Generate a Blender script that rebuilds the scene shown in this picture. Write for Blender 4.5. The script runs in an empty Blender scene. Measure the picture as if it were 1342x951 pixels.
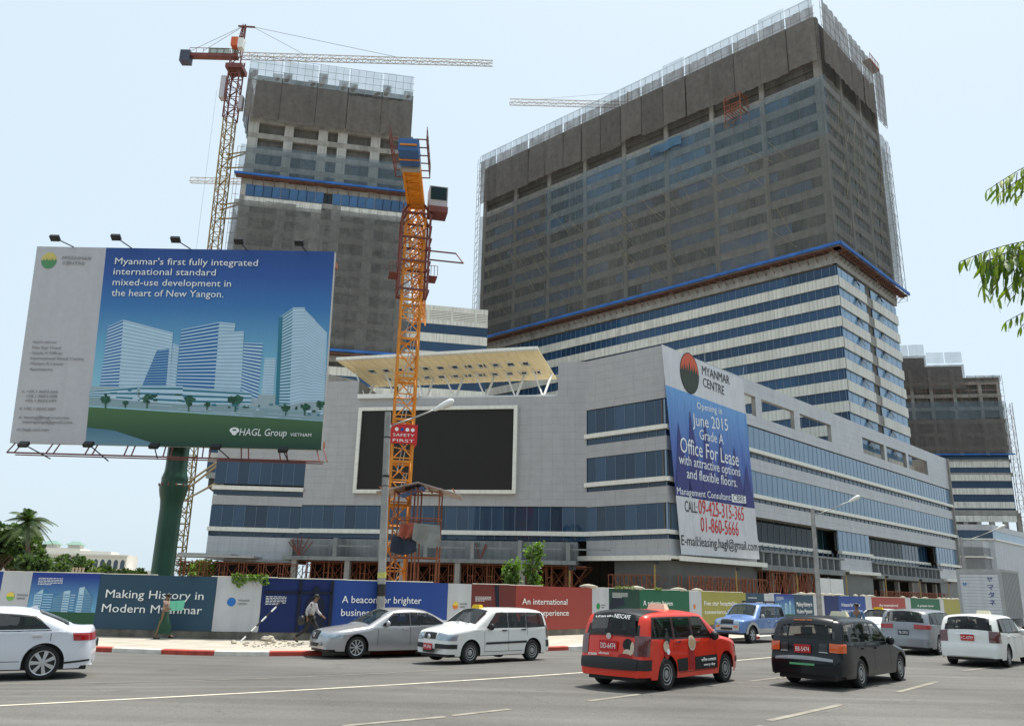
import bpy, math, random
import numpy as np
from mathutils import Matrix, Vector
random.seed(7)
R = math.radians
sc = bpy.context.scene
COL = sc.collection

# ---------------------------------------------------------------- camera, light, exposure
FPX, CX, CY, HC = 1078.0, 671.0, 475.5, 2.1
PITCH, ROLL = R(15.45), math.atan(.0248)
cp, sp, cr, sr = math.cos(PITCH), math.sin(PITCH), math.cos(ROLL), math.sin(ROLL)
cam_d = bpy.data.cameras.new('camera'); cam = bpy.data.objects.new('camera', cam_d); COL.objects.link(cam)
cam_d.sensor_width = 36; cam_d.lens = FPX / 1342 * 36; cam_d.clip_end = 6000; cam_d.clip_start = .1
X = Vector((cr, -sr*sp, sr*cp)); Y = Vector((-sr, -cr*sp, cr*cp)); Z = -Vector((0, cp, sp))
cam.matrix_world = Matrix(((X.x, Y.x, Z.x, 0), (X.y, Y.y, Z.y, 0), (X.z, Y.z, Z.z, HC), (0, 0, 0, 1)))
sc.camera = cam

SUN_EL, SUN_AZ = R(71), R(38)          # azimuth from +Y towards +X
w = bpy.data.worlds.new('World'); sc.world = w; w.use_nodes = True
nt = w.node_tree; bg = nt.nodes['Background']
sky = nt.nodes.new('ShaderNodeTexSky'); sky.sky_type = 'NISHITA'; sky.sun_disc = False
sky.sun_elevation = SUN_EL; sky.sun_rotation = SUN_AZ
sky.air_density = 1.0; sky.dust_density = 4.0; sky.ozone_density = 1.0; sky.altitude = 0
mixn = nt.nodes.new('ShaderNodeMix'); mixn.data_type = 'RGBA'; mixn.inputs[0].default_value = .8
mixn.inputs[7].default_value = (8.0, 9.55, 10.6, 1)     # even tropical haze over the whole sky
nt.links.new(sky.outputs[0], mixn.inputs[6]); nt.links.new(mixn.outputs[2], bg.inputs[0])
bg.inputs[1].default_value = .10
sun_d = bpy.data.lights.new('sun', 'SUN'); sun = bpy.data.objects.new('sun', sun_d); COL.objects.link(sun)
sun_d.energy = 5.0; sun_d.angle = R(.5); sun_d.color = (1, .95, .87)
sv = Vector((math.sin(SUN_AZ)*math.cos(SUN_EL), math.cos(SUN_AZ)*math.cos(SUN_EL), math.sin(SUN_EL)))
sun.rotation_euler = sv.to_track_quat('Z', 'Y').to_euler()
sc.view_settings.view_transform = 'Standard'; sc.view_settings.look = 'None'
sc.view_settings.exposure = 0.07; sc.view_settings.gamma = 1

# ---------------------------------------------------------------- helpers
def ray(x, y):
    u, v = x-CX, CY-y
    u2 = u*cr - v*sr; v2 = u*sr + v*cr
    return Vector((u2, FPX*cp - v2*sp, FPX*sp + v2*cp))
CAM = Vector((0, 0, HC))
def g(x, y, z=0.): r = ray(x, y); return CAM + r*((z-HC)/r.z)
def on(x, y, P, n):
    r = ray(x, y); return CAM + r*((Vector(P)-CAM).dot(n)/r.dot(n))
def atY(x, y, D): r = ray(x, y); return CAM + r*(D/r.y)
def ud(a): return Vector((math.cos(a), math.sin(a), 0))
def fr(P, az, z=0):
    """facade frame: x runs right as seen from outside, y points inward, z up"""
    return Matrix.Translation((P[0], P[1], z)) @ Matrix.Rotation(az, 4, 'Z')
WM = {}
def props(o, label=None, cat=None, group=None, kind=None):
    if label: o['label'] = label
    if cat: o['category'] = cat
    if group: o['group'] = group
    if kind: o['kind'] = kind
    return o
def empty(name, M, label=None, cat=None, group=None, kind=None):
    if not isinstance(M, Matrix): M = Matrix.Translation(M)
    o = bpy.data.objects.new(name, None); COL.objects.link(o); o.matrix_world = M; WM[o] = M.copy()
    o.empty_display_size = .3
    return props(o, label, cat, group, kind)
I4 = Matrix.Identity(4)
class MB:
    def __init__(s, M=None): s.v = []; s.f = []; s.m = []; s.M = M or I4; s.mi = 0; s.g = []
    def add(s, vs, fs):
        b = len(s.v); s.g.append((b, len(s.f))); s.v += [s.M @ Vector(p) for p in vs]; s.f += [tuple(b+i for i in q) for q in fs]; s.m += [s.mi]*len(fs)
    def box(s, x0, x1, y0, y1, z0, z1):
        s.add([(x, y, z) for z in (z0, z1) for y in (y0, y1) for x in (x0, x1)],
              [(0, 2, 3, 1), (4, 5, 7, 6), (0, 1, 5, 4), (2, 6, 7, 3), (0, 4, 6, 2), (1, 3, 7, 5)])
    def quad(s, *p): s.add(p, [tuple(range(len(p)))])
    def prism(s, pts, d):
        n = len(pts); d = Vector(d); a = [Vector(p) for p in pts]
        s.add(a + [p+d for p in a], [tuple(range(n))[::-1], tuple(range(n, 2*n))] + [(i, (i+1) % n, n+(i+1) % n, n+i) for i in range(n)])
    def tube(s, a, b, r, n=4, r2=None):
        a, b = Vector(a), Vector(b); d = b-a
        if d.length < 1e-6: return
        q = d.to_track_quat('Z', 'Y'); r2 = r if r2 is None else r2; vs = []
        for P, rr in ((a, r), (b, r2)):
            for k in range(n):
                t = 2*math.pi*(k+.5)/n; vs.append(P + q @ Vector((rr*math.cos(t), rr*math.sin(t), 0)))
        s.add(vs, [(k, (k+1) % n, n+(k+1) % n, n+k) for k in range(n)] + [tuple(range(n))[::-1], tuple(range(n, 2*n))])
    def lathe(s, prof, n=20, c=(0, 0, 0), axis='Z'):
        vs = []
        for (r, h) in prof:
            for k in range(n):
                t = 2*math.pi*k/n; p = (r*math.cos(t), r*math.sin(t), h)
                if axis == 'Y': p = (p[0], p[2], p[1])
                if axis == 'X': p = (p[2], p[0], p[1])
                vs.append(Vector(p)+Vector(c))
        fs = [(i*n+k, i*n+(k+1) % n, (i+1)*n+(k+1) % n, (i+1)*n+k) for i in range(len(prof)-1) for k in range(n)]
        s.add(vs, fs + [tuple(range(n))[::-1], tuple(range((len(prof)-1)*n, len(prof)*n))])
    def mesh(s, name, mats, inv=I4, smooth=False, angle=None):
        me = bpy.data.meshes.new(name); me.from_pydata([inv @ p for p in s.v], [], s.f)
        for m in (mats if isinstance(mats, (list, tuple)) else [mats]): me.materials.append(m)
        if any(s.m): me.polygons.foreach_set('material_index', s.m)
        if smooth: me.polygons.foreach_set('use_smooth', [True]*len(me.polygons))
        if angle: me.set_sharp_from_angle(angle=R(angle))
        me.update(); return me
    def each(s, name, mats, parent, label=None, **k):
        """every added piece becomes an object of its own"""
        out = []; G = s.g+[(len(s.v), len(s.f))]
        for (v0, f0), (v1, f1) in zip(G, G[1:]):
            q = MB(); q.v = s.v[v0:v1]; q.f = [tuple(i-v0 for i in f) for f in s.f[f0:f1]]; q.m = [0]*len(q.f); out.append(q.build(name, mats, parent, label=label, **k))
        return out
    def build(s, name, mats, parent=None, smooth=False, angle=None, label=None, cat=None, group=None, kind=None):
        inv = WM[parent].inverted() if parent else I4
        o = bpy.data.objects.new(name, s.mesh(name, mats, inv, smooth, angle)); COL.objects.link(o)
        if parent: o.parent = parent
        WM[o] = WM[parent] if parent else I4
        return props(o, label, cat, group, kind)
def top(name, mb, mats, loc, label, cat, group=None, kind=None, **k):
    """a thing that is one mesh, its origin at its base"""
    M = loc if isinstance(loc, Matrix) else Matrix.Translation(loc)
    o = bpy.data.objects.new(name, mb.mesh(name, mats, M.inverted(), **k)); COL.objects.link(o); o.matrix_world = M; WM[o] = M
    return props(o, label, cat, group, kind)
def inst(me, name, parent, M, label=None):
    """place a shared mesh (made in its own coordinates) at world matrix M under parent"""
    o = bpy.data.objects.new(name, me); COL.objects.link(o); o.parent = parent
    o.matrix_local = WM[parent].inverted() @ M; WM[o] = M
    if label: o['label'] = label
    return o
def copy_tree(o, M, label=None, parent=None):
    c = o.copy(); COL.objects.link(c)
    if parent is None: c.matrix_world = M; WM[c] = M
    else: c.parent = parent; c.matrix_parent_inverse = o.matrix_parent_inverse; c.matrix_local = o.matrix_local
    if label: c['label'] = label
    for ch in [k for k in ALLCH.get(o.name, [])]: copy_tree(ch, None, None, c)
    return c
ALLCH = {}
def index_children():
    ALLCH.clear()
    for o in bpy.data.objects:
        if o.parent: ALLCH.setdefault(o.parent.name, []).append(o)

# ---- materials
def mat(name, col, rough=.7, metal=0., var=.12, scale=3., bump=0., bscale=None, spec=.5, rnd=0., emit=None, alpha=None, coat=0., streak=0.):
    m = bpy.data.materials.new(name); m.use_nodes = True; t = m.node_tree; N = t.nodes; L = t.links
    p = N['Principled BSDF']; p.inputs['Roughness'].default_value = rough; p.inputs['Metallic'].default_value = metal
    p.inputs['Specular IOR Level'].default_value = spec; p.inputs['Coat Weight'].default_value = coat
    p.inputs['Coat Roughness'].default_value = .03
    tc = N.new('ShaderNodeTexCoord'); last = None
    if var or bump or streak:
        nz = N.new('ShaderNodeTexNoise'); nz.inputs['Scale'].default_value = scale; nz.inputs['Detail'].default_value = 6
        L.new(tc.outputs['Object'], nz.inputs['Vector'])
        a = N.new('ShaderNodeMapRange'); a.inputs[1].default_value = .3; a.inputs[2].default_value = .7
        a.inputs[3].default_value = 1-var; a.inputs[4].default_value = 1+var; L.new(nz.outputs[0], a.inputs[0]); last = a.outputs[0]
    if streak:
        mp = N.new('ShaderNodeMapping'); mp.inputs['Scale'].default_value = (2.2, 2.2, .16); L.new(tc.outputs['Object'], mp.inputs[0])
        n2 = N.new('ShaderNodeTexNoise'); n2.inputs['Scale'].default_value = 1.3; n2.inputs['Detail'].default_value = 5; L.new(mp.outputs[0], n2.inputs['Vector'])
        b = N.new('ShaderNodeMapRange'); b.inputs[1].default_value = .42; b.inputs[2].default_value = .72; b.inputs[3].default_value = 1; b.inputs[4].default_value = 1-streak
        L.new(n2.outputs[0], b.inputs[0]); mu = N.new('ShaderNodeMath'); mu.operation = 'MULTIPLY'; L.new(last, mu.inputs[0]); L.new(b.outputs[0], mu.inputs[1]); last = mu.outputs[0]
    if rnd:
        oi = N.new('ShaderNodeObjectInfo'); c = N.new('ShaderNodeMapRange'); c.inputs[3].default_value = 1-rnd; c.inputs[4].default_value = 1+rnd
        L.new(oi.outputs['Random'], c.inputs[0])
        if last: mu = N.new('ShaderNodeMath'); mu.operation = 'MULTIPLY'; L.new(last, mu.inputs[0]); L.new(c.outputs[0], mu.inputs[1]); last = mu.outputs[0]
        else: last = c.outputs[0]
    if last:
        vm = N.new('ShaderNodeVectorMath'); vm.operation = 'SCALE'; vm.inputs[0].default_value = col[:3]; L.new(last, vm.inputs['Scale']); L.new(vm.outputs[0], p.inputs['Base Color'])
    else: p.inputs['Base Color'].default_value = (*col[:3], 1)
    if bump:
        n3 = N.new('ShaderNodeTexNoise'); n3.inputs['Scale'].default_value = bscale or scale*6; n3.inputs['Detail'].default_value = 4; L.new(tc.outputs['Object'], n3.inputs['Vector'])
        bp = N.new('ShaderNodeBump'); bp.inputs['Strength'].default_value = bump; bp.inputs['Distance'].default_value = .05; L.new(n3.outputs[0], bp.inputs['Height']); L.new(bp.outputs[0], p.inputs['Normal'])
    if alpha is not None: p.inputs['Alpha'].default_value = alpha
    if emit: p.inputs['Emission Color'].default_value = (*emit[:3], 1); p.inputs['Emission Strength'].default_value = emit[3]
    return m
def net_mat(name, col, lo, hi, scale=(.25, .25, .08)):
    m = bpy.data.materials.new(name); m.use_nodes = True; t = m.node_tree; N = t.nodes; L = t.links
    p = N['Principled BSDF']; p.inputs['Roughness'].default_value = .9; p.inputs['Specular IOR Level'].default_value = .1
    tc = N.new('ShaderNodeTexCoord'); mp = N.new('ShaderNodeMapping'); mp.inputs['Scale'].default_value = scale; L.new(tc.outputs['Object'], mp.inputs[0])
    nz = N.new('ShaderNodeTexNoise'); nz.inputs['Scale'].default_value = 1.; nz.inputs['Detail'].default_value = 7; L.new(mp.outputs[0], nz.inputs['Vector'])
    a = N.new('ShaderNodeMapRange'); a.inputs[1].default_value = .35; a.inputs[2].default_value = .65; a.inputs[3].default_value = lo; a.inputs[4].default_value = hi
    L.new(nz.outputs[0], a.inputs[0]); L.new(a.outputs[0], p.inputs['Alpha'])
    oi = N.new('ShaderNodeObjectInfo'); c = N.new('ShaderNodeMapRange'); c.inputs[3].default_value = .86; c.inputs[4].default_value = 1.14; L.new(oi.outputs['Random'], c.inputs[0])
    n2 = N.new('ShaderNodeTexNoise'); n2.inputs['Scale'].default_value = 1.1; n2.inputs['Detail'].default_value = 8; L.new(tc.outputs['Object'], n2.inputs['Vector'])
    d = N.new('ShaderNodeMapRange'); d.inputs[1].default_value = .3; d.inputs[2].default_value = .7; d.inputs[3].default_value = .86; d.inputs[4].default_value = 1.14; L.new(n2.outputs[0], d.inputs[0])
    mu = N.new('ShaderNodeMath'); mu.operation = 'MULTIPLY'; L.new(c.outputs[0], mu.inputs[0]); L.new(d.outputs[0], mu.inputs[1])
    vm = N.new('ShaderNodeVectorMath'); vm.operation = 'SCALE'; vm.inputs[0].default_value = col; L.new(mu.outputs[0], vm.inputs['Scale']); L.new(vm.outputs[0], p.inputs['Base Color'])
    return m
def flat(name, col, rough=.6): return mat(name, col, rough, var=.04, scale=1.5, spec=.3)
def grad_mat(name, c0, c1, z0, z1, rough=.6):
    """a printed colour ramp along the object's z"""
    m = bpy.data.materials.new(name); m.use_nodes = True; N = m.node_tree.nodes; L = m.node_tree.links; p = N['Principled BSDF']; p.inputs['Roughness'].default_value = rough
    tc = N.new('ShaderNodeTexCoord'); s = N.new('ShaderNodeSeparateXYZ'); L.new(tc.outputs['Object'], s.inputs[0])
    a = N.new('ShaderNodeMapRange'); a.inputs[1].default_value = z0; a.inputs[2].default_value = z1; L.new(s.outputs['Z'], a.inputs[0])
    x = N.new('ShaderNodeMix'); x.data_type = 'RGBA'; x.inputs[6].default_value = (*c0, 1); x.inputs[7].default_value = (*c1, 1); L.new(a.outputs[0], x.inputs[0]); L.new(x.outputs[2], p.inputs['Base Color'])
    return m

GRAN = mat('grey_granite', (.40, .392, .395), .55, var=.05, scale=.9, rnd=.03, streak=.05)
GRAN2 = mat('blue_grey_granite', (.50, .505, .515), .45, var=.06, scale=.5, streak=.1)
DGRAN = mat('dark_granite', (.10, .105, .10), .4, var=.15, scale=.7)
LEDGE = mat('white_aluminium_ledge', (.78, .76, .68), .4, var=.05, streak=.12)
PANELW = mat('tower_white_panel', (.70, .68, .61), .5, var=.08, scale=.6, rnd=.08, streak=.35)
CONC = mat('raw_concrete', (.30, .285, .26), .85, var=.2, scale=.7, bump=.2, streak=.25)
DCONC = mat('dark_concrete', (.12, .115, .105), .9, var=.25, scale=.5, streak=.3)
SLAB = mat('grey_formwork_slab', (.24, .25, .25), .8, var=.2, scale=.5, bump=.2, streak=.3)
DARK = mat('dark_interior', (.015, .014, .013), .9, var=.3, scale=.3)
def glass_mat(name, col, rnd=.2, spec=.5, ior=1.5, rough=.04, var=.12, scale=.25):
    m = mat(name, col, rough, var=var, scale=scale, rnd=rnd, spec=spec); m.node_tree.nodes['Principled BSDF'].inputs['IOR'].default_value = ior; return m
GLASS = glass_mat('blue_curtain_glass', (.020, .052, .10), .4, .5, 1.5, .03, .3, .15)  # varied reflections mimicked in the colour: random pane tone plus noise patches
GLASSL = glass_mat('sky_lit_side_glass', (.17, .265, .37), .07, .5, 1.45)  # side-face copy of the curtain glass, grazing sky reflection put into its colour
GLASSD = glass_mat('dark_green_glass', (.012, .028, .03), .25, .22, 1.35, .06, .7, .12)  # strong noise patches in the colour mimic broken reflections
GLASST = glass_mat('tower_glass', (.022, .06, .125), .3, .5, 1.4)
MULL = mat('mullion_grey', (.13, .19, .26), .4, var=0)
SCREEN = mat('screen_black', (.016, .015, .013), .55, var=.06, scale=4, spec=.3)
BLUE = mat('blue_sheet', (.03, .13, .42), .7, var=.25, scale=.5)
BLUEG = mat('blue_glazing_film', (.035, .11, .24), .4, var=.3, scale=.4, rnd=.2)
RUST = mat('orange_rust_steel', (.27, .085, .038), .7, var=.25, scale=2)
RED = mat('red_crane_paint', (.17, .045, .035), .6, var=.25, scale=1)
ORANGE = mat('orange_crane_paint', (.66, .235, .012), .55, var=.2, scale=1.2)
YELLOWD = mat('dull_yellow_paint', (.33, .22, .06), .6, var=.2)
WHITEM = mat('white_paint', (.75, .75, .72), .45, var=.06)
GREYM = mat('galvanised_grey', (.38, .38, .37), .5, .3, var=.12)
PALE = mat('pale_crane_paint', (.55, .5, .45), .6, var=.15)
BLUEP = mat('blue_box_paint', (.03, .11, .30), .5, var=.15, scale=1)
NAVY = mat('navy_box_paint', (.05, .055, .09), .6, var=.2)
BLACK = mat('black_plastic', (.012, .012, .013), .5, var=0)
NETB = net_mat('brown_debris_net', (.165, .150, .138), .70, .86, (.8, .8, .25))
NETG = net_mat('green_grey_debris_net', (.165, .165, .155), .44, .63)
NETT = net_mat('teal_debris_net', (.15, .20, .23), .38, .56)
NETW = net_mat('pale_mesh_net', (.42, .50, .55), .35, .6)
LETW = flat('white_lettering', (.85, .86, .85))
LETD = flat('dark_lettering', (.03, .03, .035))
LETG = flat('grey_lettering', (.26, .26, .27))
LETR = flat('red_lettering', (.62, .03, .03))

def text(s, M, parent, m, w=None, cap=.5, align='LEFT', thick=.006, name='lettering', shear=0, bold=0.):
    """lettering in the plane of M (x right, y up, z towards the reader); w stretches to a width"""
    if not s.strip(): return None
    cu = bpy.data.curves.new('t', 'FONT'); cu.body = s; cu.extrude = thick; cu.align_x = align; cu.size = cap/.72; cu.resolution_u = 2; cu.shear = shear; cu.offset = 0
    o = bpy.data.objects.new('t', cu); COL.objects.link(o); dg = bpy.context.evaluated_depsgraph_get()
    me = bpy.data.meshes.new_from_object(o.evaluated_get(dg)); bpy.data.objects.remove(o); bpy.data.curves.remove(cu)
    me.materials.clear(); me.materials.append(m); me.name = name
    if w and len(me.vertices):
        xs = [v.co.x for v in me.vertices]; x0, x1 = min(xs), max(xs); k = w/(x1-x0)
        me.transform(Matrix.Diagonal((k, 1, 1, 1)) @ Matrix.Translation((-x0, 0, 0)))
    return inst(me, name, parent, M)
def text_px(s, pl_, pr_, cap, P, n, parent, m, off=.03, **k):
    """lettering between two picture points on the plane (P, n)"""
    n = Vector(n).normalized(); a = on(*pl_, P, n); b = on(*pr_, P, n)
    x = (b-a).normalized(); z = n if n.dot(CAM-a) > 0 else -n; y = z.cross(x)
    M = Matrix(((x.x, y.x, z.x, 0), (x.y, y.y, z.y, 0), (x.z, y.z, z.z, 0), (0, 0, 0, 1))); M.translation = a + z*off
    return text(s, M, parent, m, w=(b-a).length, cap=cap, **k)
def lattice(mb, a, b, wd, bay, r, up=(0, 0, 1), rd=None, tri=False, taper=1.):
    a, b = Vector(a), Vector(b); d = (b-a); L = d.length; d.normalize(); up = Vector(up)
    s = d.cross(up).normalized(); u = s.cross(d).normalized(); rd = rd or r*.55
    cs = [(-.5, -.5), (.5, -.5), (.5, .5), (-.5, .5)] if not tri else [(-.5, 0), (.5, 0), (0, 1)]
    n = max(1, round(L/bay)); P = []
    for i in range(n+1):
        k = wd*(1+(taper-1)*i/n); c = a + d*(L*i/n); P.append([c + s*(x*k) + u*(y*k) for x, y in cs])
    m = len(cs)
    for j in range(m):
        mb.tube(P[0][j], P[n][j], r)
        for i in range(n):
            e = (j+1) % m
            mb.tube(P[i][j], P[i][e], rd, 3)
            if i % 2: mb.tube(P[i][j], P[i+1][e], rd, 3)
            else: mb.tube(P[i][e], P[i+1][j], rd, 3)
# ---------------------------------------------------------------- ground, road, kerb, pavement
ZN = .25
def cline():
    p = [g(x, y, ZN-.01) for x, y in [(0, 925), (200, 915), (340, 909), (520, 899), (680, 889), (770, 882), (960, 867), (1019, 861)]]
    a = [Vector((p[0].x-60, p[0].y-40, 0)), Vector((p[0].x-20, p[0].y-14.5, 0))]
    d = ud(R(48.5)); b = [p[-1]+d*k for k in (15, 40, 90, 400)]
    return [Vector((q.x, q.y, 0)) for q in a+p+b]
CLN = cline()
def resample(pts, step):
    out = [pts[0].copy()]; acc = 0
    for a, b in zip(pts, pts[1:]):
        L = (b-a).length; n = max(1, int(L/step)); out += [a.lerp(b, (i+1)/n) for i in range(n)]
    return out
def smooth(pts, it=2):
    for _ in range(it): pts = [pts[0]] + [(pts[i-1]+pts[i]*2+pts[i+1])/4 for i in range(1, len(pts)-1)] + [pts[-1]]
    return pts
CLR = smooth(resample(CLN, 2.5), 6)
def offs(pts, d):
    out = []
    for i, p in enumerate(pts):
        t = (pts[min(i+1, len(pts)-1)]-pts[max(i-1, 0)]).normalized(); out.append(p + Vector((-t.y, t.x, 0))*d)
    return out
def prof(n): return ZN if n <= 0 else (ZN*(1-n/6.) if n < 6 else 0.)
def hgt(x, y):
    P = Vector((x, y, 0)); best = 1e9; sn = 0
    for a, b in zip(CLR, CLR[1:]):
        ab = b-a; t = max(0, min(1, (P-a).dot(ab)/ab.length_squared)); q = a+ab*t; d = (P-q).length
        if d < best: best = d; sn = d if ab.cross(P-q).z > 0 else -d
    return prof(sn)
def gr(x, y):
    z = 0.1
    for _ in range(8): p = g(x, y, z); z = .5*z + .5*hgt(p.x, p.y)
    p = g(x, y, z); return p
ASPH = bpy.data.materials.new('asphalt'); ASPH.use_nodes = True
def _asph():
    N = ASPH.node_tree.nodes; L = ASPH.node_tree.links; p = N['Principled BSDF']; p.inputs['Roughness'].default_value = .82; p.inputs['Specular IOR Level'].default_value = .35
    tc = N.new('ShaderNodeTexCoord')
    def noise(sc_, det, mp=None, rot=0):
        n = N.new('ShaderNodeTexNoise'); n.inputs['Scale'].default_value = sc_; n.inputs['Detail'].default_value = det
        if mp: m = N.new('ShaderNodeMapping'); m.inputs['Scale'].default_value = mp; m.inputs['Rotation'].default_value = (0, 0, rot); L.new(tc.outputs['Object'], m.inputs[0]); L.new(m.outputs[0], n.inputs['Vector'])
        else: L.new(tc.outputs['Object'], n.inputs['Vector'])
        return n
    def rng(s, a, b, lo, hi):
        m = N.new('ShaderNodeMapRange'); m.inputs[1].default_value = a; m.inputs[2].default_value = b; m.inputs[3].default_value = lo; m.inputs[4].default_value = hi; L.new(s, m.inputs[0]); return m.outputs[0]
    def mul(a, b): m = N.new('ShaderNodeMath'); m.operation = 'MULTIPLY'; L.new(a, m.inputs[0]); L.new(b, m.inputs[1]); return m.outputs[0]
    f = rng(noise(38, 3).outputs[0], .3, .7, .78, 1.22); big = rng(noise(.22, 5).outputs[0], .35, .65, .80, 1.14)
    st = rng(noise(1, 4, (.05, 1.6, 1), -R(43)).outputs[0], .38, .66, .84, 1.12)
    vm = N.new('ShaderNodeVectorMath'); vm.operation = 'SCALE'; vm.inputs[0].default_value = (.138, .132, .120); L.new(mul(mul(f, big), st), vm.inputs['Scale']); L.new(vm.outputs[0], p.inputs['Base Color'])
    vo = N.new('ShaderNodeTexVoronoi'); vo.feature = 'DISTANCE_TO_EDGE'; vo.inputs['Scale'].default_value = .33; wv = N.new('ShaderNodeVectorMath'); wv.operation = 'ADD'; nw = noise(1.3, 4); L.new(tc.outputs['Object'], wv.inputs[0]); L.new(nw.outputs[1], wv.inputs[1]); L.new(wv.outputs[0], vo.inputs['Vector'])
    ck = rng(vo.outputs[0], .0, .006, .72, 1.); ckm = rng(noise(.12, 2).outputs[0], .5, .56, 0, 1.); mxk = N.new('ShaderNodeMath'); mxk.operation = 'MAXIMUM'; L.new(ck, mxk.inputs[0]); L.new(ckm, mxk.inputs[1])
    stn = rng(noise(.8, 3).outputs[0], .64, .72, 1, .80); cr2 = mul(mul(mul(f, big), st), mul(mxk.outputs[0], stn)); L.new(cr2, vm.inputs['Scale'])
    b = N.new('ShaderNodeBump'); b.inputs['Strength'].default_value = .35; b.inputs['Distance'].default_value = .01; L.new(noise(60, 2).outputs[0], b.inputs['Height']); L.new(b.outputs[0], p.inputs['Normal'])
_asph()
EARTH = mat('dusty_earth', (.30, .26, .20), .95, var=.3, scale=.15)
mb = MB(); mb.quad((-2500, -60, -.03), (3000, -60, -.03), (3000, 4500, -.03), (-2500, 4500, -.03)); mb.quad((-2500, -600, -.03), (3000, -600, -.03), (3000, -60, -.03), (-2500, -60, -.03))
mb.build('ground', EARTH, kind='structure')
mb = MB(); ns = [-40, -12, -6, -3, 0, 1, 2, 3, 4, 5, 6, 9, 14, 22]; S = [offs(CLR, n) for n in ns]; b = []
for row, n in zip(S, ns): b += [(p.x, p.y, prof(n)) for p in row]
m_ = len(CLR); mb.add(b, [(j*m_+i, j*m_+i+1, (j+1)*m_+i+1, (j+1)*m_+i) for j in range(len(ns)-1) for i in range(m_-1)][::1])
mb.f = [q[::-1] if False else q for q in mb.f]
mb.build('road', ASPH, smooth=True, kind='structure')
LINE = mat('worn_road_paint', (.62, .57, .45), .8, var=.22, scale=5, bump=.1)
LINEW = mat('faint_road_paint', (.27, .245, .20), .85, var=.3, scale=3)
def ribbon(pts, wd, dz):
    mb = MB(); a = offs(pts, wd/2); c = offs(pts, -wd/2); v = []
    for p, q in zip(a, c): v += [(p.x, p.y, hgt(p.x, p.y)+dz), (q.x, q.y, hgt(q.x, q.y)+dz)]
    mb.add(v, [(2*i, 2*i+1, 2*i+3, 2*i+2) for i in range(len(pts)-1)]); return mb
ribbon([p for p in CLR if p.y > -20 and p.x < 120], .13, .006).build('centre_line', LINE, kind='structure')
def dash(seg, i, m=LINEW, wd=.13):
    p = [gr(*q) for q in seg]; p = [Vector((q.x, q.y, 0)) for q in p]
    ribbon(resample(p, .7), wd, .006).build('lane_dash', m, kind='structure')
for i, s in enumerate([((448, 951), (583, 939)), ((592, 937.5), (668, 929)), ((770, 918.5), (838, 909.5)), ((982, 892.5), (1026, 887)), ((1008, 944), (1103, 923)), ((1177, 906.5), (1228, 893)), ((1262, 878.5), (1300, 874)), ((1000, 951), (960, 960)), ((1020, 889), (1050, 884))]): dash(s, i)
ribbon([Vector((q.x, q.y, 0)) for q in [gr(0, 896), gr(200, 893), gr(340, 889), gr(500, 882), gr(640, 873.5)]], .10, .005).build('faint_lane_line', LINEW, kind='structure')

HP = [Vector(p) for p in [(-60, 33, 0), (-30, 32.1, 0), (-15.02, 31.75, 0), (-11, 31.75, 0), (-8.6, 32.1, 0), (-6.2, 33.1, 0), (-3, 35.0, 0), (1.7, 39.6, 0), (4.2, 42.6, 0), (11.6, 51.4, 0)]]
HP += [HP[-1]+ud(R(50))*k for k in (25, 70, 130)]
KP = [Vector((p.x, p.y, 0)) for p in [g(*q) for q in [(124, 853), (205, 857), (310, 860.5), (415, 859.8), (470, 857), (560, 855.8), (716, 853.2), (763, 850.8)]]]
KP = [Vector((-60, 29.5, 0)), Vector((-30, 27.9, 0))] + KP + [Vector((12.6, 44.0, 0)), Vector((30, 65, 0)), Vector((30, 65, 0))+ud(R(49))*70]
KR = smooth(resample(KP, 1.), 4)
PAVE = mat('pale_pavement', (.43, .39, .32), .9, var=.15, scale=1.2, bump=.2)
mb = MB(); inn = offs(KR, .22)
v = []
for k_, p in enumerate(inn):
    d = Vector((-.35, .94, 0)); L_ = 5.8
    v += [(p.x, p.y, .13), (p.x+d.x*L_, p.y+d.y*L_, .13)]
mb.add(v, [(2*i, 2*i+2, 2*i+3, 2*i+1) for i in range(len(inn)-1)]); mb.build('pavement', PAVE, kind='structure')
KRED = mat('kerb_red_paint', (.42, .06, .04), .8, var=.25, scale=4); KWHT = mat('kerb_white_paint', (.66, .63, .56), .8, var=.15, scale=4)
kerb = empty('kerb', (-12, 27, 0), kind='structure')
def alen(pts): return [0]+list(np.cumsum([(b-a).length for a, b in zip(pts, pts[1:])]))
KL = alen(KR)
def pat(pts, L, s):
    s = max(0, min(L[-1]-1e-4, s)); i = int(np.searchsorted(L, s, 'right'))-1; i = min(i, len(pts)-2); return pts[i].lerp(pts[i+1], (s-L[i])/max(1e-6, L[i+1]-L[i]))
s0 = min(range(len(KR)), key=lambda i: (KR[i]-KP[3]).length); S0 = KL[s0]
lens = 1.62
for k in range(-24, 60):
    a = S0+k*lens; n = 3; fr_ = [pat(KR, KL, a+lens*.995*i/n) for i in range(n+1)]; bk = [pat(offs(KR, .22), KL, a+lens*.995*i/n) for i in range(n+1)]
    mb = MB(); v = []
    for p, q in zip(fr_, bk): v += [(p.x, p.y, -.02), (p.x, p.y, .12), (p.x*.85+q.x*.15, p.y*.85+q.y*.15, .145), (q.x, q.y, .145)]
    mb.add(v, [(4*i+j, 4*i+4+j, 4*i+5+j, 4*i+1+j) for i in range(n) for j in range(3)] + [(0, 1, 2, 3), (4*n, 4*n+3, 4*n+2, 4*n+1)])
    mb.build('kerb_stone', KRED if k % 2 == 0 else KWHT, kerb)

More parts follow.
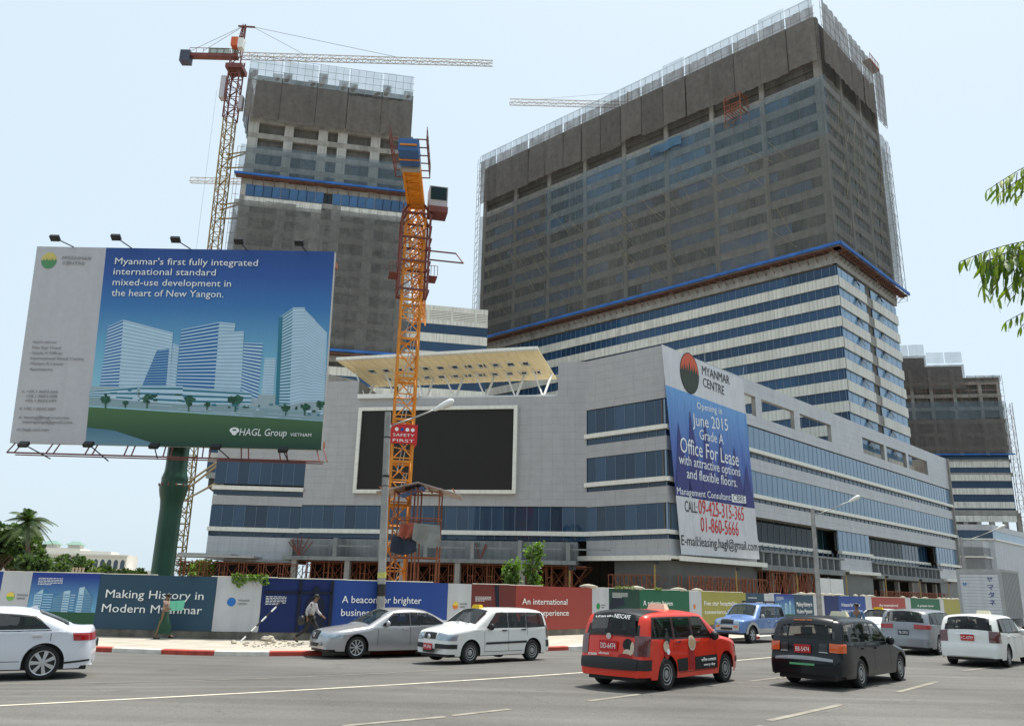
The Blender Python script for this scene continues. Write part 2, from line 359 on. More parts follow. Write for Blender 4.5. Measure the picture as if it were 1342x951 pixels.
# ---------------------------------------------------------------- podium (shopping centre)
A0, A1, A2, A3 = R(46.2), R(136), R(169.7), R(183)
C0 = Vector((15.70, 81.65, 0)); P1 = C0+ud(A1)*10.2; P2 = P1+ud(A2)*32.3; P3 = P2+ud(A3)*10.1
F0, F1, F2, F3 = fr(C0, A0), fr(P1, A1-math.pi), fr(P2, A2-math.pi), fr(P3, A3-math.pi)
LF = [92, 10.2, 32.3, 10.1]; FS = [F0, F1, F2, F3]
pod = empty('shopping_centre', C0, 'long low grey stone shopping podium with blue glass bands and a black screen', 'building')
core = MB(); E0 = C0+ud(A0)*91.6; B0 = E0+ud(A1)*60
def foot(mb, pts, z0, z1): mb.prism([(p.x, p.y, z0) for p in pts], (0, 0, z1-z0))
def inset(d):   # footprint pushed inwards
    c = Vector((18, 125, 0)); return [c+(p-c)*(1-d/45.) for p in (P3, P2, P1, C0, E0, B0, P3+Vector((-2, 50, 0)))]
foot(core, inset(4.5), 5.7, 21.9); foot(core, inset(9), 0, 5.7); core.build('core', DCONC, pod)
ROOFM = mat('pale_roof_screed', (.55, .52, .45), .8, var=.1)
mb = MB(); foot(mb, inset(.5), 21.92, 22.0); mb.build('roof', ROOFM, pod)
wall = MB(); clad = MB(); clad2 = MB()
def panels(mb, F, x0, x1, z0, z1, pw=1.25, ph=.8, y=-.05):
    mb.M = F; nx = max(1, round((x1-x0)/pw)); nz = max(1, round((z1-z0)/ph))
    for i in range(nx):
        for j in range(nz):
            a, b = x0+(x1-x0)*i/nx, x0+(x1-x0)*(i+1)/nx; c, d = z0+(z1-z0)*j/nz, z0+(z1-z0)*(j+1)/nz
            mb.box(a+.005, b-.005, y-random.random()*.010, 0, c+.005, d-.005)
def band(F, x0, x1, z0, z1, c=None, dep=2.4, pw=1.25, ph=.8):
    wall.M = F; wall.box(x0, x1, .003, dep, z0, z1); panels(c or clad, F, x0, x1, z0, z1, pw, ph)
# front facets
band(F1, 0, 10.2, 21.4, 27); band(F1, 0, 10.2, 16.1, 17.5); band(F1, 0, 10.2, 10.85, 12.45); band(F1, 0, 10.2, 5.75, 7.35)
band(F2, 0, 32.3, 10.9, 23.1); band(F2, 29.1, 32.3, 23.1, 27)
wall.M = F2; wall.prism([(0, .003, 23.1), (5.7, .003, 23.1), (5.7, .003, 25.3), (1.9, .003, 26.2), (0, .003, 26.2)], (0, 9, 0)); panels(clad, F2, 0, 1.9, 23.1, 26.2); panels(clad, F2, 1.9, 5.7, 23.1, 25.3)
band(F3, 0, 10.1, 15.8, 26); band(F3, 0, 10.1, 10.7, 11.75); band(F3, 0, 10.1, 4.7, 7.2, clad2)
# side facade
for a, b in ((0, 92),):
    band(F0, a, b, 21.4, 22.7, clad2, pw=1.5, ph=.65); band(F0, a, b, 25.1, 26.9, clad2, .5, pw=1.5, ph=.9)
    band(F0, a, b, 16.1, 17.55, clad2, pw=1.5, ph=.72); band(F0, a, b, 10.85, 12.5, clad2, pw=1.5, ph=.82)
for a, b in ((0, 16.2), (19.4, 20.9), (29.7, 31.3), (41, 52), (60.6, 61.6), (70.2, 71.2), (80.4, 92)): band(F0, a, b, 22.7, 25.1, clad2, .5, pw=1.5, ph=.8)
for a, b in ((0, 17.6), (40.6, 51.4), (80.4, 92)): band(F0, a, b, 5.75, 7.35, clad2, pw=1.5, ph=.8)
# far end wall and side of recesses
wall.M = fr(E0, A1); wall.box(-.4, 60, 0, .4, 5.7, 26.9)
wall.M = F3; wall.box(0, .4, 2.4, 45, 4.7, 26); wall.M = F1; wall.box(0, 10, 2.4, 2.8, 21.9, 26.9)
wall.build('wall', CONC, pod); clad.build('cladding_panel', GRAN, pod, kind='stuff'); clad2.build('cladding_panel', GRAN2, pod, kind='stuff')
# panes, one object each
def pane_mesh(w_, h_, m):
    mb = MB(); mb.box(0, w_-.05, 0, .04, 0, h_); return mb.mesh('window_pane', m)
mull = MB(); mull2 = MB(); strips = MB(); led = MB()
def glazing(F, x0, x1, z0, z1, pw, m, y=.06):
    n = max(1, round((x1-x0)/pw)); w_ = (x1-x0)/n; me = pane_mesh(w_, z1-z0, m)
    for i in range(n):
        inst(me, 'window_pane', pod, F @ Matrix.Translation((x0+i*w_+.025, y, z0)) @ Matrix.Rotation(R(random.uniform(-.35, .35)), 4, 'Z'))
        (mull2 if m is GLASSL else mull).M = F; (mull2 if m is GLASSL else mull).box(x0+i*w_-.025, x0+i*w_+.025, y-.04, y+.15, z0, z1)
    wall2.M = F; wall2.box(x0, x1, y+.3, y+.5, z0, z1)
wall2 = MB()
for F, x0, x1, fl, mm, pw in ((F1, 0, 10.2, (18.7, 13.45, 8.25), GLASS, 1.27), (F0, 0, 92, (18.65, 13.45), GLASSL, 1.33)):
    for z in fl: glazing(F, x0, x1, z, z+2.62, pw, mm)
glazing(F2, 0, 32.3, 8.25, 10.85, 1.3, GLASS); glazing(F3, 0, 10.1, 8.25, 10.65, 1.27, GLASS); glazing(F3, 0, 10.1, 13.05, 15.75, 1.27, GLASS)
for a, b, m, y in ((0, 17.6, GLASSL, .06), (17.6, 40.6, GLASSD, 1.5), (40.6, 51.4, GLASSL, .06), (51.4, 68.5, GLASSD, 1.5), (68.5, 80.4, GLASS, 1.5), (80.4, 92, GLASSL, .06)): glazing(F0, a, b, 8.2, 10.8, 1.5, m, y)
for F, L, lev in ((F1, 10.2, ((17.55, 18.2), (12.45, 12.95), (7.35, 7.8))), (F2, 32.3, ((7.3, 7.8),)), (F3, 10.1, ((7.2, 7.75), (11.8, 12.35)))):
    for a, b in lev: strips.M = F; strips.box(0, L, .08, .12, a, b)
    for a, b in lev: led.M = F; led.box(-.1 if F is not F2 else 0, L, -.38, .2, b, b+.46)
for a, b in ((17.55, 18.2), (12.5, 12.95)): strips.M = F0; strips.box(0, 92, .08, .12, a, b); led.M = F0; led.box(-.35, 92, -.38, .2, b, b+.42)
for a, b, y in ((0, 17.6, 0), (17.6, 40.6, 1.44), (40.6, 51.4, 0), (51.4, 80.4, 1.44), (80.4, 92, 0)):
    strips.M = F0; strips.box(a, b, .08+y, .12+y, 7.35, 7.8); led.M = F0; led.box(a-(.35 if a == 0 else 0), b, -.38+y, .2+y, 7.8, 8.2)
for F, L, xs in ((F1, 10.2, 9), (F2, 32.3, 26), (F3, 10.1, 8), (F0, 92, 62)):
    for i in range(xs):
        mull.M = F; x = L*i/xs; mull.box(x-.03, x+.03, .02, .14, 7.35, 7.8)
        if F in (F1, F0): mull.box(x-.03, x+.03, .02, .14, 17.55, 18.2); mull.box(x-.03, x+.03, .02, .14, 12.5, 12.95)
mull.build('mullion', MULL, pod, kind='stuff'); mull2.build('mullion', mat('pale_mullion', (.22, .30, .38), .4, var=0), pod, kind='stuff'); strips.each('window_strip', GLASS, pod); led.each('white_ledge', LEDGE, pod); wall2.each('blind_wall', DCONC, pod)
# video screen
mb = MB(F2); mb.box(6.35, 24.4, -.40, -.06, 12.45, 21.75); scr = mb.build('video_screen', SCREEN, pod, label='large blank black video screen in a white frame')
mb = MB(F2)
for a, b, c, d in ((6.1, 6.5, 12.2, 22.0), (24.25, 24.65, 12.2, 22.0), (6.5, 24.25, 12.2, 12.6), (6.5, 24.25, 21.6, 22.0)):
    n = 6
    for i in range(n):
        if b-a > 2: mb.box(a+(b-a)*i/n+.01, a+(b-a)*(i+1)/n-.01, -.62, -.05, c, d)
        else: mb.box(a, b, -.62, -.05, c+(d-c)*i/n+.01, c+(d-c)*(i+1)/n-.01)
mb.build('screen_frame', LEDGE, scr)
# ground floor: slabs, columns, piers, awnings
mb = MB(); mb.M = F2; mb.box(-.2, 31.5, -3.6, 3, 4.75, 5.15); mb.box(-.2, 31.4, -1.0, 2, 5.15, 7.15); mb.M = F3; mb.box(3, 10.6, -3.4, 3, 4.4, 4.7)
for i in range(7): mb.M = F2; mb.box(.5+5*i, .9+5*i, -3.5, -1.0, 5.15, 6.9+.2*(i % 2)); mb.box(.5+5*i, 5+5*i, -3.35, -3.15, 6.2, 6.35)
mb.M = F0; mb.box(17.6, 40.6, -.6, 4, 5.0, 5.6); mb.box(51.4, 80.4, -.6, 4, 5.0, 5.6); mb.box(17.6, 40.6, 1.2, 2, 5.6, 7.3); mb.box(51.4, 80.4, 1.2, 2, 5.6, 7.3)
for i in range(34):
    x = 18.2+1.9*i
    if x < 40 or 52 < x < 80: mb.box(x, x+.35, -.5, 1.2, 5.6, 7.1)
mb.box(17.6, 40.6, -.6, -.3, 6.95, 7.2); mb.box(51.4, 80.4, -.6, -.3, 6.95, 7.2)
mb.each('concrete_slab', SLAB, pod)
mb = MB(F3); mb.box(-3.5, 6.5, -5.0, -1.0, 4.75, 4.95); mb.box(-1.5, 4, -4.6, -1.2, 4.95, 5.15); mb.each('porch_roof', GREYM, pod)
cm = MB(); cm.box(-.28, .28, -.28, .28, 0, 4.75); cme = cm.mesh('concrete_column', CONC)
for x in (1.2, 13.3, 19.2, 7.2, 26.0): inst(cme, 'concrete_column', pod, F2 @ Matrix.Translation((x, -3.2, 0)))
for x in (22, 27, 32, 37, 56, 62, 68, 74, 79): inst(cme, 'concrete_column', pod, F0 @ Matrix.Translation((x, .5, 0)))
mb = MB(F1); mb.box(3.6, 10.2, .0, 3, 0, 5.3); mb.M = F0; mb.box(.002, 17.6, 0.002, 3, 0, 5.3); mb.box(40.6, 51.4, 0, 3, 0, 5.3); mb.box(80.4, 92, 0, 3, 0, 5.3)
mb.each('stone_pier', DGRAN, pod)
mb = MB(F1); mb.box(-2.4, 10.2+.9, -1.1, .2, 5.42, 5.68); mb.box(-2.4, 11.1, -1.3, -1.1, 5.25, 5.72); mb.M = F0; mb.box(0, 17.6, -1.1, .2, 5.42, 5.68); mb.box(0, 17.6, -1.3, -1.1, 5.25, 5.72)
mb.box(40.6, 51.4, -1.2, .2, 5.3, 5.7); mb.box(80.4, 92, -1.2, .2, 5.3, 5.7); mb.each('awning', LEDGE, pod)
mb = MB(F0); mb.box(31, 38.8, -.9, -.8, 1.8, 4.5); mb.box(34.8, 35, -1.0, -.9, 1.8, 4.5); mb.each('white_boarding', WHITEM, pod)
# terrace canopy on the roof, seen from below
A_, B_, C_, D_ = Vector((-20.6, 94.0, 27.8)), Vector((3.0, 89.7, 28.5)), Vector((5.4, 95.4, 26.6)), Vector((-17.0, 99.4, 26.0))
nC = (B_-A_).cross(D_-A_).normalized()
def cq(u, v): return A_.lerp(B_, u).lerp(D_.lerp(C_, u), v)
CREAM = mat('cream_soffit', (.90, .77, .50), .6, var=.05, scale=1)
sof = MB(); frm = MB(); 
def cslab(mb, u0, u1, v0, v1, t0=0., t1=.08): mb.prism([cq(u0, v0)-nC*t0, cq(u1, v0)-nC*t0, cq(u1, v1)-nC*t0, cq(u0, v1)-nC*t0], nC*(t1+t0))
rows = [(.34, .50), (.66, .80)]
cslab(sof, 0, 1, 0, .34); cslab(sof, 0, 1, .50, .66); cslab(sof, 0, 1, .80, 1)
for k, (v0, v1) in enumerate(rows):
    n = 12; h = .022; last = 0
    for i in range(n):
        c = (.10 if k == 0 else .13)+.072*i
        if c+h > 1: break
        cslab(sof, last, c-h, v0, v1); last = c+h
        for (a, b, e, f_) in ((c-h, c-h+.004, v0, v1), (c+h-.004, c+h, v0, v1), (c-h, c+h, v0, v0+.025), (c-h, c+h, v1-.025, v1)): cslab(frm, a, b, e, f_, .06, .3)
    cslab(sof, last, 1, v0, v1)
cano = sof.build('terrace_canopy', CREAM, pod, label='sloping cream roof canopy with two rows of square skylights')
frm.build('skylight_frame', WHITEM, cano)
sg_ = MB()
for k, (v0, v1) in enumerate(rows):
    for i in range(12):
        c = (.10 if k == 0 else .13)+.072*i
        if c+.022 < 1: cslab(sg_, c-.018, c+.018, v0+.02, v1-.02, -.12, .15)
sg_.each('skylight_glass', GLASST, cano)
mb = MB()
for i in range(25): cslab(mb, i/25-.001, i/25+.003, .01, .99, .10, 0)
mb.build('soffit_rib', CREAM, cano)
mb = MB()
for i in range(20): cslab(mb, i/20+.001, (i+1)/20-.001, -.06, 0, .10, .28)
mb.build('fascia_panel', LEDGE, cano, kind='stuff')
mb = MB()
def cpx(x, y): return on(x, y, A_-nC*.05, nC)
for i, (bx, by) in enumerate([(480, 520.5), (519, 521), (557.5, 523.5), (596, 522.5), (636.5, 521.5), (676, 519), (712, 517)]):
    base = on(bx, by, P2+ud(A2-math.pi/2)*.7, ud(A2-math.pi/2)); base.z = 23.1
    if base.z: mb.tube(base, cpx(bx-14, by-33), .10, 8); mb.tube(base, cpx(bx+11, by-(17 if i == 0 else 27)), .14, 8); mb.tube(base+Vector((.1, .2, 0)), cpx(bx+7, by-17), .06, 6)
mb.M = F2; mb.box(5.9, 29, .3, 1.6, 23.1, 23.35); mb.box(5.8, 13, -.5, .4, 23.1, 23.6); mb.each('canopy_strut', WHITEM, cano)
# things standing on the terrace behind the parapet
mb = MB(F2); mb.box(8, 29, 7, 8, 22, 24.6); mb.build('terrace_wall', GRAN2, pod)
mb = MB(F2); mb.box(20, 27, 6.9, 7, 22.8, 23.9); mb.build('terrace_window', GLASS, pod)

# ---------------------------------------------------------------- towers
def bands(F, x0, x1, tops, bh, m_wall, wd_list=None): pass
T = Vector((52.0, 123.5, 0)); TL = T+ud(A1)*83
G0, G1 = fr(TL, A1-math.pi), fr(T, A0)
PRUST = mat('dull_red_platform', (.15, .07, .05), .8, var=.25, scale=1)
tow = empty('office_tower', T, 'largest tower, brown netted slab with striped white and blue lower floors', 'building')
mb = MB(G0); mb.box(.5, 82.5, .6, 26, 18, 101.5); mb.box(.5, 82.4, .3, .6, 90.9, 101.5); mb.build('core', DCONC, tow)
Z0 = 52.3; PT = 3.45
pw = MB(); pw.box(0, 1.35, 0, .18, 0, 1.68); pme = pw.mesh('spandrel_panel', PANELW); rest = MB(); mul = MB(); wl = MB()
wall = MB(G0)
for k in range(9):
    zt = Z0-PT*k; wall.M = G0; wall.box(0, 83, .22, .6, zt-1.7, zt); wall.M = G1; wall.box(.22, 27.2, .22, .6, zt-1.7, zt)
wall.M = G0; wall.box(0, 83, .0, .6, 54.35, 56.2); wall.M = G1; wall.box(0, 27.2, .002, .6, 54.35, 56.2)
wall.each('wall', CONC, tow)
for k in range(9):
    zt = Z0-PT*k; n = 60
    for i in range(n):   # left face
        x = 83-(i+1)*83/n; M = G0 @ Matrix.Translation((x+.01, random.random()*.02, zt-1.69))
        if i < 17 and k < 8: inst(pme, 'spandrel_panel', tow, M)
        else: rest.M = M; rest.box(0, 1.35, 0, .18, 0, 1.68)
    for i in range(20):
        x = 27.2*i/20
        if 12.4 < x+.6 < 14.9: continue
        M = G1 @ Matrix.Translation((x+.01, random.random()*.02, zt-1.69))
        if k < 8: inst(pme, 'spandrel_panel', tow, M)
        else: rest.M = M; rest.box(0, 1.3, 0, .18, 0, 1.68)
rest.build('spandrel_panel', PANELW, tow, kind='stuff')
GLASSR = glass_mat('right_face_glass', (.17, .30, .46), .06, .4, 1.45)  # paler copy of the tower glass, sky reflection on this face painted in
def winmesh(w_, h_, m): mb = MB(); mb.box(0, w_, 0, .05, 0, h_); return mb.mesh('window', m)
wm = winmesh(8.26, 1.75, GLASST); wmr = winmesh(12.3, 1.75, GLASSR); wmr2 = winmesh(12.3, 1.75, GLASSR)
sash = MB(); sash.M = Matrix.Rotation(R(-24), 4, 'X'); sash.box(0, .9, -.03, .03, -1.5, 0); sme = sash.mesh('open_window', GLASSD)
for k in range(9):
    zt = Z0-PT*k+PT-1.7-1.75
    for i in range(10): inst(wm, 'window', tow, G0 @ Matrix.Translation((.2+8.28*i, .28, zt)))
    inst(wmr, 'window', tow, G1 @ Matrix.Translation((.1, .28, zt))); inst(wmr2, 'window', tow, G1 @ Matrix.Translation((14.9, .28, zt)))
    mul.M = G0
    for i in range(64): mul.box(83*i/64-.04, 83*i/64+.04, .2, .3, zt, zt+1.75)
    mul.M = G1
    for i in range(11): mul.box(27.2*i/11-.02, 27.2*i/11+.02, .25, .3, zt, zt+1.75)
    for x in (7.6, 18.2): inst(sme, 'open_window', tow, G1 @ Matrix.Translation((x, .2, zt+1.7)))
mul.build('mullion', MULL, tow, kind='stuff')
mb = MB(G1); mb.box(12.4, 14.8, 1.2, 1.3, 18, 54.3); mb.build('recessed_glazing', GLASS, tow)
# upper floors behind the nets
fl = MB(); cl = MB(); wg = MB(); dk = MB(); bl = MB()
zz = 57.6; ZG = 90.9
while zz < 91:
    for F, L, o in ((G0, 83, 0.), (G1, 27.2, .003)):
        fl.M = F; fl.box(o, L, o, .6, zz-.9, zz+.55)
        if zz+.55 < 86:
            wg.M = F; n = int(L/1.35)
            for i in range(n):
                if random.random() < .9: wg.box(L*i/n+.12, L*(i+1)/n-.12, .25, .55, zz+.6, zz+2.5)
            for _ in range(4 if L > 50 else 0):
                bl.M = F; a = random.choice(range(0, int(L)-8)); bl.box(a, a+random.choice((8, 10, 14) if L > 50 else (8,)), .2-.01*_, .24, zz+.6, zz+2.5)
    zz += PT
for k in range(9): cl.M = G0; x = 83-.6-10.25*k; cl.box(x-.45, x+.45, -.12, .6, 56, 101)
for x in (.5, 9, 18, 26.6): cl.M = G1; cl.box(x-.45, x+.45, -.12, .6, 56, 101)
fl.each('floor_slab', CONC, tow); cl.each('concrete_column', CONC, tow)
wg.build('window', glass_mat('dusty_window', (.035, .045, .055), .2, .3, 1.4, .2), tow, kind='stuff'); bl.each('blue_glazing', BLUEG, tow)
def netsheet(parent, F, x0, x1, y, z0, z1, m, name='debris_net', bul=.35, nx=9, nz=8, sag=.2):
    mb = MB(F); ph = random.random()*6; v = []
    for j in range(nz+1):
        for i in range(nx+1):
            u, t = i/nx, j/nz; v.append((x0+(x1-x0)*u, y-bul*math.sin(math.pi*t)*math.sin(math.pi*u)*(1+.3*math.sin(ph+5*u+3*t))-(.12*math.sin(ph+17*u+2*t) if nx > 2 else 0), z0+(z1-z0)*t-sag*math.sin(math.pi*u)*(1-t)*math.sin(ph)))
    mb.add(v, [(j*(nx+1)+i, j*(nx+1)+i+1, (j+1)*(nx+1)+i+1, (j+1)*(nx+1)+i) for j in range(nz) for i in range(nx)])
    return mb.build(name, m, parent, smooth=True)
random.seed(11)
for k in range(8):
    x0, x1 = 83-10.35*(k+1), 83-10.35*k
    x1 += 1.2 if k == 0 else 0; netsheet(tow, G0, x0, x1+.1, -1.2, 57.2, 77, NETG); netsheet(tow, G0, x0, x1+.1, -1.1, 77, 88.3-.5*(k % 2), NETT if k < 6 else NETG)
for k in range(16):
    x0, x1 = 83.4-5.2*(k+1), 83.4-5.2*k
    netsheet(tow, G0, x0+.12, x1-.05, -1.6-.1*(k % 2), 91.0+random.uniform(-.4, .3), 102.1, NETB)
    netsheet(tow, G0, x0+.1, x1-.1, -1.6, 102.1, 104.0+(.5 if k in (1, 5) else 0), NETW, 'guard_mesh', 0, 1, 1, 0)
for k in range(3):
    x0, x1 = 9.8*k-1.2, 9.8*(k+1)-1.2
    netsheet(tow, G1, x0, x1, -1.2, 57.2, 88.2, NETG); 
for k in range(5): netsheet(tow, G1, 5.8*k-1.4, 5.8*(k+1)-1.5, -1.8, 90.6+random.uniform(-.5, .3), 103.0-.1*k, NETB)
# scaffold poles and lines on the nets
def grid(mb, F, x0, x1, z0, z1, y, dx, dz, r=.04):
    mb.M = F; x = x0
    while x <= x1: mb.tube((x, y, z0), (x, y, z1), r, 3); x += dx
    z = z0
    while z <= z1: mb.tube((x0, y, z), (x1, y, z), r, 3); z += dz
mb = MB(); grid(mb, G0, -.5, 83.5, 91.2, 104, -1.3, 1.73, 1.6); grid(mb, G1, -1, 28, 91, 103, -1.4, 2.0, 1.8); mb.build('scaffold_pole', mat('rusty_pole', (.14, .07, .05), .7), tow, kind='stuff')
mb = MB(); grid(mb, G0, 0, 83, 57.5, 88, -1.0, 3.45, 3.45, .035)
for i in range(46):
    random.seed(i); x = random.uniform(2, 80); z = random.uniform(58, 76); mb.M = G0; mb.tube((x, -1.45, z), (x-random.uniform(3, 5), -1.45, z+random.uniform(4, 7)), .035, 3)
for i in range(22):
    x = random.uniform(1, 24); z = random.uniform(58, 80); mb.M = G1; mb.tube((x, -1.5, z), (x+random.uniform(1, 3), -1.5, z+random.uniform(4, 7)), .035, 3)
mb.build('net_pole', mat('bamboo_pole', (.28, .23, .14), .8), tow, kind='stuff')
mb = MB(); grid(mb, G0, -1.8, -.4, 57, 104, -.8, .7, 1.9, .06)
for i in range(22): mb.tube((-1.8, -.8, 57+2*i), (-.4, -.8, 59+2*i), .04, 3)
lattice(mb, (28.3, .0, 57), (28.3, 0, 88), 1.6, 2.2, .05, up=(0, 1, 0)); mb.M = G1; lattice(mb, (29.4, 0, 56), (28.6, 0, 88), 1.9, 2.2, .06, up=(0, 1, 0)); mb.build('edge_scaffold', GREYM, tow)
netsheet(tow, G1, 28.5, 30.4, .2, 57, 88, NETW, 'debris_net', .4)
mb = MB(G0); mb.box(-1.6, 84.6, -1.75, -1.5, 56.75, 57.25); mb.M = G1; mb.box(-1.6, 29.6, -1.75, -1.5, 56.7, 57.2); mb.each('blue_edge_sheet', BLUE, tow)
mb = MB()
for F, L in ((G0, 83), (G1, 28)):
    mb.M = F; mb.box(-1.4, L+1.2, -1.5, -.1, 56.45, 56.55); n = int(L/1.5)
    for i in range(n+1): x = L*i/n; mb.tube((x, -1.5, 56.4), (x, 0, 55.2), .07, 3); mb.tube((x, -1.5, 56.3), (x, 0, 56.3), .07, 3)
    mb.tube((0, -.8, 55.9), (L, -.8, 55.9), .06, 3)
props(mb.build('catch_platform', PRUST, tow), kind='stuff')
mb = MB(G0); mb.M = G0 @ Matrix.Translation((66.5, -3.5, 87)); 
for x in (0, 3.2):
    for y in (0, 3): mb.tube((x, y, -3), (x, y, 3), .09, 4)
for z in (0, 1.2, 2.4, 3): mb.tube((0, 0, z), (3.2, 0, z), .08, 4); mb.tube((0, 0, z), (0, 3, z), .08, 4); mb.tube((3.2, 0, z), (3.2, 3, z), .08, 4)
for i in range(7): mb.tube((.5*i, 0, 0), (.5*i, 3, 0), .07, 4); mb.tube((.5*i, 0, 0), (.5*i, 0, 1.2), .05, 4)
for i in range(4): mb.tube((0, 0, -3+i), (3.2, 0, -2+i), .06, 4)
mb.build('loading_platform', RUST, tow)
mb = MB(G0); v = []
for j in range(3):
    for i in range(9): v.append((49+.9*i, -1.7-.2*random.random(), 85.4+.9*j+.2*math.sin(i*1.3)+.1*i*.3))
mb.add(v, [(j*9+i, j*9+i+1, (j+1)*9+i+1, (j+1)*9+i) for j in range(2) for i in range(8)]); mb.build('blue_tarpaulin', mat('blue_tarp', (.06, .13, .21), .7, var=.3, scale=.4), tow)
mb = MB(G1); mb.M = G1; mb.box(22, 27, -1.5, 0, 103.4, 103.8); 
for i in range(7): mb.tube((22+.8*i, -1.5, 103.6), (22+.8*i, -1.5, 105), .06, 3)
mb.tube((22, -1.5, 104.9), (27, -1.5, 104.9), .06, 3); mb.build('roof_platform', RUST, tow)

# left tower
NETL = net_mat('grey_debris_net', (.165, .162, .155), .58, .80, (.3, .3, .5))
LT = Vector((-52.4, 142.5, 0)); H0 = fr(LT, R(11.2)); H1 = H0 @ Matrix.Translation((0, 24, 0)) @ Matrix.Rotation(R(-90), 4, 'Z')
lt = empty('hotel_tower', LT, 'narrower unfinished tower with two rows of dark openings, left of the orange crane', 'building')
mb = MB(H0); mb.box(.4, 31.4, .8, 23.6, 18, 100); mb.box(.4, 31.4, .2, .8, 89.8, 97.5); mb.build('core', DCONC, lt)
ops = [(1.9, 6.8), (8.5, 13.3), (15.1, 17.05), (18.9, 23.5), (25.4, 30.4)]
mb = MB(H0); sl = MB(H0); P_ = 3.36; z = 89.4; k = 0; wn = MB(H0); bg_ = MB(H0)
while z > 22:
    sl.box(0, 31.8, 0, .8, z-.35, z+.75)
    if z > 46 or True:
        ed = [0]+[e for o in ops for e in o]+[31.8]
        for a, b in zip(ed[::2], ed[1::2]): mb.box(a, b, .02, .8, z-P_+.75, z-.35)
        if k >= 2 and z > 46:
            for a, b in ops:
                n = max(2, round((b-a)/.95))
                for i in range(n): wn.box(a+(b-a)*i/n+.07, a+(b-a)*(i+1)/n-.07, .4, .6, z-P_+.8, z-.45)
    z -= P_; k += 1
sl.each('floor_slab', CONC, lt); mb.each('pier', mat('pale_blockwork', (.42, .41, .38), .85, var=.12, scale=.4, streak=.25), lt); wn.build('window', glass_mat('dusty_window_left', (.03, .04, .05), .2, .3, 1.4, .2), lt, kind='stuff')
me = MB(); me.box(0, 1.5, 0, .08, 0, 2.3); me = me.mesh('blue_glazing', BLUEG)
for i in range(19):
    if i != 9: inst(me, 'blue_glazing', lt, H0 @ Matrix.Translation((.9+1.62*i, -.1, 73.3)))
mb = MB(H0)
for i in range(17):
    if i not in (8, 9): mb.box(.8+1.8*i, 2.54+1.8*i, -.1, 0, 71.2, 73.1)
mb.build('white_panel', PANELW, lt, kind='stuff')
random.seed(5)
for k in range(6):
    x0, x1 = -.8+5.6*k, -.8+5.6*(k+1)
    netsheet(lt, H0, x0, x1+.05, -1.0, 44.2, 71.8+random.uniform(-.3, .3), NETL)
    netsheet(lt, H0, x0, x1+.05, -1.1, 77.4, 83.4, NETT)
for a, b, c in ((-.9, 5.5, 102), (5.6, 12.3, 102.4), (12.4, 18.3, 102.6), (18.45, 25, 102.8), (25.1, 31.2, 103)):
    netsheet(lt, H0, a, b, -1.5, 89.3+random.uniform(-.3, .2), 97.2+random.uniform(-.6, .6), NETB); netsheet(lt, H0, a, a+1.7, -1.5, 97.2, 100+random.uniform(-.5, 1), NETB, nx=2, nz=2); netsheet(lt, H0, a+.05, b-.1, -1.6, 97.4, c, NETW, 'guard_mesh', 0, 1, 1, 0)
    netsheet(lt, H0, b-1.9, b, -1.45, 97.0, 99+random.uniform(-.5, 1), NETB, nx=2, nz=2)
for k in range(4): netsheet(lt, H1, 6*k, 6*k+6, -1.1, 44, 71.5 if k % 2 else 83, NETT if k % 2 else NETG); netsheet(lt, H1, 6*k, 6*k+6, -1.2, 89, 101, NETB)
mb = MB(); grid(mb, H0, -.9, 31.4, 89.5, 103, -1.25, 1.5, 1.5, .045); grid(mb, H0, -.8, 32.6, 45, 71, -.8, 3, 3.36, .035); grid(mb, H0, -1.4, -.2, 45, 83, -.8, .6, 2, .05); mb.build('scaffold_pole', mat('grey_pole', (.22, .19, .17), .6), lt, kind='stuff')
mb = MB(H0); mb.box(-1.4, 33, -1.5, -1.2, 77.0, 77.45); mb.box(-1.2, 33, -1.5, -1.2, 43.6, 44.1); mb.each('blue_edge_sheet', BLUE, lt)
mb = MB(H0); mb.box(-1.2, 32.6, -1.3, 0, 76.8, 76.95); mb.box(-1.2, 32.6, -1.3, 0, 43.2, 43.4)
for i in range(17): mb.tube((2*i, -1.3, 76.8), (2*i, 0, 75.6), .07, 3)
mb.each('catch_platform', RUST, lt) if False else props(mb.build('catch_platform', PRUST, lt), kind='stuff')
mb = MB(H0)
for i in range(6): mb.box(0, 31.8, -.1, 0, 41-3.4*i-1.6, 41-3.4*i)
mb.each('white_ledge', PANELW, lt)
mb = MB(H0)
for i in range(6): mb.box(0, 31.8, -.05, .0, 41-3.4*i-3.38, 41-3.4*i-1.62)
mb.each('window_strip', GLASST, lt)

# pale block between the towers
MBk = fr(Vector((-21.0, 148.9, 0)), R(11.2))
mid = empty('linking_block', MBk, 'lower pale striped block between the two netted towers', 'building')
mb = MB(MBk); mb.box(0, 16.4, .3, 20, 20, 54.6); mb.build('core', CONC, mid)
mb = MB(MBk); wn = MB(MBk); lv = MB(MBk)
mb.box(0, 16.4, 0, .3, 53.6, 54.7); mb.box(0, 16.4, 0, .3, 51, 51.9)
for i in range(4): mb.box(4.6*i, 4.6*i+.5, 0, .3, 51.9, 53.6)
for i in range(4):
    for j in range(5): lv.box(4.6*i+.5, min(16.4, 4.6*i+4.6), .1, .28, 52+.33*j, 52.2+.33*j)
for k in range(8):
    z = 51-3.6*k; wn.box(0, 16.4, .12, .2, z-1.9, z); 
    for i in range(10): mb.box(1.64*i+.01, 1.64*(i+1)-.01, 0, .3, z-3.6, z-1.9)
mb.build('spandrel_panel', PANELW, mid, kind='stuff'); wn.each('window_strip', GLASST, mid); lv.build('louvre', LEDGE, mid, kind='stuff')

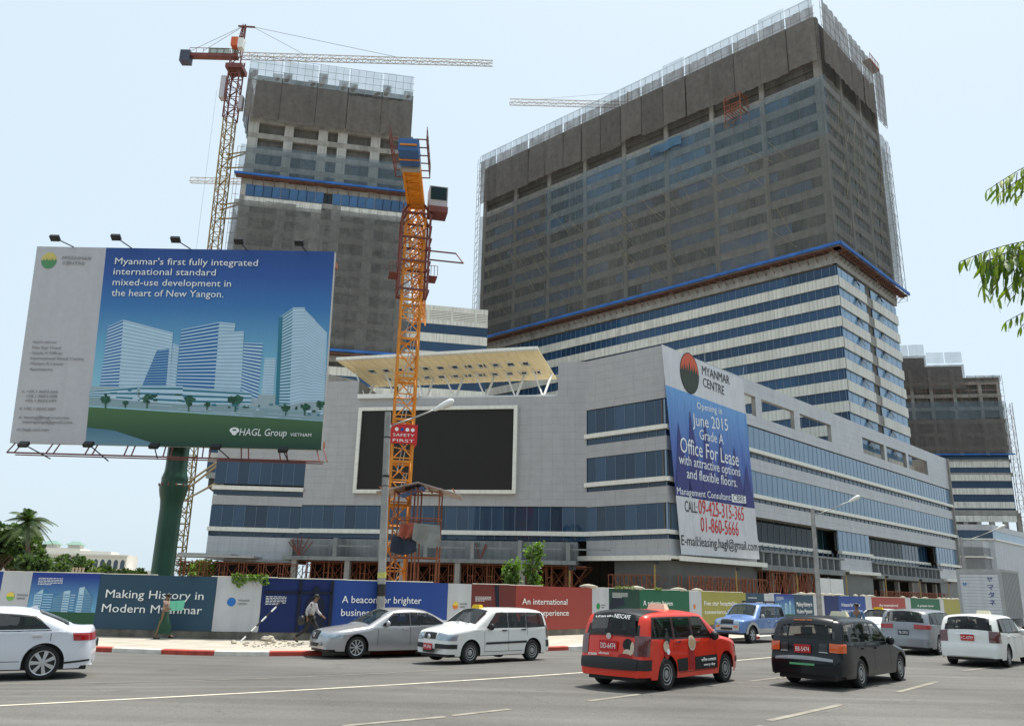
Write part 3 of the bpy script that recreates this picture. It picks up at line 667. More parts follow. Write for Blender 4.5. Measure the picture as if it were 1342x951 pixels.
# far stepped tower and its podium
Q0 = Vector((98.2, 204.3, 0)); J0 = fr(Q0, R(-11)); ft = empty('far_office_tower', Q0, 'distant brown stepped tower at the right edge of the photo', 'building')
mb = MB(J0); mb.box(-14, 7.9, .5, 30, 20, 62.4); mb.box(7.9, 16.6, .6, 30, 20, 60); mb.box(16.6, 24.8, .7, 30, 23, 56.9)
mb.build('core', DCONC, ft)
sl = MB(J0); wn = MB(J0); cl = MB(J0)
for k in range(8):
    z = 55.4-3.3*k; sl.box(-14, 24.8, 0, .7, z-.5, z+.4)
for x in [-8, -2, 4, 8.6, 14, 20, 24.3]: cl.box(x-.4, x+.4, -.03, .7, 37, 56.6 if x > 16 else 59)
for k in range(4):
    z = 35.5-3.3*k
    for i in range(24): sl.box(-14+1.6*i+.02, -14+1.6*i+1.58, 0, .7, z-1.5, z)
    wn.box(-14, 24.6, .3, .4, z-3.3, z-1.5)
wn.box(-14, 24.6, .3, .4, 35.5, 37.2)
sl.build('floor_slab', PANELW if False else CONC, ft); cl.each('concrete_column', CONC, ft); wn.each('window_strip', GLASST, ft)
mb = MB(J0)
for k in range(5):
    z = 35.5-3.3*k
    for i in range(24): mb.box(-14+1.6*i+.02, -14+1.6*i+1.58, -.1, -.01, z-1.5, z)
mb.build('spandrel_panel', PANELW, ft, kind='stuff')
NETF = net_mat('far_brown_net', (.14, .13, .12), .60, .80)
for a, b, z1 in ((-14, 0, 62.6), (0, 7.9, 62.6), (7.9, 16.6, 60.)): netsheet(ft, J0, a, b, -1, 53.8, z1, NETF)
for i in range(6): netsheet(ft, J0, -14+6.5*i, -7.5+6.5*i, -1, 37.3, 46, NETF); netsheet(ft, J0, -14+6.5*i, -7.5+6.5*i, -1, 46, 50.4, NETT)
netsheet(ft, J0, 16.8, 24.8, -1, 55.4, 57, NETF)
for a, b, z in ((0, 3.9, 62.6), (3.9, 7.8, 62.6), (7.9, 12.2, 60.4), (12.3, 16.5, 60.4)): netsheet(ft, J0, a+.1, b-.1, -1, z, z+2.9, NETW, 'guard_mesh', 0, 1, 1, 0)
mb = MB(J0); mb.box(-14, 25.6, -1.3, -1.1, 36.9, 37.25); mb.build('blue_edge_sheet', BLUE, ft)
mb = MB(J0); lattice(mb, (25.9, 0, 20), (25.9, 0, 50), 1.5, 2, .07, up=(0, 1, 0)); grid(mb, J0, -13, 25, 50, 57, -1.1, 2, 1.6, .05); mb.build('edge_scaffold', mat('far_rust', (.2, .12, .09), .7), ft)
mb = MB(J0)
for x in (6, 9, 13, 16, 19, 22, 25): mb.box(x-.5, x+.5, 0, 1, 13, 23)
mb.box(-14, 24.8, -.05, .8, 22.4, 23.6); mb.each('concrete_pier', CONC, ft)
fp = empty('far_shopping_podium', (95.4, 164.2, 0), 'distant low podium with pale glass bands behind the box truck', 'building')
A5 = R(-11)
def tier(Cn, z1, gl, gr_):
    L0 = fr(Cn-ud(A5)*26, A5); R0 = fr(Cn, A0)
    w_ = MB(); gg = MB(); g2 = MB(); le = MB(); dk = MB()
    zs = [0]+[e for q in gl for e in q]+[z1]
    for a, b in zip(zs[::2], zs[1::2]):
        for F, L in ((L0, 26), (R0, 70)):
            w_.M = F; n = int(L/2)
            for i in range(n): w_.box(L*i/n+.015, L*(i+1)/n-.015, 0, .3, a, b)
    for a, b in gl: gg.M = L0; gg.box(0, 26, .1, .2, a, b); g2.M = R0; g2.box(0, 70, .1, .2, a, b); le.M = L0; le.box(0, 26.3, -.3, 0, a-.3, a); le.M = R0; le.box(-.3, 70, -.3, 0, a-.3, a)
    dk.M = L0; dk.box(.4, 25.4, .32, 20, 0, z1-.05); dk.M = R0; dk.box(.4, 69, .32, 20, 0, z1-.05)
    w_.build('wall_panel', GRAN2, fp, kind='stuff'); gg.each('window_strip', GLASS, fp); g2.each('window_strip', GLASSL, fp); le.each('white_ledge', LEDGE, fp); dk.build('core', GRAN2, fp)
tier(Vector((95.4, 164.2, 0)), 16.9, [(14.2, 15.8)], None); tier(Vector((91.2, 160.9, 0)), 13.5, [(10.6, 12.3), (6.2, 8.4), (2.5, 4.6)], None)

# white arcaded building on the left skyline
wb = empty('white_arcaded_building', (-119, 231, 0), 'distant white building with arched windows and small green roof lanterns', 'building')
K0 = fr(Vector((-123.5, 229, 0)), R(10))
WBM = mat('white_render', (.72, .70, .64), .7, var=.06); GRNR = mat('green_roof_tile', (.20, .34, .28), .6, var=.1)
def arch(mb, x, z0, w_, h_, y=-.06): mb.prism([(x-w_/2, y, z0), (x+w_/2, y, z0)]+[(x+w_/2*math.cos(math.pi*t/8), y, z0+h_+w_/2*math.sin(math.pi*t/8)) for t in range(9)], (0, .06, 0))
mb = MB(K0); mb.box(-12, 19.5, 0, 12, 0, 9.0); mb.box(-12.3, 19.8, -.3, 0, 8.5, 8.9); mb.box(-11, 7, 1, 10, 9, 10.4); mb.box(7, 15, 1, 9, 9, 9.8); mb.box(-12.2, 19.7, -.2, 0, 4.6, 4.9); mb.build('wall', WBM, wb)
mb = MB(K0)
for i in range(18): mb.prism([(x_, y_, z_) for x_, y_, z_ in [(p.x, p.y, p.z) for p in []]] or [(-11.2+1.72*i, -.05, 5.2), (-10.1+1.72*i, -.05, 5.2), (-10.1+1.72*i, -.05, 7.0), (-10.3+1.72*i, -.05, 7.5), (-10.65+1.72*i, -.05, 7.7), (-11.0+1.72*i, -.05, 7.5), (-11.2+1.72*i, -.05, 7.0)], (0, .04, 0))
mb.build('arched_window', glass_mat('dark_arch_glass', (.06, .09, .12), .1), wb, kind='stuff')
for x in (-7, -1, 5):
    mb = MB(K0); mb.box(x-1.6, x+1.6, 2, 5, 10.4, 11.3); o = mb.build('roof_lantern', WBM, wb)
    mb = MB(K0); mb.add([(x-2.2, 1.4, 11.3), (x+2.2, 1.4, 11.3), (x+2.2, 5.6, 11.3), (x-2.2, 5.6, 11.3), (x-.9, 3, 12.3), (x+.9, 3, 12.3), (x+.9, 4, 12.3), (x-.9, 4, 12.3)], [(0, 1, 5, 4), (1, 2, 6, 5), (2, 3, 7, 6), (3, 0, 4, 7), (4, 5, 6, 7)]); mb.build('lantern_roof', GRNR, o)
mb = MB(K0); mb.add([(-17, -2, 7.6), (-5, -2, 7.6), (-5, 6, 7.6), (-17, 6, 7.6), (-15, 2, 9.6), (-7, 2, 9.6)], [(0, 1, 5, 4), (1, 2, 5), (2, 3, 4, 5), (3, 0, 4)]); mb.build('green_roof', GRNR, wb)
mb = MB(K0); mb.box(-17, -12, 0, 6, 0, 7.6); mb.box(19.5, 26, 2, 8, 0, 5.0); mb.each('side_wing', WBM, wb)
# ---------------------------------------------------------------- hoarding round the site
HL = alen(HP)
def hs(px):
    """arc position where the sight line of picture column px meets the hoarding"""
    r = ray(px, 775); d = Vector((r.x, r.y, 0)); best = None
    for i, (a, b) in enumerate(zip(HP, HP[1:])):
        e = b-a; den = d.x*e.y-d.y*e.x
        if abs(den) < 1e-9: continue
        t = (a.x*e.y-a.y*e.x)/den; u = (a.x*d.y-a.y*d.x)/den
        if t > 0 and -1e-6 <= u <= 1.000001: best = HL[i]+u*e.length
    return best
hpt = lambda s: pat(HP, HL, s)
HZ0, HZ1 = .40, 2.33
C_SLATE = flat('slate_blue_print', (.030, .072, .115)); C_BLUE = flat('royal_blue_print', (.022, .065, .27)); C_RED = flat('brick_red_print', (.33, .055, .042))
C_GREEN = flat('green_print', (.014, .12, .06)); C_OLIVE = flat('olive_print', (.33, .30, .07)); C_WHITE = mat('white_hoarding_print', (.52, .53, .55), .6, var=.06, scale=1.2, streak=.12)
C_DRED = flat('dark_red_print', (.14, .03, .025)); C_DGRN = flat('dark_green_print', (.012, .05, .035)); C_NAVY = flat('navy_print', (.008, .022, .11)); C_DK = flat('near_black_print', (.008, .012, .03))
C_SKYP = grad_mat('printed_sky_small', (.16, .42, .62), (.008, .04, .26), .9, 2.2)
C_BW = flat('printed_pale_building', (.42, .60, .72)); C_BM = flat('printed_blue_building', (.06, .22, .42)); C_GRN = flat('printed_grass', (.03, .10, .05)); C_BSH = flat('printed_shaded_wall', (.16, .30, .44))
hb = empty('site_hoarding', (-10, 32, 0), 'long curved printed advertising hoarding with coloured panels around the building site', 'hoarding')
mb = MB(); NS = resample(HP, 2.); 
a = offs(NS, .02); b_ = offs(NS, .22); v = []
for p, q in zip(a, b_): v += [(p.x, p.y, 0), (p.x, p.y, HZ0+.02), (q.x, q.y, HZ0+.02), (q.x, q.y, 0)]
mb.add(v, [(4*i+j, 4*i+4+j, 4*i+5+j, 4*i+1+j) for i in range(len(NS)-1) for j in range(3)]); mb.build('base_wall', mat('stained_base_wall', (.17, .155, .13), .9, var=.45, scale=1.5, bump=.5, streak=.4), hb)
def hpanel(s0, s1, m, label=None, name='panel'):
    pts = [hpt(s0+.006)] + [p for p, l in zip(HP, HL) if s0+.03 < l < s1-.03] + [hpt(s1-.006)]
    bk = offs(pts, .05); mb = MB(); v = []
    for p, q in zip(pts, bk): v += [(p.x, p.y, HZ0), (p.x, p.y, HZ1), (q.x, q.y, HZ1), (q.x, q.y, HZ0)]
    n = len(pts)-1
    mb.add(v, [(4*i+j, 4*i+4+j, 4*i+4+(j+1) % 4, 4*i+(j+1) % 4) for i in range(n) for j in range(4)] + [(0, 1, 2, 3), (4*n+3, 4*n+2, 4*n+1, 4*n)])
    o = mb.build(name, m, hb, label=label)
    a, b = pts[0], pts[-1]; x = (b-a).normalized(); F = Matrix(((x.x, 0, x.y, a.x), (x.y, 0, -x.x, a.y), (0, 1, 0, 0), (0, 0, 0, 1)))
    sag = max([0]+[((p-a)-x*((p-a).dot(x))).dot(Vector((x.y, -x.x, 0))) for p in pts])
    F = F @ Matrix.Translation((0, 0, sag+.012)); return o, F, (b-a).length
def shape(o, F, pts, m, name='print', dz=0.):
    mb = MB(F); mb.quad(*[(p[0], p[1], dz) for p in pts]); return mb.build(name, m, o)
def disc(o, F, cx, cy, r, m, dz=0., name='logo', ry=None, half=None):
    a0, a1 = half or (0, 2*math.pi)
    return shape(o, F, [(cx+r*math.cos(a0+(a1-a0)*i/20), cy+(ry or r)*math.sin(a0+(a1-a0)*i/20)) for i in range(20 if not half else 21)], m, name, dz)
def city(o, F, L, z0=.62, k=1.):
    """the printed picture of three towers"""
    for (a, b, h1, h2, m) in ((.08, .2, 1.55, 1.75, C_BW), (.2, .36, 1.75, 1.45, C_BM), (.36, .5, 1.45, 1.65, C_BSH), (.5, .6, 1.68, 1.72, C_BW), (.60, .69, 1.5, 1.42, C_BM), (.72, .80, 1.82, 1.86, C_BW), (.80, .93, 1.86, 1.5, C_BSH)):
        shape(o, F, [(a*L, .95), (b*L-.01, .95), (b*L-.01, h2), (a*L, h1)], m, 'printed_tower', .004)
        mb = MB(F)
        for i in range(7): zz = 1.0+i*.09; mb.quad((a*L+.02, zz, .006), (b*L-.03, zz, .006), (b*L-.03, zz+.03, .006), (a*L+.02, zz+.03, .006))
        mb.build('printed_window_rows', C_BM if m is not C_BM else C_BW, o)
    shape(o, F, [(.0, HZ0+.01), (L, HZ0+.01), (L, .95), (0, .95)], C_GRN, 'printed_ground', .003)
def blurb(o, F, x, y, w_, n, m=LETW, h=.022, gap=.055):
    mb = MB(F)
    for i in range(n):
        X0 = x; e = x+w_*(1 if i < n-1 else .6)
        while X0 < e-.02: l = random.uniform(.05, .14); mb.quad((X0, y-gap*i, .004), (min(X0+l, e), y-gap*i, .004), (min(X0+l, e), y-gap*i+h, .004), (X0, y-gap*i+h, .004)); X0 += l+.025
    mb.build('small_print', m, o)
LG = {'g': (.2, .45, .1), 'b': (.03, .16, .5), 'o': (.7, .2, .04), 'dg': (.02, .25, .06)}
LGM = {k: flat('logo_'+k.replace('dg', 'deep_green').replace('g', 'green').replace('b', 'blue').replace('o', 'orange') if k != 'dg' else 'logo_deep_green', v) for k, v in LG.items()}
LGY = flat('logo_yellow', (.8, .6, .1))
def wordmark(o, F, x, y, h=.07): text('MYANMAR', F @ Matrix.Translation((x, y+.03, .004)), o, LETG, cap=h); text('CENTRE', F @ Matrix.Translation((x, y-h-.03, .004)), o, LETG, cap=h)
seq = [(-60, 0, C_BLUE, '', ''), (0, 39, C_WHITE, 'logo', 'g'), (39, 129, C_SKYP, 'city', ''), (129, 283, C_SLATE, 'mh', ''), (283, 343, C_WHITE, 'logo', 'b'), (343, 437, C_NAVY, 'man', ''), (437, 587, C_BLUE, 'beacon', ''),
       (587, 618, C_WHITE, 'logo', 'o'), (618, 676, C_DRED, 'rp', ''), (676, 776, C_RED, 'int', ''), (776, 798, C_WHITE, 'logo', 'dg'), (798, 838, C_DGRN, 'gp', ''), (838, 903, C_GREEN, 'haven', ''), (903, 919, C_WHITE, 'lg', 'o'),
       (919, 977, C_OLIVE, 'five', ''), (977, 1001, C_SLATE, 'txt', ''), (1001, 1014, C_WHITE, 'lg', 'g'), (1014, 1040, C_SKYP, 'city', ''), (1040, 1065, C_SLATE, 'mh2', ''), (1065, 1079, C_WHITE, '', ''), (1079, 1098, C_NAVY, '', ''), (1098, 1133, C_BLUE, 'bc2', ''),
       (1133, 1141, C_WHITE, '', ''), (1141, 1185, C_RED, 'in2', ''), (1185, 1192, C_WHITE, '', ''), (1192, 1230, C_GREEN, 'hv2', ''), (1230, 1235, C_WHITE, '', ''), (1235, 1262, C_OLIVE, '', ''), (1262, 1300, C_SLATE, '', ''), (1300, 1345, C_BLUE, '', '')]
for i, (x0, x1, m, kind, arg) in enumerate(seq):
    s0 = hs(x0) if x0 > -60 else hs(0)-6; s1 = hs(x1)
    lab = {'mh': 'slate panel reading Making History in Modern Myanmar', 'beacon': 'royal blue panel reading A beacon for brighter business opportunities', 'int': 'brick red panel reading An international retail experience', 'haven': 'green panel reading A private haven', 'five': 'olive panel reading Five star hospitality', 'man': 'dark blue panel picturing a standing man'}.get(kind)
    o, F, L = hpanel(s0, s1, m, lab); TR = lambda x, y: F @ Matrix.Translation((x, y, .004))
    def two(a, b, xa, wa, xb, wb_, ya, yb, cap): text(a, TR(xa*L, ya), o, LETW, w=wa*L, cap=cap, bold=.01); text(b, TR(xb*L, yb), o, LETW, w=wb_*L, cap=cap, bold=.01)
    if kind == 'mh': two('Making History in', 'Modern Myanmar', .07, .835, .055, .85, 1.50, .99, .30)
    if kind == 'mh2': two('Making History in', 'Modern Myanmar', .1, .8, .1, .8, 1.5, 1.0, .3)
    if kind == 'beacon': two('A beacon for brighter', 'business opportunities', .06, .68, .06, .73, 1.50, 1.02, .27)
    if kind == 'bc2': two('A beacon for brighter', 'business opportunities', .08, .7, .08, .74, 1.5, 1.02, .27)
    if kind == 'int': two('An international', 'retail experience', .05, .57, .05, .59, 1.52, 1.02, .27)
    if kind == 'in2': two('An international', 'retail experience', .2, .55, .2, .55, 1.5, 1.02, .24)
    if kind == 'haven': two('A private haven', 'in the city', .06, .58, .06, .42, 1.5, .98, .27)
    if kind == 'hv2': two('A private haven', 'in the city', .2, .55, .2, .4, 1.5, 1.0, .22)
    if kind == 'five': two('Five star hospitality', 'convenience &', .05, .72, .05, .55, 1.52, 1.02, .26)
    if kind == 'logo':
        k = {'g': .38, 'b': .36, 'o': .33, 'dg': .35}[arg]; disc(o, F, k*L, 1.45, .155, LGM[arg])
        if arg in 'go': disc(o, F, k*L, 1.45, .155, LGY, .003, 'logo_upper_half', half=(0, math.pi))
        wordmark(o, F, k*L+.24, 1.45, .06)
    if kind == 'lg': disc(o, F, .4*L, 1.45, .14, LGM[arg])
    if kind == 'city': city(o, F, L); blurb(o, F, .1*L, 2.12, .36*L, 5)
    if kind == 'txt': blurb(o, F, .1*L, 2.0, .8*L, 1, h=.05); blurb(o, F, .5*L, 1.7, .4*L, 4, h=.05, gap=.25)
    if kind == 'man':
        shape(o, F, [(.03*L, 1.78), (.98*L, 1.80), (.98*L, 1.9), (.03*L, 1.88)], C_DK, 'printed_window_bar'); shape(o, F, [(.5*L, .42), (.55*L, .42), (.55*L, 2.3), (.5*L, 2.3)], C_DK, 'printed_window_bar')
        shape(o, F, [(.95*L, .42), (L, .42), (L, 2.3), (.95*L, 2.3)], C_DK, 'printed_window_bar'); mb = MB(F)
        mb.quad(*[(x*L, y, .006) for x, y in [(.64, .42), (.88, .42), (.9, 1.0), (.88, 1.5), (.80, 1.75), (.70, 1.75), (.62, 1.5), (.60, 1.0)]]); mb.quad(*[(.75*L+.13*math.cos(t*.5236), 1.93+.17*math.sin(t*.5236), .006) for t in range(12)]); mb.build('printed_figure', C_DK, o); blurb(o, F, .06*L, 1.66, .28*L, 6)
    if kind == 'rp': blurb(o, F, .08*L, 1.8, .35*L, 4); shape(o, F, [(.55*L, 1.3), (.62*L, 1.3), (.6*L, 2.3), (.5*L, 2.3)], C_DK, 'printed_shadow'); shape(o, F, [(.3*L, .42), (.7*L, .42), (.6*L, 1.3), (.4*L, 1.25)], C_RED, 'printed_shape')
    if kind == 'gp': blurb(o, F, .1*L, 2.1, .5*L, 5); shape(o, F, [(.0*L, 1.3), (.5*L, 1.5), (.45*L, 1.9), (.1*L, 1.9)], C_DK, 'printed_shape')
mb = MB(); sack = MB()
cop = offs(NS, .03); co2 = offs(NS, .12)
random.seed(3)
for i in range(len(NS)-1):
    if NS[i].x > -25 and random.random() < .75:
        p = cop[i]; q = cop[i+1]; mb.tube((p.x, p.y, HZ1+.01), (q.x, q.y, HZ1+.02*random.random()+.01), .022, 5)
    if NS[i].x > 2 and random.random() < .5:
        p = co2[i]; l = random.uniform(.2, .5); sack.lathe([(.02, -l), (.1, -l*.5), (.13, 0), (.08, l*.6), (.02, l)], 7, (p.x, p.y, HZ1+.06), 'X')
mb.build('torn_top_edge', mat('dirty_white_edge', (.5, .47, .4), .9, var=.2), hb, kind='stuff'); sack.build('sandbag', mat('sandbag', (.55, .5, .4), .9, var=.2), hb, smooth=True, kind='stuff')

# site floodlight poles behind the hoarding
pp = MB(); pp.tube((0, 0, 0), (.02, 0, 4.6), .05, 6, .045); pm = pp.mesh('pole', YELLOWD); ph = MB(); ph.box(-.16, .16, -.28, -.06, 4.35, 4.6); ph.box(-.12, .12, -.30, -.28, 4.38, 4.57); ph.tube((0, 0, 4.5), (0, -.2, 4.5), .03, 4); phm = ph.mesh('floodlight', BLACK)
FLP = [(757, 'above the brick red panel, nearest to the leafy shrubs'), (868.6, 'above the green panel, close to the banner corner'), (975, 'right of the hanging banner foot'), (1054, 'just left of the grey street lamp'), (1118, 'just right of the grey street lamp'), (1169, 'above the far red panel'), (1213, 'above the far green panel'), (1250, 'beside the box truck')]
for px, lb in FLP:
    P = hpt(hs(px)); n = (HP[-1]-HP[6]).normalized(); P = P+Vector((-n.y, n.x, 0))*.5
    k = (1 if px > 800 else .93)*(1. if px < 1100 else 1.1)
    M = Matrix.Translation(P) @ Matrix.Rotation(R(48 if px > 700 else 30), 4, 'Z') @ Matrix.Scale(k*(.78 if px == 757 else .86), 4, (0, 0, 1))
    e = empty('floodlight_pole', M, 'thin yellow floodlight pole standing '+lb, 'floodlight pole', 'floodlight poles behind the hoarding')
    inst(pm, 'pole', e, M); inst(phm, 'floodlight', e, M)

# ---------------------------------------------------------------- billboard
lean = R(3.6); nB = Vector((-.012, -math.cos(lean), -math.sin(lean))).normalized(); BP = Vector((-17, 40, 8.5))
c4 = [on(*p, BP, nB) for p in [(12.8, 580), (420.7, 589.5), (438.6, 329.6), (48.8, 322.9)]]
bo = empty('billboard', (-16.4, 41.2, 0), 'huge blue and grey advertising billboard on a thick dark green pole', 'billboard')
xB = (c4[1]-c4[0]).normalized(); yB = nB.cross(xB)*-1; yB = (c4[3]-c4[0]) - xB*((c4[3]-c4[0]).dot(xB)); yB.normalize(); zB = xB.cross(yB)
FB = Matrix(((xB.x, yB.x, zB.x, 0), (xB.y, yB.y, zB.y, 0), (xB.z, yB.z, zB.z, 0), (0, 0, 0, 1))); FB.translation = c4[0]
IB = FB.inverted(); BW = (c4[1]-c4[0]).length; 
def bp(x, y): q = IB @ on(x, y, c4[0], zB); return (q.x, q.y)
mb = MB(); mb.prism(c4, -zB*.35); board = mb.build('board', GREYM, bo)
BSKY = bpy.data.materials.new('printed_blue_sky'); BSKY.use_nodes = True
def _bsky():
    N = BSKY.node_tree.nodes; L = BSKY.node_tree.links; p = N['Principled BSDF']; p.inputs['Roughness'].default_value = .5
    tc = N.new('ShaderNodeTexCoord'); s = N.new('ShaderNodeSeparateXYZ'); L.new(tc.outputs['Object'], s.inputs[0])
    a = N.new('ShaderNodeMapRange'); a.inputs[1].default_value = 10.3; a.inputs[2].default_value = 19.; L.new(s.outputs['Z'], a.inputs[0])
    cr_ = N.new('ShaderNodeValToRGB'); L.new(a.outputs[0], cr_.inputs[0]); e = cr_.color_ramp.elements
    e[0].position = .0; e[0].color = (.34, .62, .74, 1); e[1].position = 1; e[1].color = (.010, .055, .24, 1)
    for q, c in ((.3, (.17, .44, .62, 1)), (.6, (.035, .18, .44, 1)), (.8, (.016, .085, .33, 1))): k = e.new(q); k.color = c
    L.new(cr_.outputs[0], p.inputs['Base Color'])
_bsky()
BGREY = mat('printed_pale_grey', (.50, .50, .52), .55, var=.04, streak=.06); BG1 = grad_mat('printed_grass_bank', (.012, .06, .035), (.07, .16, .06), 8.6, 10.3); BWAT = grad_mat('printed_water', (.16, .30, .38), (.05, .16, .26), 8.5, 9.5)
BPW = flat('printed_white_tower', (.50, .66, .78)); BPS = flat('printed_pale_side', (.30, .48, .62)); BPB = flat('printed_window_blue', (.035, .16, .40)); BPD = flat('printed_teal_shade', (.04, .20, .28)); BTR = flat('printed_tree', (.02, .075, .05)); BTR2 = flat('printed_tree_light', (.04, .13, .08)); BRD = flat('printed_road', (.26, .38, .42)); BPT = flat('printed_podium', (.34, .44, .48))
def bshape(pts, m, name, dz): mb = MB(FB); mb.quad(*[(*bp(*p), dz) for p in pts]); return mb.build(name, m, board)
bshape([(12.8, 580), (112, 582.3), (139.5, 324.6), (48.8, 322.9)], BGREY, 'grey_print', .010)
bshape([(112, 582.3), (420.7, 589.5), (438.6, 329.6), (139.5, 324.6)], BSKY, 'blue_print', .010)
bshape([(112, 582.3), (420.7, 589.5), (423.5, 552), (116.5, 533)], BG1, 'printed_grass', .016)
bshape([(112, 582.3), (213, 584.5), (150, 564), (114, 560)], BWAT, 'printed_water', .022)
bshape([(116.8, 531), (423.7, 551), (424.5, 541), (117.8, 516)], BRD, 'printed_road', .020)
bshape([(118.5, 515), (424, 540), (427, 520), (119.5, 506)], BPT, 'printed_podium', .022)
# printed towers: (outline, face colour) with rows of windows running along them
def ptower(tl, tr, br, bl, m, rows, mr, dz, frac=.5):
    bshape([bl, br, tr, tl], m, 'printed_tower', dz); mb = MB(FB)
    for i in range(rows):
        a, b = (i+.25)/rows, (i+.25+frac)/rows
        L_ = lambda p, q, t: (p[0]+(q[0]-p[0])*t, p[1]+(q[1]-p[1])*t)
        mb.quad(*[(*bp(*q), dz+.004) for q in (L_(tl, bl, a), L_(tl, bl, b), L_(tr, br, b), L_(tr, br, a))])
    mb.build('printed_window_rows', mr, board)
ptower((142, 428), (162, 419), (156, 507), (131, 507), BPW, 20, BPB, .026); ptower((162, 419), (227, 436), (222, 507), (156, 507), BPW, 18, BPS, .027, .35)
ptower((206, 459), (222, 457), (218, 507), (186, 507), BPB, 14, BPS, .032, .3); ptower((227, 450), (235, 453), (230, 508), (222, 507), BPW, 14, BPS, .026)
ptower((238, 432), (288, 422), (281, 510), (231, 507), BPW, 18, BPB, .030, .6); ptower((288, 422), (309, 424), (307, 436), (286, 436), BPW, 3, BPS, .033); ptower((286, 436), (320, 434), (316, 512), (281, 510), BPW, 16, BPS, .031, .4)
ptower((320, 449), (345, 450), (338, 524), (315, 514), BPW, 16, BPB, .028, .45); ptower((347, 469), (362, 469), (358, 518), (343, 517), BPW, 14, BPS, .026, .4)
ptower((366, 416), (384, 404), (380, 531), (361, 530), BPW, 30, BPD, .032, .45); ptower((384, 403), (400, 403), (396, 527), (380, 531), BPW, 30, BPS, .034, .35); ptower((400, 406), (414, 420), (410, 527), (396, 527), BPW, 30, BPS, .033, .35); ptower((414, 421), (429, 436), (425, 526), (410, 527), BPW, 28, BPS, .032, .35)
bshape([(366, 416), (371, 414), (366, 531), (361, 530)], BPD, 'printed_shade_strip', .040)
ptower((118, 512), (180, 506), (181, 526), (117, 520), BPW, 3, BPD, .036, .4); ptower((184, 506), (240, 506), (240, 530), (184, 526), BPW, 3, BPD, .036, .35); ptower((240, 508), (330, 514), (330, 530), (240, 530), BPW, 3, BPD, .036, .4)
random.seed(2)
for cx_, cy_, r_ in ((139, 523, 9), (193.5, 522, 10), (248, 525, 11), (309, 523, 13), (165, 528, 5), (272, 530, 6), (400, 533, 9), (375, 534, 8), (420, 530, 8)):
    mb = MB(FB)
    r_ *= .8
    for k in range(26):
        a_ = random.uniform(0, 6.28); rr = random.random()**.5; q = (cx_+math.cos(a_)*r_*.8*rr, cy_+math.sin(a_)*r_*.6*rr); mb.mi = k % 2; mb.quad(*[(*bp(q[0]+r_*.28*math.cos(t*.9)*random.uniform(.7, 1.2), q[1]+r_*.24*math.sin(t*.9)), .042+.0004*k) for t in range(7)])
    mb.quad(*[(*bp(*q), .041) for q in ((cx_-1, cy_), (cx_+1, cy_), (cx_+.6, cy_+r_*1.6), (cx_-1.4, cy_+r_*1.6))]); mb.build('printed_tree', [BTR, BTR2], board)
mb = MB(FB)
for i in range(46):
    x = random.uniform(120, 422); y = 514+(x-118)*.085+random.uniform(-6, 6); l = random.uniform(2, 9); mb.mi = i % 3; mb.quad(*[(*bp(*q), .038+.0003*i) for q in ((x, y), (x+l, y+.2), (x+l, y-random.uniform(1.5, 3)), (x, y-2))])
for i in range(14):
    x = random.uniform(125, 415); y = 527+(x-118)*.068+random.uniform(-3, 4); mb.mi = 2; mb.quad(*[(*bp(*q), .039) for q in ((x, y), (x+30, y+2), (x+30, y+2.8), (x, y+.7))])
mb.build('printed_street_detail', [BTR, BPD, BPW], board)
def btext(s, a, b, cap, m=LETW, **k): return text_px(s, a, b, cap, c4[0], zB, board, m, off=.05, **k)
btext("Myanmar's first fully integrated", (151, 346.5), (338, 349), .36, bold=.005); btext('international standard', (149, 360), (283, 361.5), .36, bold=.005); btext('mixed-use development in', (148, 374), (303, 376), .36, bold=.005); btext('the heart of New Yangon.', (146.5, 388), (293, 390), .36, bold=.005)
btext('HAGL Group', (314, 570.5), (376, 571.5), .36, bold=.03, shear=.15); btext('VIETNAM', (380.5, 571.5), (408, 572.2), .17)
LC = bp(307.5, 565.5)
disc(board, FB, LC[0], LC[1]+.06, .24, LETW, .045, 'emblem', .15); disc(board, FB, LC[0], LC[1]-.05, .13, LETW, .047, 'emblem_base', .13); disc(board, FB, LC[0], LC[1]+.08, .1, C_GREEN, .05, 'emblem_mark', .04)
LC = bp(64.5, 341.5); disc(board, FB, *LC, .40, flat('pale_sun_yellow', (.62, .52, .16)), .02, 'logo', .44); disc(board, FB, *LC, .40, flat('pale_hill_green', (.10, .28, .13)), .024, 'logo_lower_half', .44, (math.pi, 2*math.pi))
for i in range(5): shape(board, FB, [(LC[0]-.34+.15*i, LC[1]-.05), (LC[0]-.19+.15*i, LC[1]-.05), (LC[0]-.265+.15*i, LC[1]+.1+.04*(i % 2))], bpy.data.materials['pale_hill_green'], 'logo_peak', .026)
LG2 = flat('pale_grey_lettering', (.30, .30, .31))
btext('MYANMAR', (82, 340), (120, 341), .17, LG2); btext('CENTRE', (82, 346.7), (111, 347.4), .17, LG2)
for s, a, b, cap in (('FEATURING', (43.5, 449.5), (74, 450), .10), ('Five Star Hotel', (42.5, 457), (80, 457.6), .15), ('- Grade A Offices', (38.5, 464), (81.5, 464.6), .15), ('International Retail Centre', (40.5, 471), (110, 472), .15), ('- Modern & Luxury', (36.5, 478), (83.5, 478.6), .15), ('Apartments', (39, 485.3), (69, 485.8), .15),
                     ('t: +95.1.8603.666', (29, 514.5), (76, 515.2), .14), ('+95.1.8603.688', (34, 520.5), (75, 521), .14), ('+95.1.8603.699', (33, 526.5), (74, 527), .14), ('f: +95.1.8603.687', (26, 537), (73, 537.7), .14), ('e: leasing@hagl.com.mm', (25, 548), (91, 549), .14), ('leasing.hagl@gmail.com', (30, 554), (95, 555), .14), ('w: hagl.com.mm', (22, 564), (64, 564.7), .14)):
    btext(s, a, b, cap, LG2)
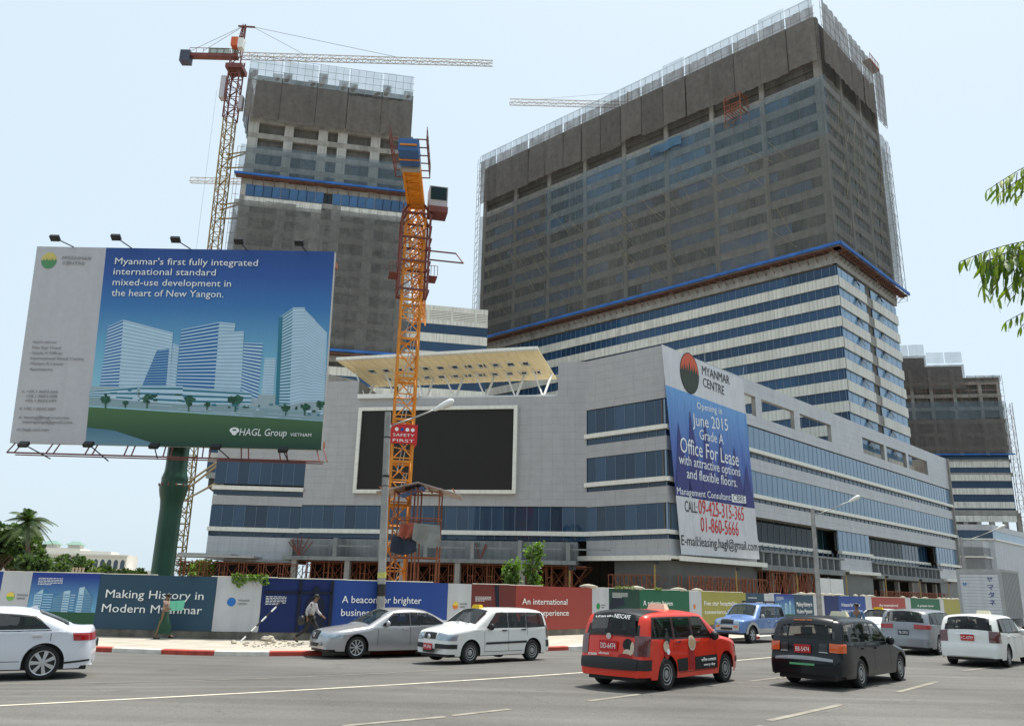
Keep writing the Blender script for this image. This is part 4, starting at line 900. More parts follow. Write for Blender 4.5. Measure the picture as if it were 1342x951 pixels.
# column, cage, catwalk, lamps
DKG = mat('dark_green_pole_paint', (.010, .060, .034), .35, var=.25, scale=.7, streak=.3)
mb = MB(); c = (-16.75, 41.4, 0)
mb.lathe([(.54, 0), (.53, 2.8), (.52, 5.6), (.55, 6.0), (.62, 6.25), (.67, 6.5), (.69, 6.7), (.69, 6.76), (.64, 6.8), (.62, 7.0), (.64, 7.05), (.60, 7.2), (.54, 7.4), (.52, 7.6), (.52, 9.5)], 26, c); mb.build('column', DKG, bo, smooth=True, angle=40)
mb = MB()
for k in range(12): a_ = 2*math.pi*k/12; mb.tube((c[0]+.70*math.cos(a_), c[1]+.70*math.sin(a_), 6.68), (c[0]+.70*math.cos(a_), c[1]+.70*math.sin(a_), 6.82), .035, 6)
mb.build('flange_bolt', RUST, bo, kind='stuff')
mb = MB(); mb.M = FB; mb.box(.1, BW-.1, .2, .5, -1.2, -.36); mb.box(.1, BW-.1, 9.6, 9.9, -1.2, -.36)
for i in range(9): x = .3+(BW-.6)*i/8; mb.tube((x, .1, -.5), (x, 10.2, -.5), .09, 6); mb.tube((x, .3, -1.1), (x, 10.1, -1.1), .06, 6)
mb.build('steel_frame', RUST, bo)
mb = MB(); ra = on(9, 592.5, c4[0]+zB*1.1, zB); rb = on(419, 604.5, c4[0]+zB*1.1, zB)
mb.tube(ra, rb, .04, 6); mb.tube(ra-Vector((0, -.7, 0)), rb-Vector((0, -.7, 0)), .03, 6)
for i in range(9):
    t = i/8; q = ra.lerp(rb, t); up_ = FB @ Vector((BW*(.01+.97*t), .1, -.3))
    for d in (0, .35): mb.tube(q+xB*d, up_+xB*d, .035, 5); 
    mb.tube(q+Vector((0, 0, 0)), q+Vector((0, .9, .12)), .035, 5)
mb.build('catwalk_rail', RED, bo)
def blamp(base, head, parent, dn=True):
    mb = MB(); mb.tube(base, head, .03, 5); mb.build('lamp_arm', BLACK, parent)
    mb = MB(Matrix.Translation(head) @ Matrix.Rotation(R(-35 if dn else 40), 4, 'X')); mb.box(-.22, .22, -.15, .15, -.08, .08); mb.box(-.18, .18, -.12, .12, -.11, -.08); mb.build('flood_lamp', BLACK, parent)
for px, py, bx, by in ((72, 312, 97, 324), (152, 311, 173, 325.5), (230, 314, 250, 326.5), (313, 316, 324, 328), (392, 318, 401, 329.3)):
    h_ = on(px, py, c4[0]+zB*1.3, zB); b0 = FB @ Vector((*bp(bx, by), .05)); blamp(b0, h_, bo)
for px, py, bx, by in ((31, 582, 66, 601), (116, 582, 142, 604), (202, 584, 206, 600), (283, 585, 300, 600), (371, 589, 378, 606)):
    h_ = on(px, py, c4[0]+zB*1.12, zB); b0 = on(bx, by, c4[0]+zB*1.15, zB); blamp(b0, h_, bo, False)

# ---------------------------------------------------------------- hanging banner on the podium side
nS = Vector((math.sin(A0), -math.cos(A0), 0)); PB = C0+nS*.75
q4 = [on(*p, PB, nS) for p in [(893, 726), (995.5, 732.5), (973.5, 497), (867, 451)]]
bn = empty('hanging_banner', C0+nS*.7+ud(A0)*8, 'tall white and blue office leasing banner hanging from the podium corner', 'banner')
def bq(u, v): return q4[0].lerp(q4[1], u).lerp(q4[3].lerp(q4[2], u), v)
def bsheet(v0, v1, m, name, lab=None):
    mb = MB(); nx, nz = 28, 16; v = []
    for j in range(nz+1):
        for i in range(nx+1):
            u, t = i/nx, v0+(v1-v0)*j/nz; w_ = .012*math.sin(9*u+5*t)+.008*math.sin(23*u-4*t); v.append(bq(u, t)+nS*w_*min(1, 4*u, 4*(1-u))*(1-.6*t))
    mb.add(v, [(j*(nx+1)+i, j*(nx+1)+i+1, (j+1)*(nx+1)+i+1, (j+1)*(nx+1)+i) for j in range(nz) for i in range(nx)]); return mb.build(name, m, bn, smooth=True)
BNW = mat('white_banner_vinyl', (.66, .66, .68), .6, var=.05, scale=.6, streak=.08)
BNB = bpy.data.materials.new('banner_blue'); BNB.use_nodes = True
def _bnb():
    N = BNB.node_tree.nodes; L = BNB.node_tree.links; p = N['Principled BSDF']; p.inputs['Roughness'].default_value = .55
    tc = N.new('ShaderNodeTexCoord'); s = N.new('ShaderNodeSeparateXYZ'); L.new(tc.outputs['Object'], s.inputs[0])
    a = N.new('ShaderNodeMapRange'); a.inputs[1].default_value = 11.5; a.inputs[2].default_value = 22.5; L.new(s.outputs['Z'], a.inputs[0])
    c_ = N.new('ShaderNodeValToRGB'); e = c_.color_ramp.elements; L.new(a.outputs[0], c_.inputs[0]); e[0].color = (.045, .05, .19, 1); e[1].color = (.14, .34, .66, 1); k = e.new(.45); k.color = (.06, .13, .42, 1)
    L.new(c_.outputs[0], p.inputs['Base Color'])
_bnb()
def wrinkle(m, k=.5):
    N = m.node_tree.nodes; L = m.node_tree.links; tc = N.new('ShaderNodeTexCoord'); mp = N.new('ShaderNodeMapping'); mp.inputs['Scale'].default_value = (.9, .9, .16); mp.inputs['Rotation'].default_value = (.1, .12, 0)
    L.new(tc.outputs['Object'], mp.inputs[0]); n = N.new('ShaderNodeTexNoise'); n.inputs['Scale'].default_value = 1.4; n.inputs['Detail'].default_value = 3; n.inputs['Distortion'].default_value = .6; L.new(mp.outputs[0], n.inputs['Vector'])
    b = N.new('ShaderNodeBump'); b.inputs['Strength'].default_value = k; b.inputs['Distance'].default_value = .5; L.new(n.outputs[0], b.inputs['Height']); L.new(b.outputs[0], N['Principled BSDF'].inputs['Normal'])
wrinkle(BNB, .8); wrinkle(BNW, .7); wrinkle(BSKY, .15)
vb, vt = .272, .80
bsheet(0, vb, BNW, 'white_sheet'); bl_ = bsheet(vb, vt, BNB, 'blue_sheet'); bt_ = bsheet(vt, 1, BNW, 'white_sheet')
def ntext(s, a, b, cap, m, **k): return text_px(s, a, b, cap*1.0, PB, nS, bn, m, off=.035, thick=.003, **k)
PKM = flat('banner_peak_purple', (.05, .055, .20))
for u, h_ in ((.1, .62), (.25, .7), (.42, .68), (.6, .63), (.78, .58), (.93, .5)):
    mb = MB(); mb.quad(bq(max(0.003, u-.1), .277)+nS*.028, bq(min(.995, u+.1), .277)+nS*.028, bq(u+.005, h_)+nS*.028, bq(u, h_+.01)+nS*.028); mb.build('printed_peak', PKM, bn)
ntext('Opening in', (913, 535), (946, 543), .75, LETW); ntext('June 2015', (907.5, 557), (954, 564.5), 1.35, LETW, bold=.015); ntext('Grade A', (916.5, 575), (948, 582), 1.1, LETW); ntext('Office For Lease', (891.5, 592), (968, 611), 1.65, LETW, bold=.04)
ntext('with attractive options', (889.5, 607), (970, 624), 1.05, LETW, bold=.01); ntext('and flexible floors.', (900, 626), (966, 638), 1.05, LETW, bold=.01); ntext('Management Consultant:', (887, 647), (958, 655.5), .72, LETW)
mb = MB(); cb = [on(*p, PB, nS)+nS*.032 for p in [(959, 657.5), (977.5, 659.5), (976.8, 649.5), (958.5, 647)]]; mb.quad(*cb); mb.build('logo_box', LETW, bn); text_px('CBRE', (960.5, 655.8), (976, 657.7), .7, PB, nS, bn, LETD, off=.045, thick=.003, bold=.04)
ntext('CALL:', (897.5, 670), (914, 672), 1.15, LETD, bold=.02); ntext('09-425-315-365', (915.5, 673), (975, 682.5), 1.55, LETR, bold=.03); ntext('01-860-5666', (918.5, 696), (968, 702), 1.55, LETR, bold=.03); ntext('E-mail:leasing.hagl@gmail.com', (893, 713.5), (992.5, 721.5), 1.0, LETD, bold=.01)
ntext('MYANMAR', (920, 490.5), (956, 504), 1.05, LETD); ntext('CENTRE', (921, 506), (949, 517.5), 1.05, LETD)
EO = grad_mat('banner_sun', (.62, .45, .08), (.60, .10, .04), 21.3, 24.5); ctr = on(903.5, 489, PB, nS); xS = ud(A0)
FE = Matrix(((xS.x, 0, nS.x, ctr.x), (xS.y, 0, nS.y, ctr.y), (0, 1, 0, ctr.z), (0, 0, 0, 1)))
disc(bn, FE, 0, 0, 1.87, LETD, .028, 'emblem_ring', 2.25); disc(bn, FE, 0, 0, 1.77, EO, .036, 'emblem', 2.14); disc(bn, FE, 0, 0, 1.77, flat('banner_hill', (.045, .06, .045)), .044, 'emblem_hill', 2.14, (math.pi*.98, math.pi*2.02))
for i in range(7): x = -1.7+.47*i; shape(bn, FE, [(x, -.05), (x+.55, -.05), (x+.27, .55+.35*(i % 2)*(1-abs(x)/3)+.5*(1-abs(x+.2)/2))], bpy.data.materials['banner_hill'], 'emblem_peak', .048)
mb = MB()
for p, q in ((bq(0, 1), bq(0, 1)+Vector((0, 0, .6))), (bq(1, 1), bq(1, 1)+Vector((.3, .4, 1.6))), (bq(.5, 1), bq(.5, 1)+Vector((0, .2, 2.2)))): mb.tube(p, q, .03, 4)
mb.build('rope', GREYM, bn)

# ---------------------------------------------------------------- tower cranes
# left hammerhead crane
cb_ = Vector((-57.0, 146.8, 0)); lc = empty('tower_crane', cb_, 'tall hammerhead tower crane with long pale jib beside the narrower tower', 'crane')
tp = on(311.5, 78, cb_, Vector((0, 1, 0))); HZ = tp.z
mb = MB(); lattice(mb, cb_, (tp.x, cb_.y, HZ-14), 1.9, 2.0, .14, up=(0, 1, 0), rd=.085); mb.build('mast', YELLOWD, lc)
mb = MB(); lattice(mb, (tp.x, cb_.y, HZ-14), (tp.x, cb_.y, HZ), 2.2, 2.0, .17, up=(0, 1, 0), rd=.1); mb.box(tp.x-1.7, tp.x+1.7, cb_.y-1.7, cb_.y+1.7, HZ-3, HZ-2); mb.build('climbing_frame', RED, lc)
jl = on(250, 70, cb_, Vector((0, 1, 0))); jr = on(646, 78.5, cb_, Vector((0, 1, 0)))
mb = MB(); lattice(mb, (tp.x+.5, cb_.y, HZ+.4), (jr.x, cb_.y, HZ+.2), 1.3, 1.7, .10, tri=True, rd=.06, taper=.8); mb.build('jib', PALE, lc)
mb = MB(); mb.box(jl.x, tp.x, cb_.y-.7, cb_.y+.7, HZ+.2, HZ+.9); mb.tube((jl.x, cb_.y-.7, HZ+2), (tp.x, cb_.y-.7, HZ+2), .06, 4)
for i in range(8): x = jl.x+(tp.x-jl.x)*i/7; mb.tube((x, cb_.y-.7, HZ+.9), (x, cb_.y-.7, HZ+2), .05, 4)
mb.build('counter_jib', RED, lc); mb = MB(); mb.box(jl.x-1.8, jl.x+.2, cb_.y-.9, cb_.y+.9, HZ-1.2, HZ+1.4); mb.build('counterweight', NAVY, lc)
mb = MB(); mb.box(jl.x+3.8, jl.x+8.0, cb_.y-.6, cb_.y+.6, HZ+1, HZ+2.2); mb.box(jl.x+8.6, jl.x+9.6, cb_.y-.6, cb_.y+.6, HZ+1, HZ+2.5); mb.build('winch_house', mat('pale_green_box', (.35, .45, .42), .5), lc)
ap = on(322, 33, cb_, Vector((0, 1, 0))); mb = MB(); lattice(mb, (tp.x, cb_.y, HZ+1), (ap.x-.2, cb_.y, ap.z), 1.2, 1.5, .13, up=(0, 1, 0), taper=.4, rd=.08); mb.tube((ap.x-1.5, cb_.y, ap.z-.3), (ap.x+2, cb_.y, ap.z-.5), .2, 4); mb.build('apex', RED, lc)
mb = MB(); mb.box(tp.x-1.0, tp.x+.4, cb_.y-2.2, cb_.y-.8, HZ+1.8, HZ+3.8); cab = mb.build('cab', flat('orange_cab', (.6, .13, .05)), lc); mb = MB(); mb.box(tp.x+.4, tp.x+1.5, cb_.y-2.2, cb_.y-.8, HZ+1.4, HZ+3.6); mb.build('cab_glazing', WHITEM, cab)
mb = MB(); ap0 = Vector((ap.x+1.5, cb_.y, ap.z-.4))
for k in (.62, .26): mb.tube(ap0, (tp.x+(jr.x-tp.x)*k, cb_.y, HZ+1.5), .05, 4)
for k in (.0, .25): mb.tube((ap.x, cb_.y, ap.z), (jl.x+(tp.x-jl.x)*k, cb_.y, HZ+1.8), .05, 4)
mb.tube((tp.x-2.4, cb_.y-1, 5), (tp.x-3, cb_.y-1, HZ-8), .03, 3)
mb.build('tie_bar', GREYM, lc)
mb = MB(); mb.box(tp.x-2.5, tp.x-1.5, cb_.y-1, cb_.y+.6, HZ-9.5, HZ-4.5); mb.box(tp.x+1.6, tp.x+2.4, cb_.y-1, cb_.y+.2, HZ-12, HZ-9); mb.build('platform', mat('pale_lilac_panel', (.5, .48, .52), .6), lc)
mb = MB()
for z in (83.5, 72.6, 18.5):
    q = Vector((cb_.x+(tp.x-cb_.x)*z/HZ, cb_.y, z)); e = H0 @ Vector((.2, 2, z)) if z > 20 else Vector((-34, 96+6, 18.3))
    for dx, dz in ((0, .6), (0, -.6), (1.2, -2.4)): mb.tube(q+Vector((0, 0, dz)), e+Vector((0, dx, dz*1.1 if dz < -1 else dz*.2)), .16, 4)
mb.build('tie_frame', YELLOWD, lc)
# small far cranes
def far_jib(pa, pb, D, lab, mast):
    a, b = atY(*pa, D), atY(*pb, D); b.z = a.z; e = empty('tower_crane', (mast*b.x+(1-mast)*a.x, D, 0), lab, 'crane'); mb = MB(); lattice(mb, a, b, 1.6, 2.2, .13, tri=True, rd=.07); mb.build('jib', PALE, e)
    x = mast*b.x+(1-mast)*a.x; mb = MB(); lattice(mb, (x, D, 0), (x, D, a.z), 1.9, 3, .16, up=(0, 1, 0), rd=.09); mb.tube((x, D, a.z), (x, D, a.z+5), .3, 4); mb.build('mast', YELLOWD, e)
    mb = MB(); mb.tube((x, D, a.z+5), a.lerp(b, .2)+Vector((0, 0, 1.6)), .05, 3); mb.build('tie_bar', GREYM, e)
far_jib((668, 136), (850, 131), 215, 'far crane whose pale jib shows above the left end of the largest tower', .85)
far_jib((249, 238.5), (390, 245), 235, 'far crane whose faint jib shows left of the narrower tower', .8)

# orange crane in front of the screen
ob = Vector((-8.2, 62, 0)); oc = empty('tower_crane', ob, 'nearest tower crane, orange lattice mast standing in front of the black screen', 'crane')
def oz(x, y): return on(x, y, ob, Vector((0, 1, 0)))
ZT = oz(542, 275).z; ZC = oz(542, 385).z
mb = MB(); a = .9
RT = Matrix.Translation(ob) @ Matrix.Rotation(R(12), 4, 'Z'); mb.M = RT
lattice(mb, (0, 0, 0), (0, 0, ZT-1), 1.5, 1.6, .10, up=(0, 1, 0), rd=.058)
for i in range(int(ZT/1.75)):
    mb.tube((-.75, -.75, 1.75*i), (.75, .75, 1.75*i), .04, 3)
    if i % 2 == 0: mb.box(-.82, .82, -.82, -.7, 1.6*i+1.5, 1.6*i+1.68); mb.box(-.82, .82, .7, .82, 1.6*i+1.5, 1.6*i+1.68)
mb.build('mast', ORANGE, oc)
mb = MB(RT)
for i in range(int(ZT/3.5)): mb.tube((-.3, -.6, 3.5*i), (.3, .4, 3.5*i+3.5), .045, 3); mb.tube((.0, -.6, 3.5*i), (.5, .4, 3.5*i+3.5), .045, 3)
mb.build('ladder', GREYM, oc)
mb = MB(RT); h_ = ZT-ZC
for x in (-1.12, 1.12):
    for y in (-1.12, 1.12): mb.tube((x, y, ZC), (x, y, ZT-.8), .12, 4); mb.tube((x, y, ZT-.8), (x*.55, y*.55, ZT+.2), .12, 4)
for z in (ZC, ZC+h_*.33, ZC+h_*.6, ZT-.8):
    for s in (-1.12, 1.25): mb.tube((-1.12, s, z), (1.12, s, z), .1, 4); mb.tube((s, -1.12, z), (s, 1.12, z), .1, 4)
for s in (-1.12, 1.25):
    for k in range(4): mb.tube((-1.12, s, ZC+h_*k/4), (1.12, s, ZC+h_*(k+1)/4), .05, 4); mb.tube((s, 1.12, ZC+h_*k/4), (s, -1.12, ZC+h_*(k+1)/4), .05, 4)
z = ZC+h_*.42
mb.tube((1.2, 0, z), (4.1, 0, z), .07, 4); mb.tube((1.2, 1, z+1.2), (3.6, 1, z+1.2), .07, 4); mb.tube((4.1, 0, z), (3.6, 1, z+1.2), .06, 4)
for x in (-1.9, 1.12):
    mb.box(x, x+.8, -1.0, .6, z-1.8, z-1.75)
    for k in range(4): mb.tube((x+.26*k, -1.0, z-1.7), (x+.26*k, -1.0, z-.9), .03, 3)
    mb.tube((x, -1.0, z-.9), (x+.8, -1.0, z-.9), .03, 3)
mb.build('climbing_frame', RED, oc)
jd = Vector((-2.9, 31, 0)).normalized(); JZ = ZT+.1
mb = MB(); lattice(mb, ob+jd*1+Vector((0, 0, JZ)), ob+jd*31+Vector((0, 0, JZ)), 1.35, 1.4, .11, tri=True, rd=.06); mb.build('jib', ORANGE, oc)
cj = Vector((.55, -11, 0)).normalized(); sdv = Vector((-cj.y, cj.x, 0)); MC = Matrix(((sdv.x, cj.x, 0, ob.x), (sdv.y, cj.y, 0, ob.y), (0, 0, 1, JZ), (0, 0, 0, 1)))
mb = MB(MC); mb.box(-.7, -.5, -1, 9.9, -.1, .4); mb.box(.5, .7, -1, 9.9, -.1, .4); mb.box(-.6, .6, 0, 10.1, .0, .12)
for i in range(9): mb.box(-.6, .6, 1.1*i, 1.1*i+.15, -.08, .3); mb.tube((-.6, 1.1*i, .0), (.6, 1.1*i+1.1, .0), .08, 4)
mb.build('counter_jib', ORANGE, oc)
mb = MB(MC); mb.box(-.72, .72, 7.1, 7.6, -.5, .4); mb.build('ballast_bin', GREYM, oc); mb = MB(MC); mb.box(-.72, .72, 8.75, 10.0, -.35, .6); mb.box(-.72, .72, 7.7, 8.6, -.35, .6); mb.each('counterweight', BLUEP, oc)
mb = MB(MC)
mb.box(-.75, .75, 8.6, 8.75, -.4, -.2)
mb.build('counterweight_strap', ORANGE, oc)
mb = MB(MC)
for s in (-1.3, 1.3):
    mb.tube((s, 5, 1.2), (s, 10.2, 1.2), .035, 4); mb.tube((s, 5, .2), (s, 10.6, .2), .05, 4); mb.tube((s, 5, .7), (s, 10.6, .7), .03, 4)
    for k in range(6): mb.tube((s, 5+1.12*k, .2), (s, 5+1.12*k, 1.2), .035, 4); mb.tube((s*.5, 5+1.12*k, .2), (s, 5+1.12*k, .2), .05, 4)
mb.build('walkway', RED, oc)
mb = MB(RT); mb.box(.9, 2.4, -1.3, .2, ZT-.1, ZT+1.7); cab = mb.build('cab', mat('pale_crane_cab', (.42, .38, .38), .5), oc); mb = MB(RT); mb.box(1.0, 2.3, -1.36, -1.3, ZT+.5, ZT+1.6); mb.build('cab_window', GLASSD, cab); mb = MB(RT); mb.box(.9, 2.45, -1.4, .3, ZT-.6, ZT-.1); mb.build('cab_floor', RED, cab)
z0, z1 = oz(535, 584).z, oz(535, 559).z
mb = MB(RT); mb.box(-1.0, 1.0, -1.02, -.96, z0, z1); mb.box(.96, 1.02, -1.0, 1.0, z0, z1); sg = mb.build('red_sign', flat('red_sign_sheet', (.55, .03, .03)), oc)
SF = RT @ Matrix(((1, 0, 0, -.9), (0, 0, -1, -1.025), (0, 1, 0, z0), (0, 0, 0, 1)))
for i, c_ in enumerate((LETW, C_BLUE, LETW, LETW)): disc(sg, SF, .35+.4*i, (z1-z0)*.72, .14, c_, .004, 'sign_symbol')
text('SAFETY', SF @ Matrix.Translation((.1, (z1-z0)*.36, .004)), sg, LETW, w=1.6, cap=.22); text('FIRST', SF @ Matrix.Translation((.1, (z1-z0)*.08, .004)), sg, LETW, w=1.6, cap=.22)
# hoist shelter beside the orange crane
sh = empty('hoist_shelter', (-5.9, 59, 0), 'small red framed shelter with tin roof and hanging tarpaulins beside the orange mast', 'shelter')
def sz(x, y, D=59.): return on(x, y, (0, D, 0), Vector((0, 1, 0)))
zr = sz(560, 640).z; mb = MB(); xl, xr, xm = sz(516, 700).x, sz(575, 700).x, sz(547, 700).x
for x in (xl, xm-.5, xm, xr):
    for y in (58.2, 60.6): mb.tube((x, y, 0), (x, y, zr-.1), .07, 4)
for z in (zr-.3, sz(560, 680).z, sz(560, 705).z, sz(560, 731).z):
    for y in (58.2, 60.6): mb.tube((xl, y, z), (xr, y, z), .06, 4)
    for x in (xl, xr): mb.tube((x, 58.2, z), (x, 60.6, z), .06, 4)
mb.build('frame', RUST, sh)
mb = MB(); n = 14; zA, zB_ = sz(496, 646, 58).z, sz(570, 634, 58).z
mb.prism([(xl-1.2, 57.4, zA), (xr-1.5, 57.4, zB_), (xr-1.5, 61.2, zB_), (xl-1.2, 61.2, zA)], (0, 0, .06)); mb.prism([(xr-1.5, 57.4, zB_), (xr+1.5, 57.4, zB_-.8), (xr+1.5, 61.2, zB_-.8), (xr-1.5, 61.2, zB_)], (0, 0, .06)); mb.build('tin_roof', mat('tin_roof', (.45, .40, .38), .4, .3, var=.3, scale=1.5), sh)
mb = MB()
for k in range(7): x = xl-1+.85*k; mb.tube((x, 57.5, zr-.12), (x, 61, zr-.12), .05, 4)
mb.build('rafter', RUST, sh)
mb = MB(); mb.quad((xm-1.4, 57.9, zA-.1), (xr-1.2, 57.9, zB_-.18), (xr-1.2, 60.8, zB_-.12), (xm-1.4, 60.8, zA)); mb.build('blue_underlay', BLUE, sh)
def cloth(a, b, c_, d, m, name):
    mb = MB(); v = []; a, b, c_, d = map(Vector, (a, b, c_, d))
    for j in range(7):
        for i in range(9): u, t = i/8, j/6; p = a.lerp(b, u).lerp(d.lerp(c_, u), t); v.append(p+Vector((0, -.12*math.sin(7*u+3*t)-.1*math.sin(13*u), -.25*math.sin(math.pi*u)*(t))))
    mb.add(v, [(j*9+i, j*9+i+1, (j+1)*9+i+1, (j+1)*9+i) for j in range(6) for i in range(8)]); return mb.build(name, m, sh, smooth=True)
TG = mat('grey_tarp', (.24, .25, .24), .7, var=.2, scale=1.5)
cloth(sz(543, 685, 57.9), sz(577, 688, 57.9), sz(578, 716, 57.9), sz(540, 706, 57.9), TG, 'grey_tarpaulin'); cloth(sz(525, 686, 58), sz(546, 684, 58), sz(540, 700, 58), sz(523, 702, 58), mat('faded_red_cloth', (.36, .09, .06), .8, var=.2), 'red_cloth'); cloth(sz(514, 702, 58.1), sz(546, 704, 58.1), sz(546, 722, 58.1), sz(511, 722, 58.1), mat('navy_cloth', (.02, .03, .055), .8), 'navy_cloth')

# ---------------------------------------------------------------- street lamps
def street_lamp(base, topz, lab, az, arm, lean_x=0., s=1.):
    e = empty('street_lamp', base, lab, 'street lamp', 'street lamps along the road'); mb = MB(); b = Vector(base); t = b+Vector((lean_x, 0, topz))
    mb.tube(b, t, .17*s, 12, .125*s); mb.build('pole', mat('weathered_lamp_pole', (.30, .30, .29), .8, var=.25, scale=2, streak=.3) if 'weathered_lamp_pole' not in bpy.data.materials else bpy.data.materials['weathered_lamp_pole'], e, smooth=True, angle=40)
    d = ud(az); hd = b.lerp(t, .93)+d*arm+Vector((0, 0, arm*.42)); mb = MB(); a0 = b.lerp(t, .90); pts = [a0, a0+d*.15+Vector((0, 0, .35)), a0.lerp(hd, .5)+Vector((0, 0, .12)), hd]
    for p, q in zip(pts, pts[1:]): mb.tube(p, q, .035*s, 8)
    mb.build('arm', GREYM, e, smooth=True)
    mb = MB(); z_ = (hd-a0).normalized(); q = z_.to_track_quat('X', 'Z').to_matrix().to_4x4(); q.translation = hd; mb.M = q
    mb.lathe([(.04, -.1), (.07, 0), (.12, .25), (.15, .55), (.14, .75), (.05, .86)], 12, (0, 0, 0), 'X'); hdo = mb.build('lamp_head', WHITEM, e, smooth=True)
    mb = MB(q); mb.lathe([(.03, .2), (.10, .35), (.12, .55), (.09, .75), (.02, .8)], 10, (0, 0, -.06), 'X'); mb.build('lens', mat('lamp_lens', (.55, .55, .5), .3, var=0), hdo, smooth=True)
    return e
b1 = g(497, 843); b1.z = .1; tz = on(508.5, 540, b1, Vector((0, 1, 0)))
e1 = street_lamp(b1, tz.z-.1, 'nearest street lamp, pale concrete pole in front of the royal blue panel', R(2), 1.95, tz.x-b1.x)
mb = MB(); t_ = Vector((tz.x, b1.y, tz.z)); 
for z0, z1, m in ((1.75, 2.0, None),): mb.tube(b1.lerp(t_, .185), b1.lerp(t_, .235), .175, 12)
mb.build('dark_band', BLACK, e1); mb = MB(); mb.tube(b1.lerp(t_, .262), b1.lerp(t_, .285), .172, 12); mb.build('yellow_band', mat('faded_yellow_tape', (.5, .5, .12), .8, var=.3, scale=4), e1)
mb = MB(); mb.tube(b1.lerp(t_, .70), b1.lerp(t_, .71), .155, 12); mb.tube(b1.lerp(t_, .88), b1.lerp(t_, .885), .15, 12); mb.tube(b1.lerp(t_, .66), b1.lerp(t_, .663), .155, 12); mb.build('metal_band', BLACK, e1)
for px, pt, D, lab, arm in ((1072.5, 668, 66, 'middle street lamp, grey pole right of the hanging banner', 2.6), (1267.5, 705, 93, 'farthest street lamp, thin pole in front of the far low podium', 3.2)):
    r = ray(px, 775); u_ = Vector((r.x, r.y, 0)).normalized()*D; zt = on(px-4, pt, u_, Vector((r.x, r.y, 0)).normalized()); street_lamp((u_.x, u_.y, .1), zt.z, lab, R(-20), arm, 0., 1.15)

# ---------------------------------------------------------------- orange shoring scaffold under the podium
def scaf(w_, h_, d_=1.2):
    mb = MB(); cb2 = MB()
    for x in (0, .55):
        for y in (0, d_): mb.tube((x, y, 0), (x, y, h_), .055, 4)
    for y in (0, d_):
        for k in range(5): mb.tube((0, y, h_*k/4), (.55, y, h_*k/4), .04, 4)
        if h_ > 3: mb.tube((0, y, h_*.5), (.55, y, h_*.75), .03, 3)
    for z0 in ((.05, .5) if h_ > 3 else (.1,)):
        zz0, zz1 = h_*z0, h_*(z0+.45); cb2.tube((.55, 0, zz0), (w_, 0, zz1), .035, 3); cb2.tube((.55, 0, zz1), (w_, 0, zz0), .035, 3); cb2.tube((.55, 0, zz1), (w_, 0, zz1), .03, 3); cb2.tube((.55, d_, zz0), (w_, d_, zz1), .035, 3)
    cb2.tube((0, 0, h_-.03), (w_, 0, h_-.03), .05, 4)
    return mb.mesh('frame', RUST), cb2.mesh('cross_brace', RUST)
ORD = 'first second third fourth fifth sixth seventh eighth ninth tenth eleventh twelfth thirteenth fourteenth fifteenth sixteenth'.split()
def scrow(F, x0, x1, y, h_, w_, desc, grp):
    fm, cm_ = scaf(w_, h_); x = x0; i = -1
    while x < x1:
        M = F @ Matrix.Translation((x, y+random.uniform(-.1, .1), .0))
        i += 1; e = empty('scaffold_bay', M, ORD[i]+' '+desc+(', counted from the left'), 'scaffold', grp); inst(fm, 'frame', e, M); inst(cm_, 'cross_brace', e, M); x += w_
random.seed(9)
SG = 'orange scaffold bays under the podium front'
scrow(F3, -3.4, 9.6, -3.9, 4.3, 2.05, 'scaffold bay below the porch roof', SG+', left end')
scrow(F2, .2, 12.5, -2.6, 4.65, 2.05, 'scaffold bay under the slab, left of the orange mast', SG+', left middle')
scrow(F2, 14, 31, -2.6, 4.65, 2.05, 'scaffold bay under the slab, right of the orange mast', SG+', right middle')
scrow(F2, 1.0, 31, -.6, 4.65, 2.9, 'rear row scaffold bay under the front slab', SG+', second row')
scrow(F1, 4.0, 9.8, -1.6, 3.9, 2.0, 'low scaffold bay before the corner pier', 'low scaffold bays at the podium corner')
scrow(F0, .8, 16.5, -1.7, 3.9, 1.75, 'low scaffold bay below the banner', 'low scaffold bays below the banner')
scrow(F0, 17.8, 30.5, -1.3, 4.95, 1.9, 'tall scaffold bay right of the banner foot', 'tall scaffold bays in the near opening')
scrow(F0, 52.0, 79, -1.0, 3.3, 2.4, 'low scaffold bay in the far side opening', 'scaffold bays in the far opening')
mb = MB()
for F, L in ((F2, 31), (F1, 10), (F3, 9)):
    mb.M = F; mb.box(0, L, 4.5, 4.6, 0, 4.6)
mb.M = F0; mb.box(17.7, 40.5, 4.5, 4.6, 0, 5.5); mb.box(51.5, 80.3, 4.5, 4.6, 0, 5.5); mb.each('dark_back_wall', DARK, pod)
mb = MB()
random.seed(4)
for i in range(7): a_ = random.uniform(-.9, .9); mb.M = F2 @ Matrix.Translation((1.8, -3.4, 5.2)); mb.tube((random.uniform(-.3, .3), 0, 0), (2.0*math.sin(a_), -.2, 2.0*math.cos(a_)), .06, 4)
for i in range(4): a_ = random.uniform(-.6, .6); mb.M = F2 @ Matrix.Translation((21.6, -3.4, 5.1)); mb.tube((0, 0, 0), (1.5*math.sin(a_), -.2, 1.7*math.cos(a_)), .06, 4)
props(mb.build('loose_scaffold_pole', RED, pod), kind='stuff')
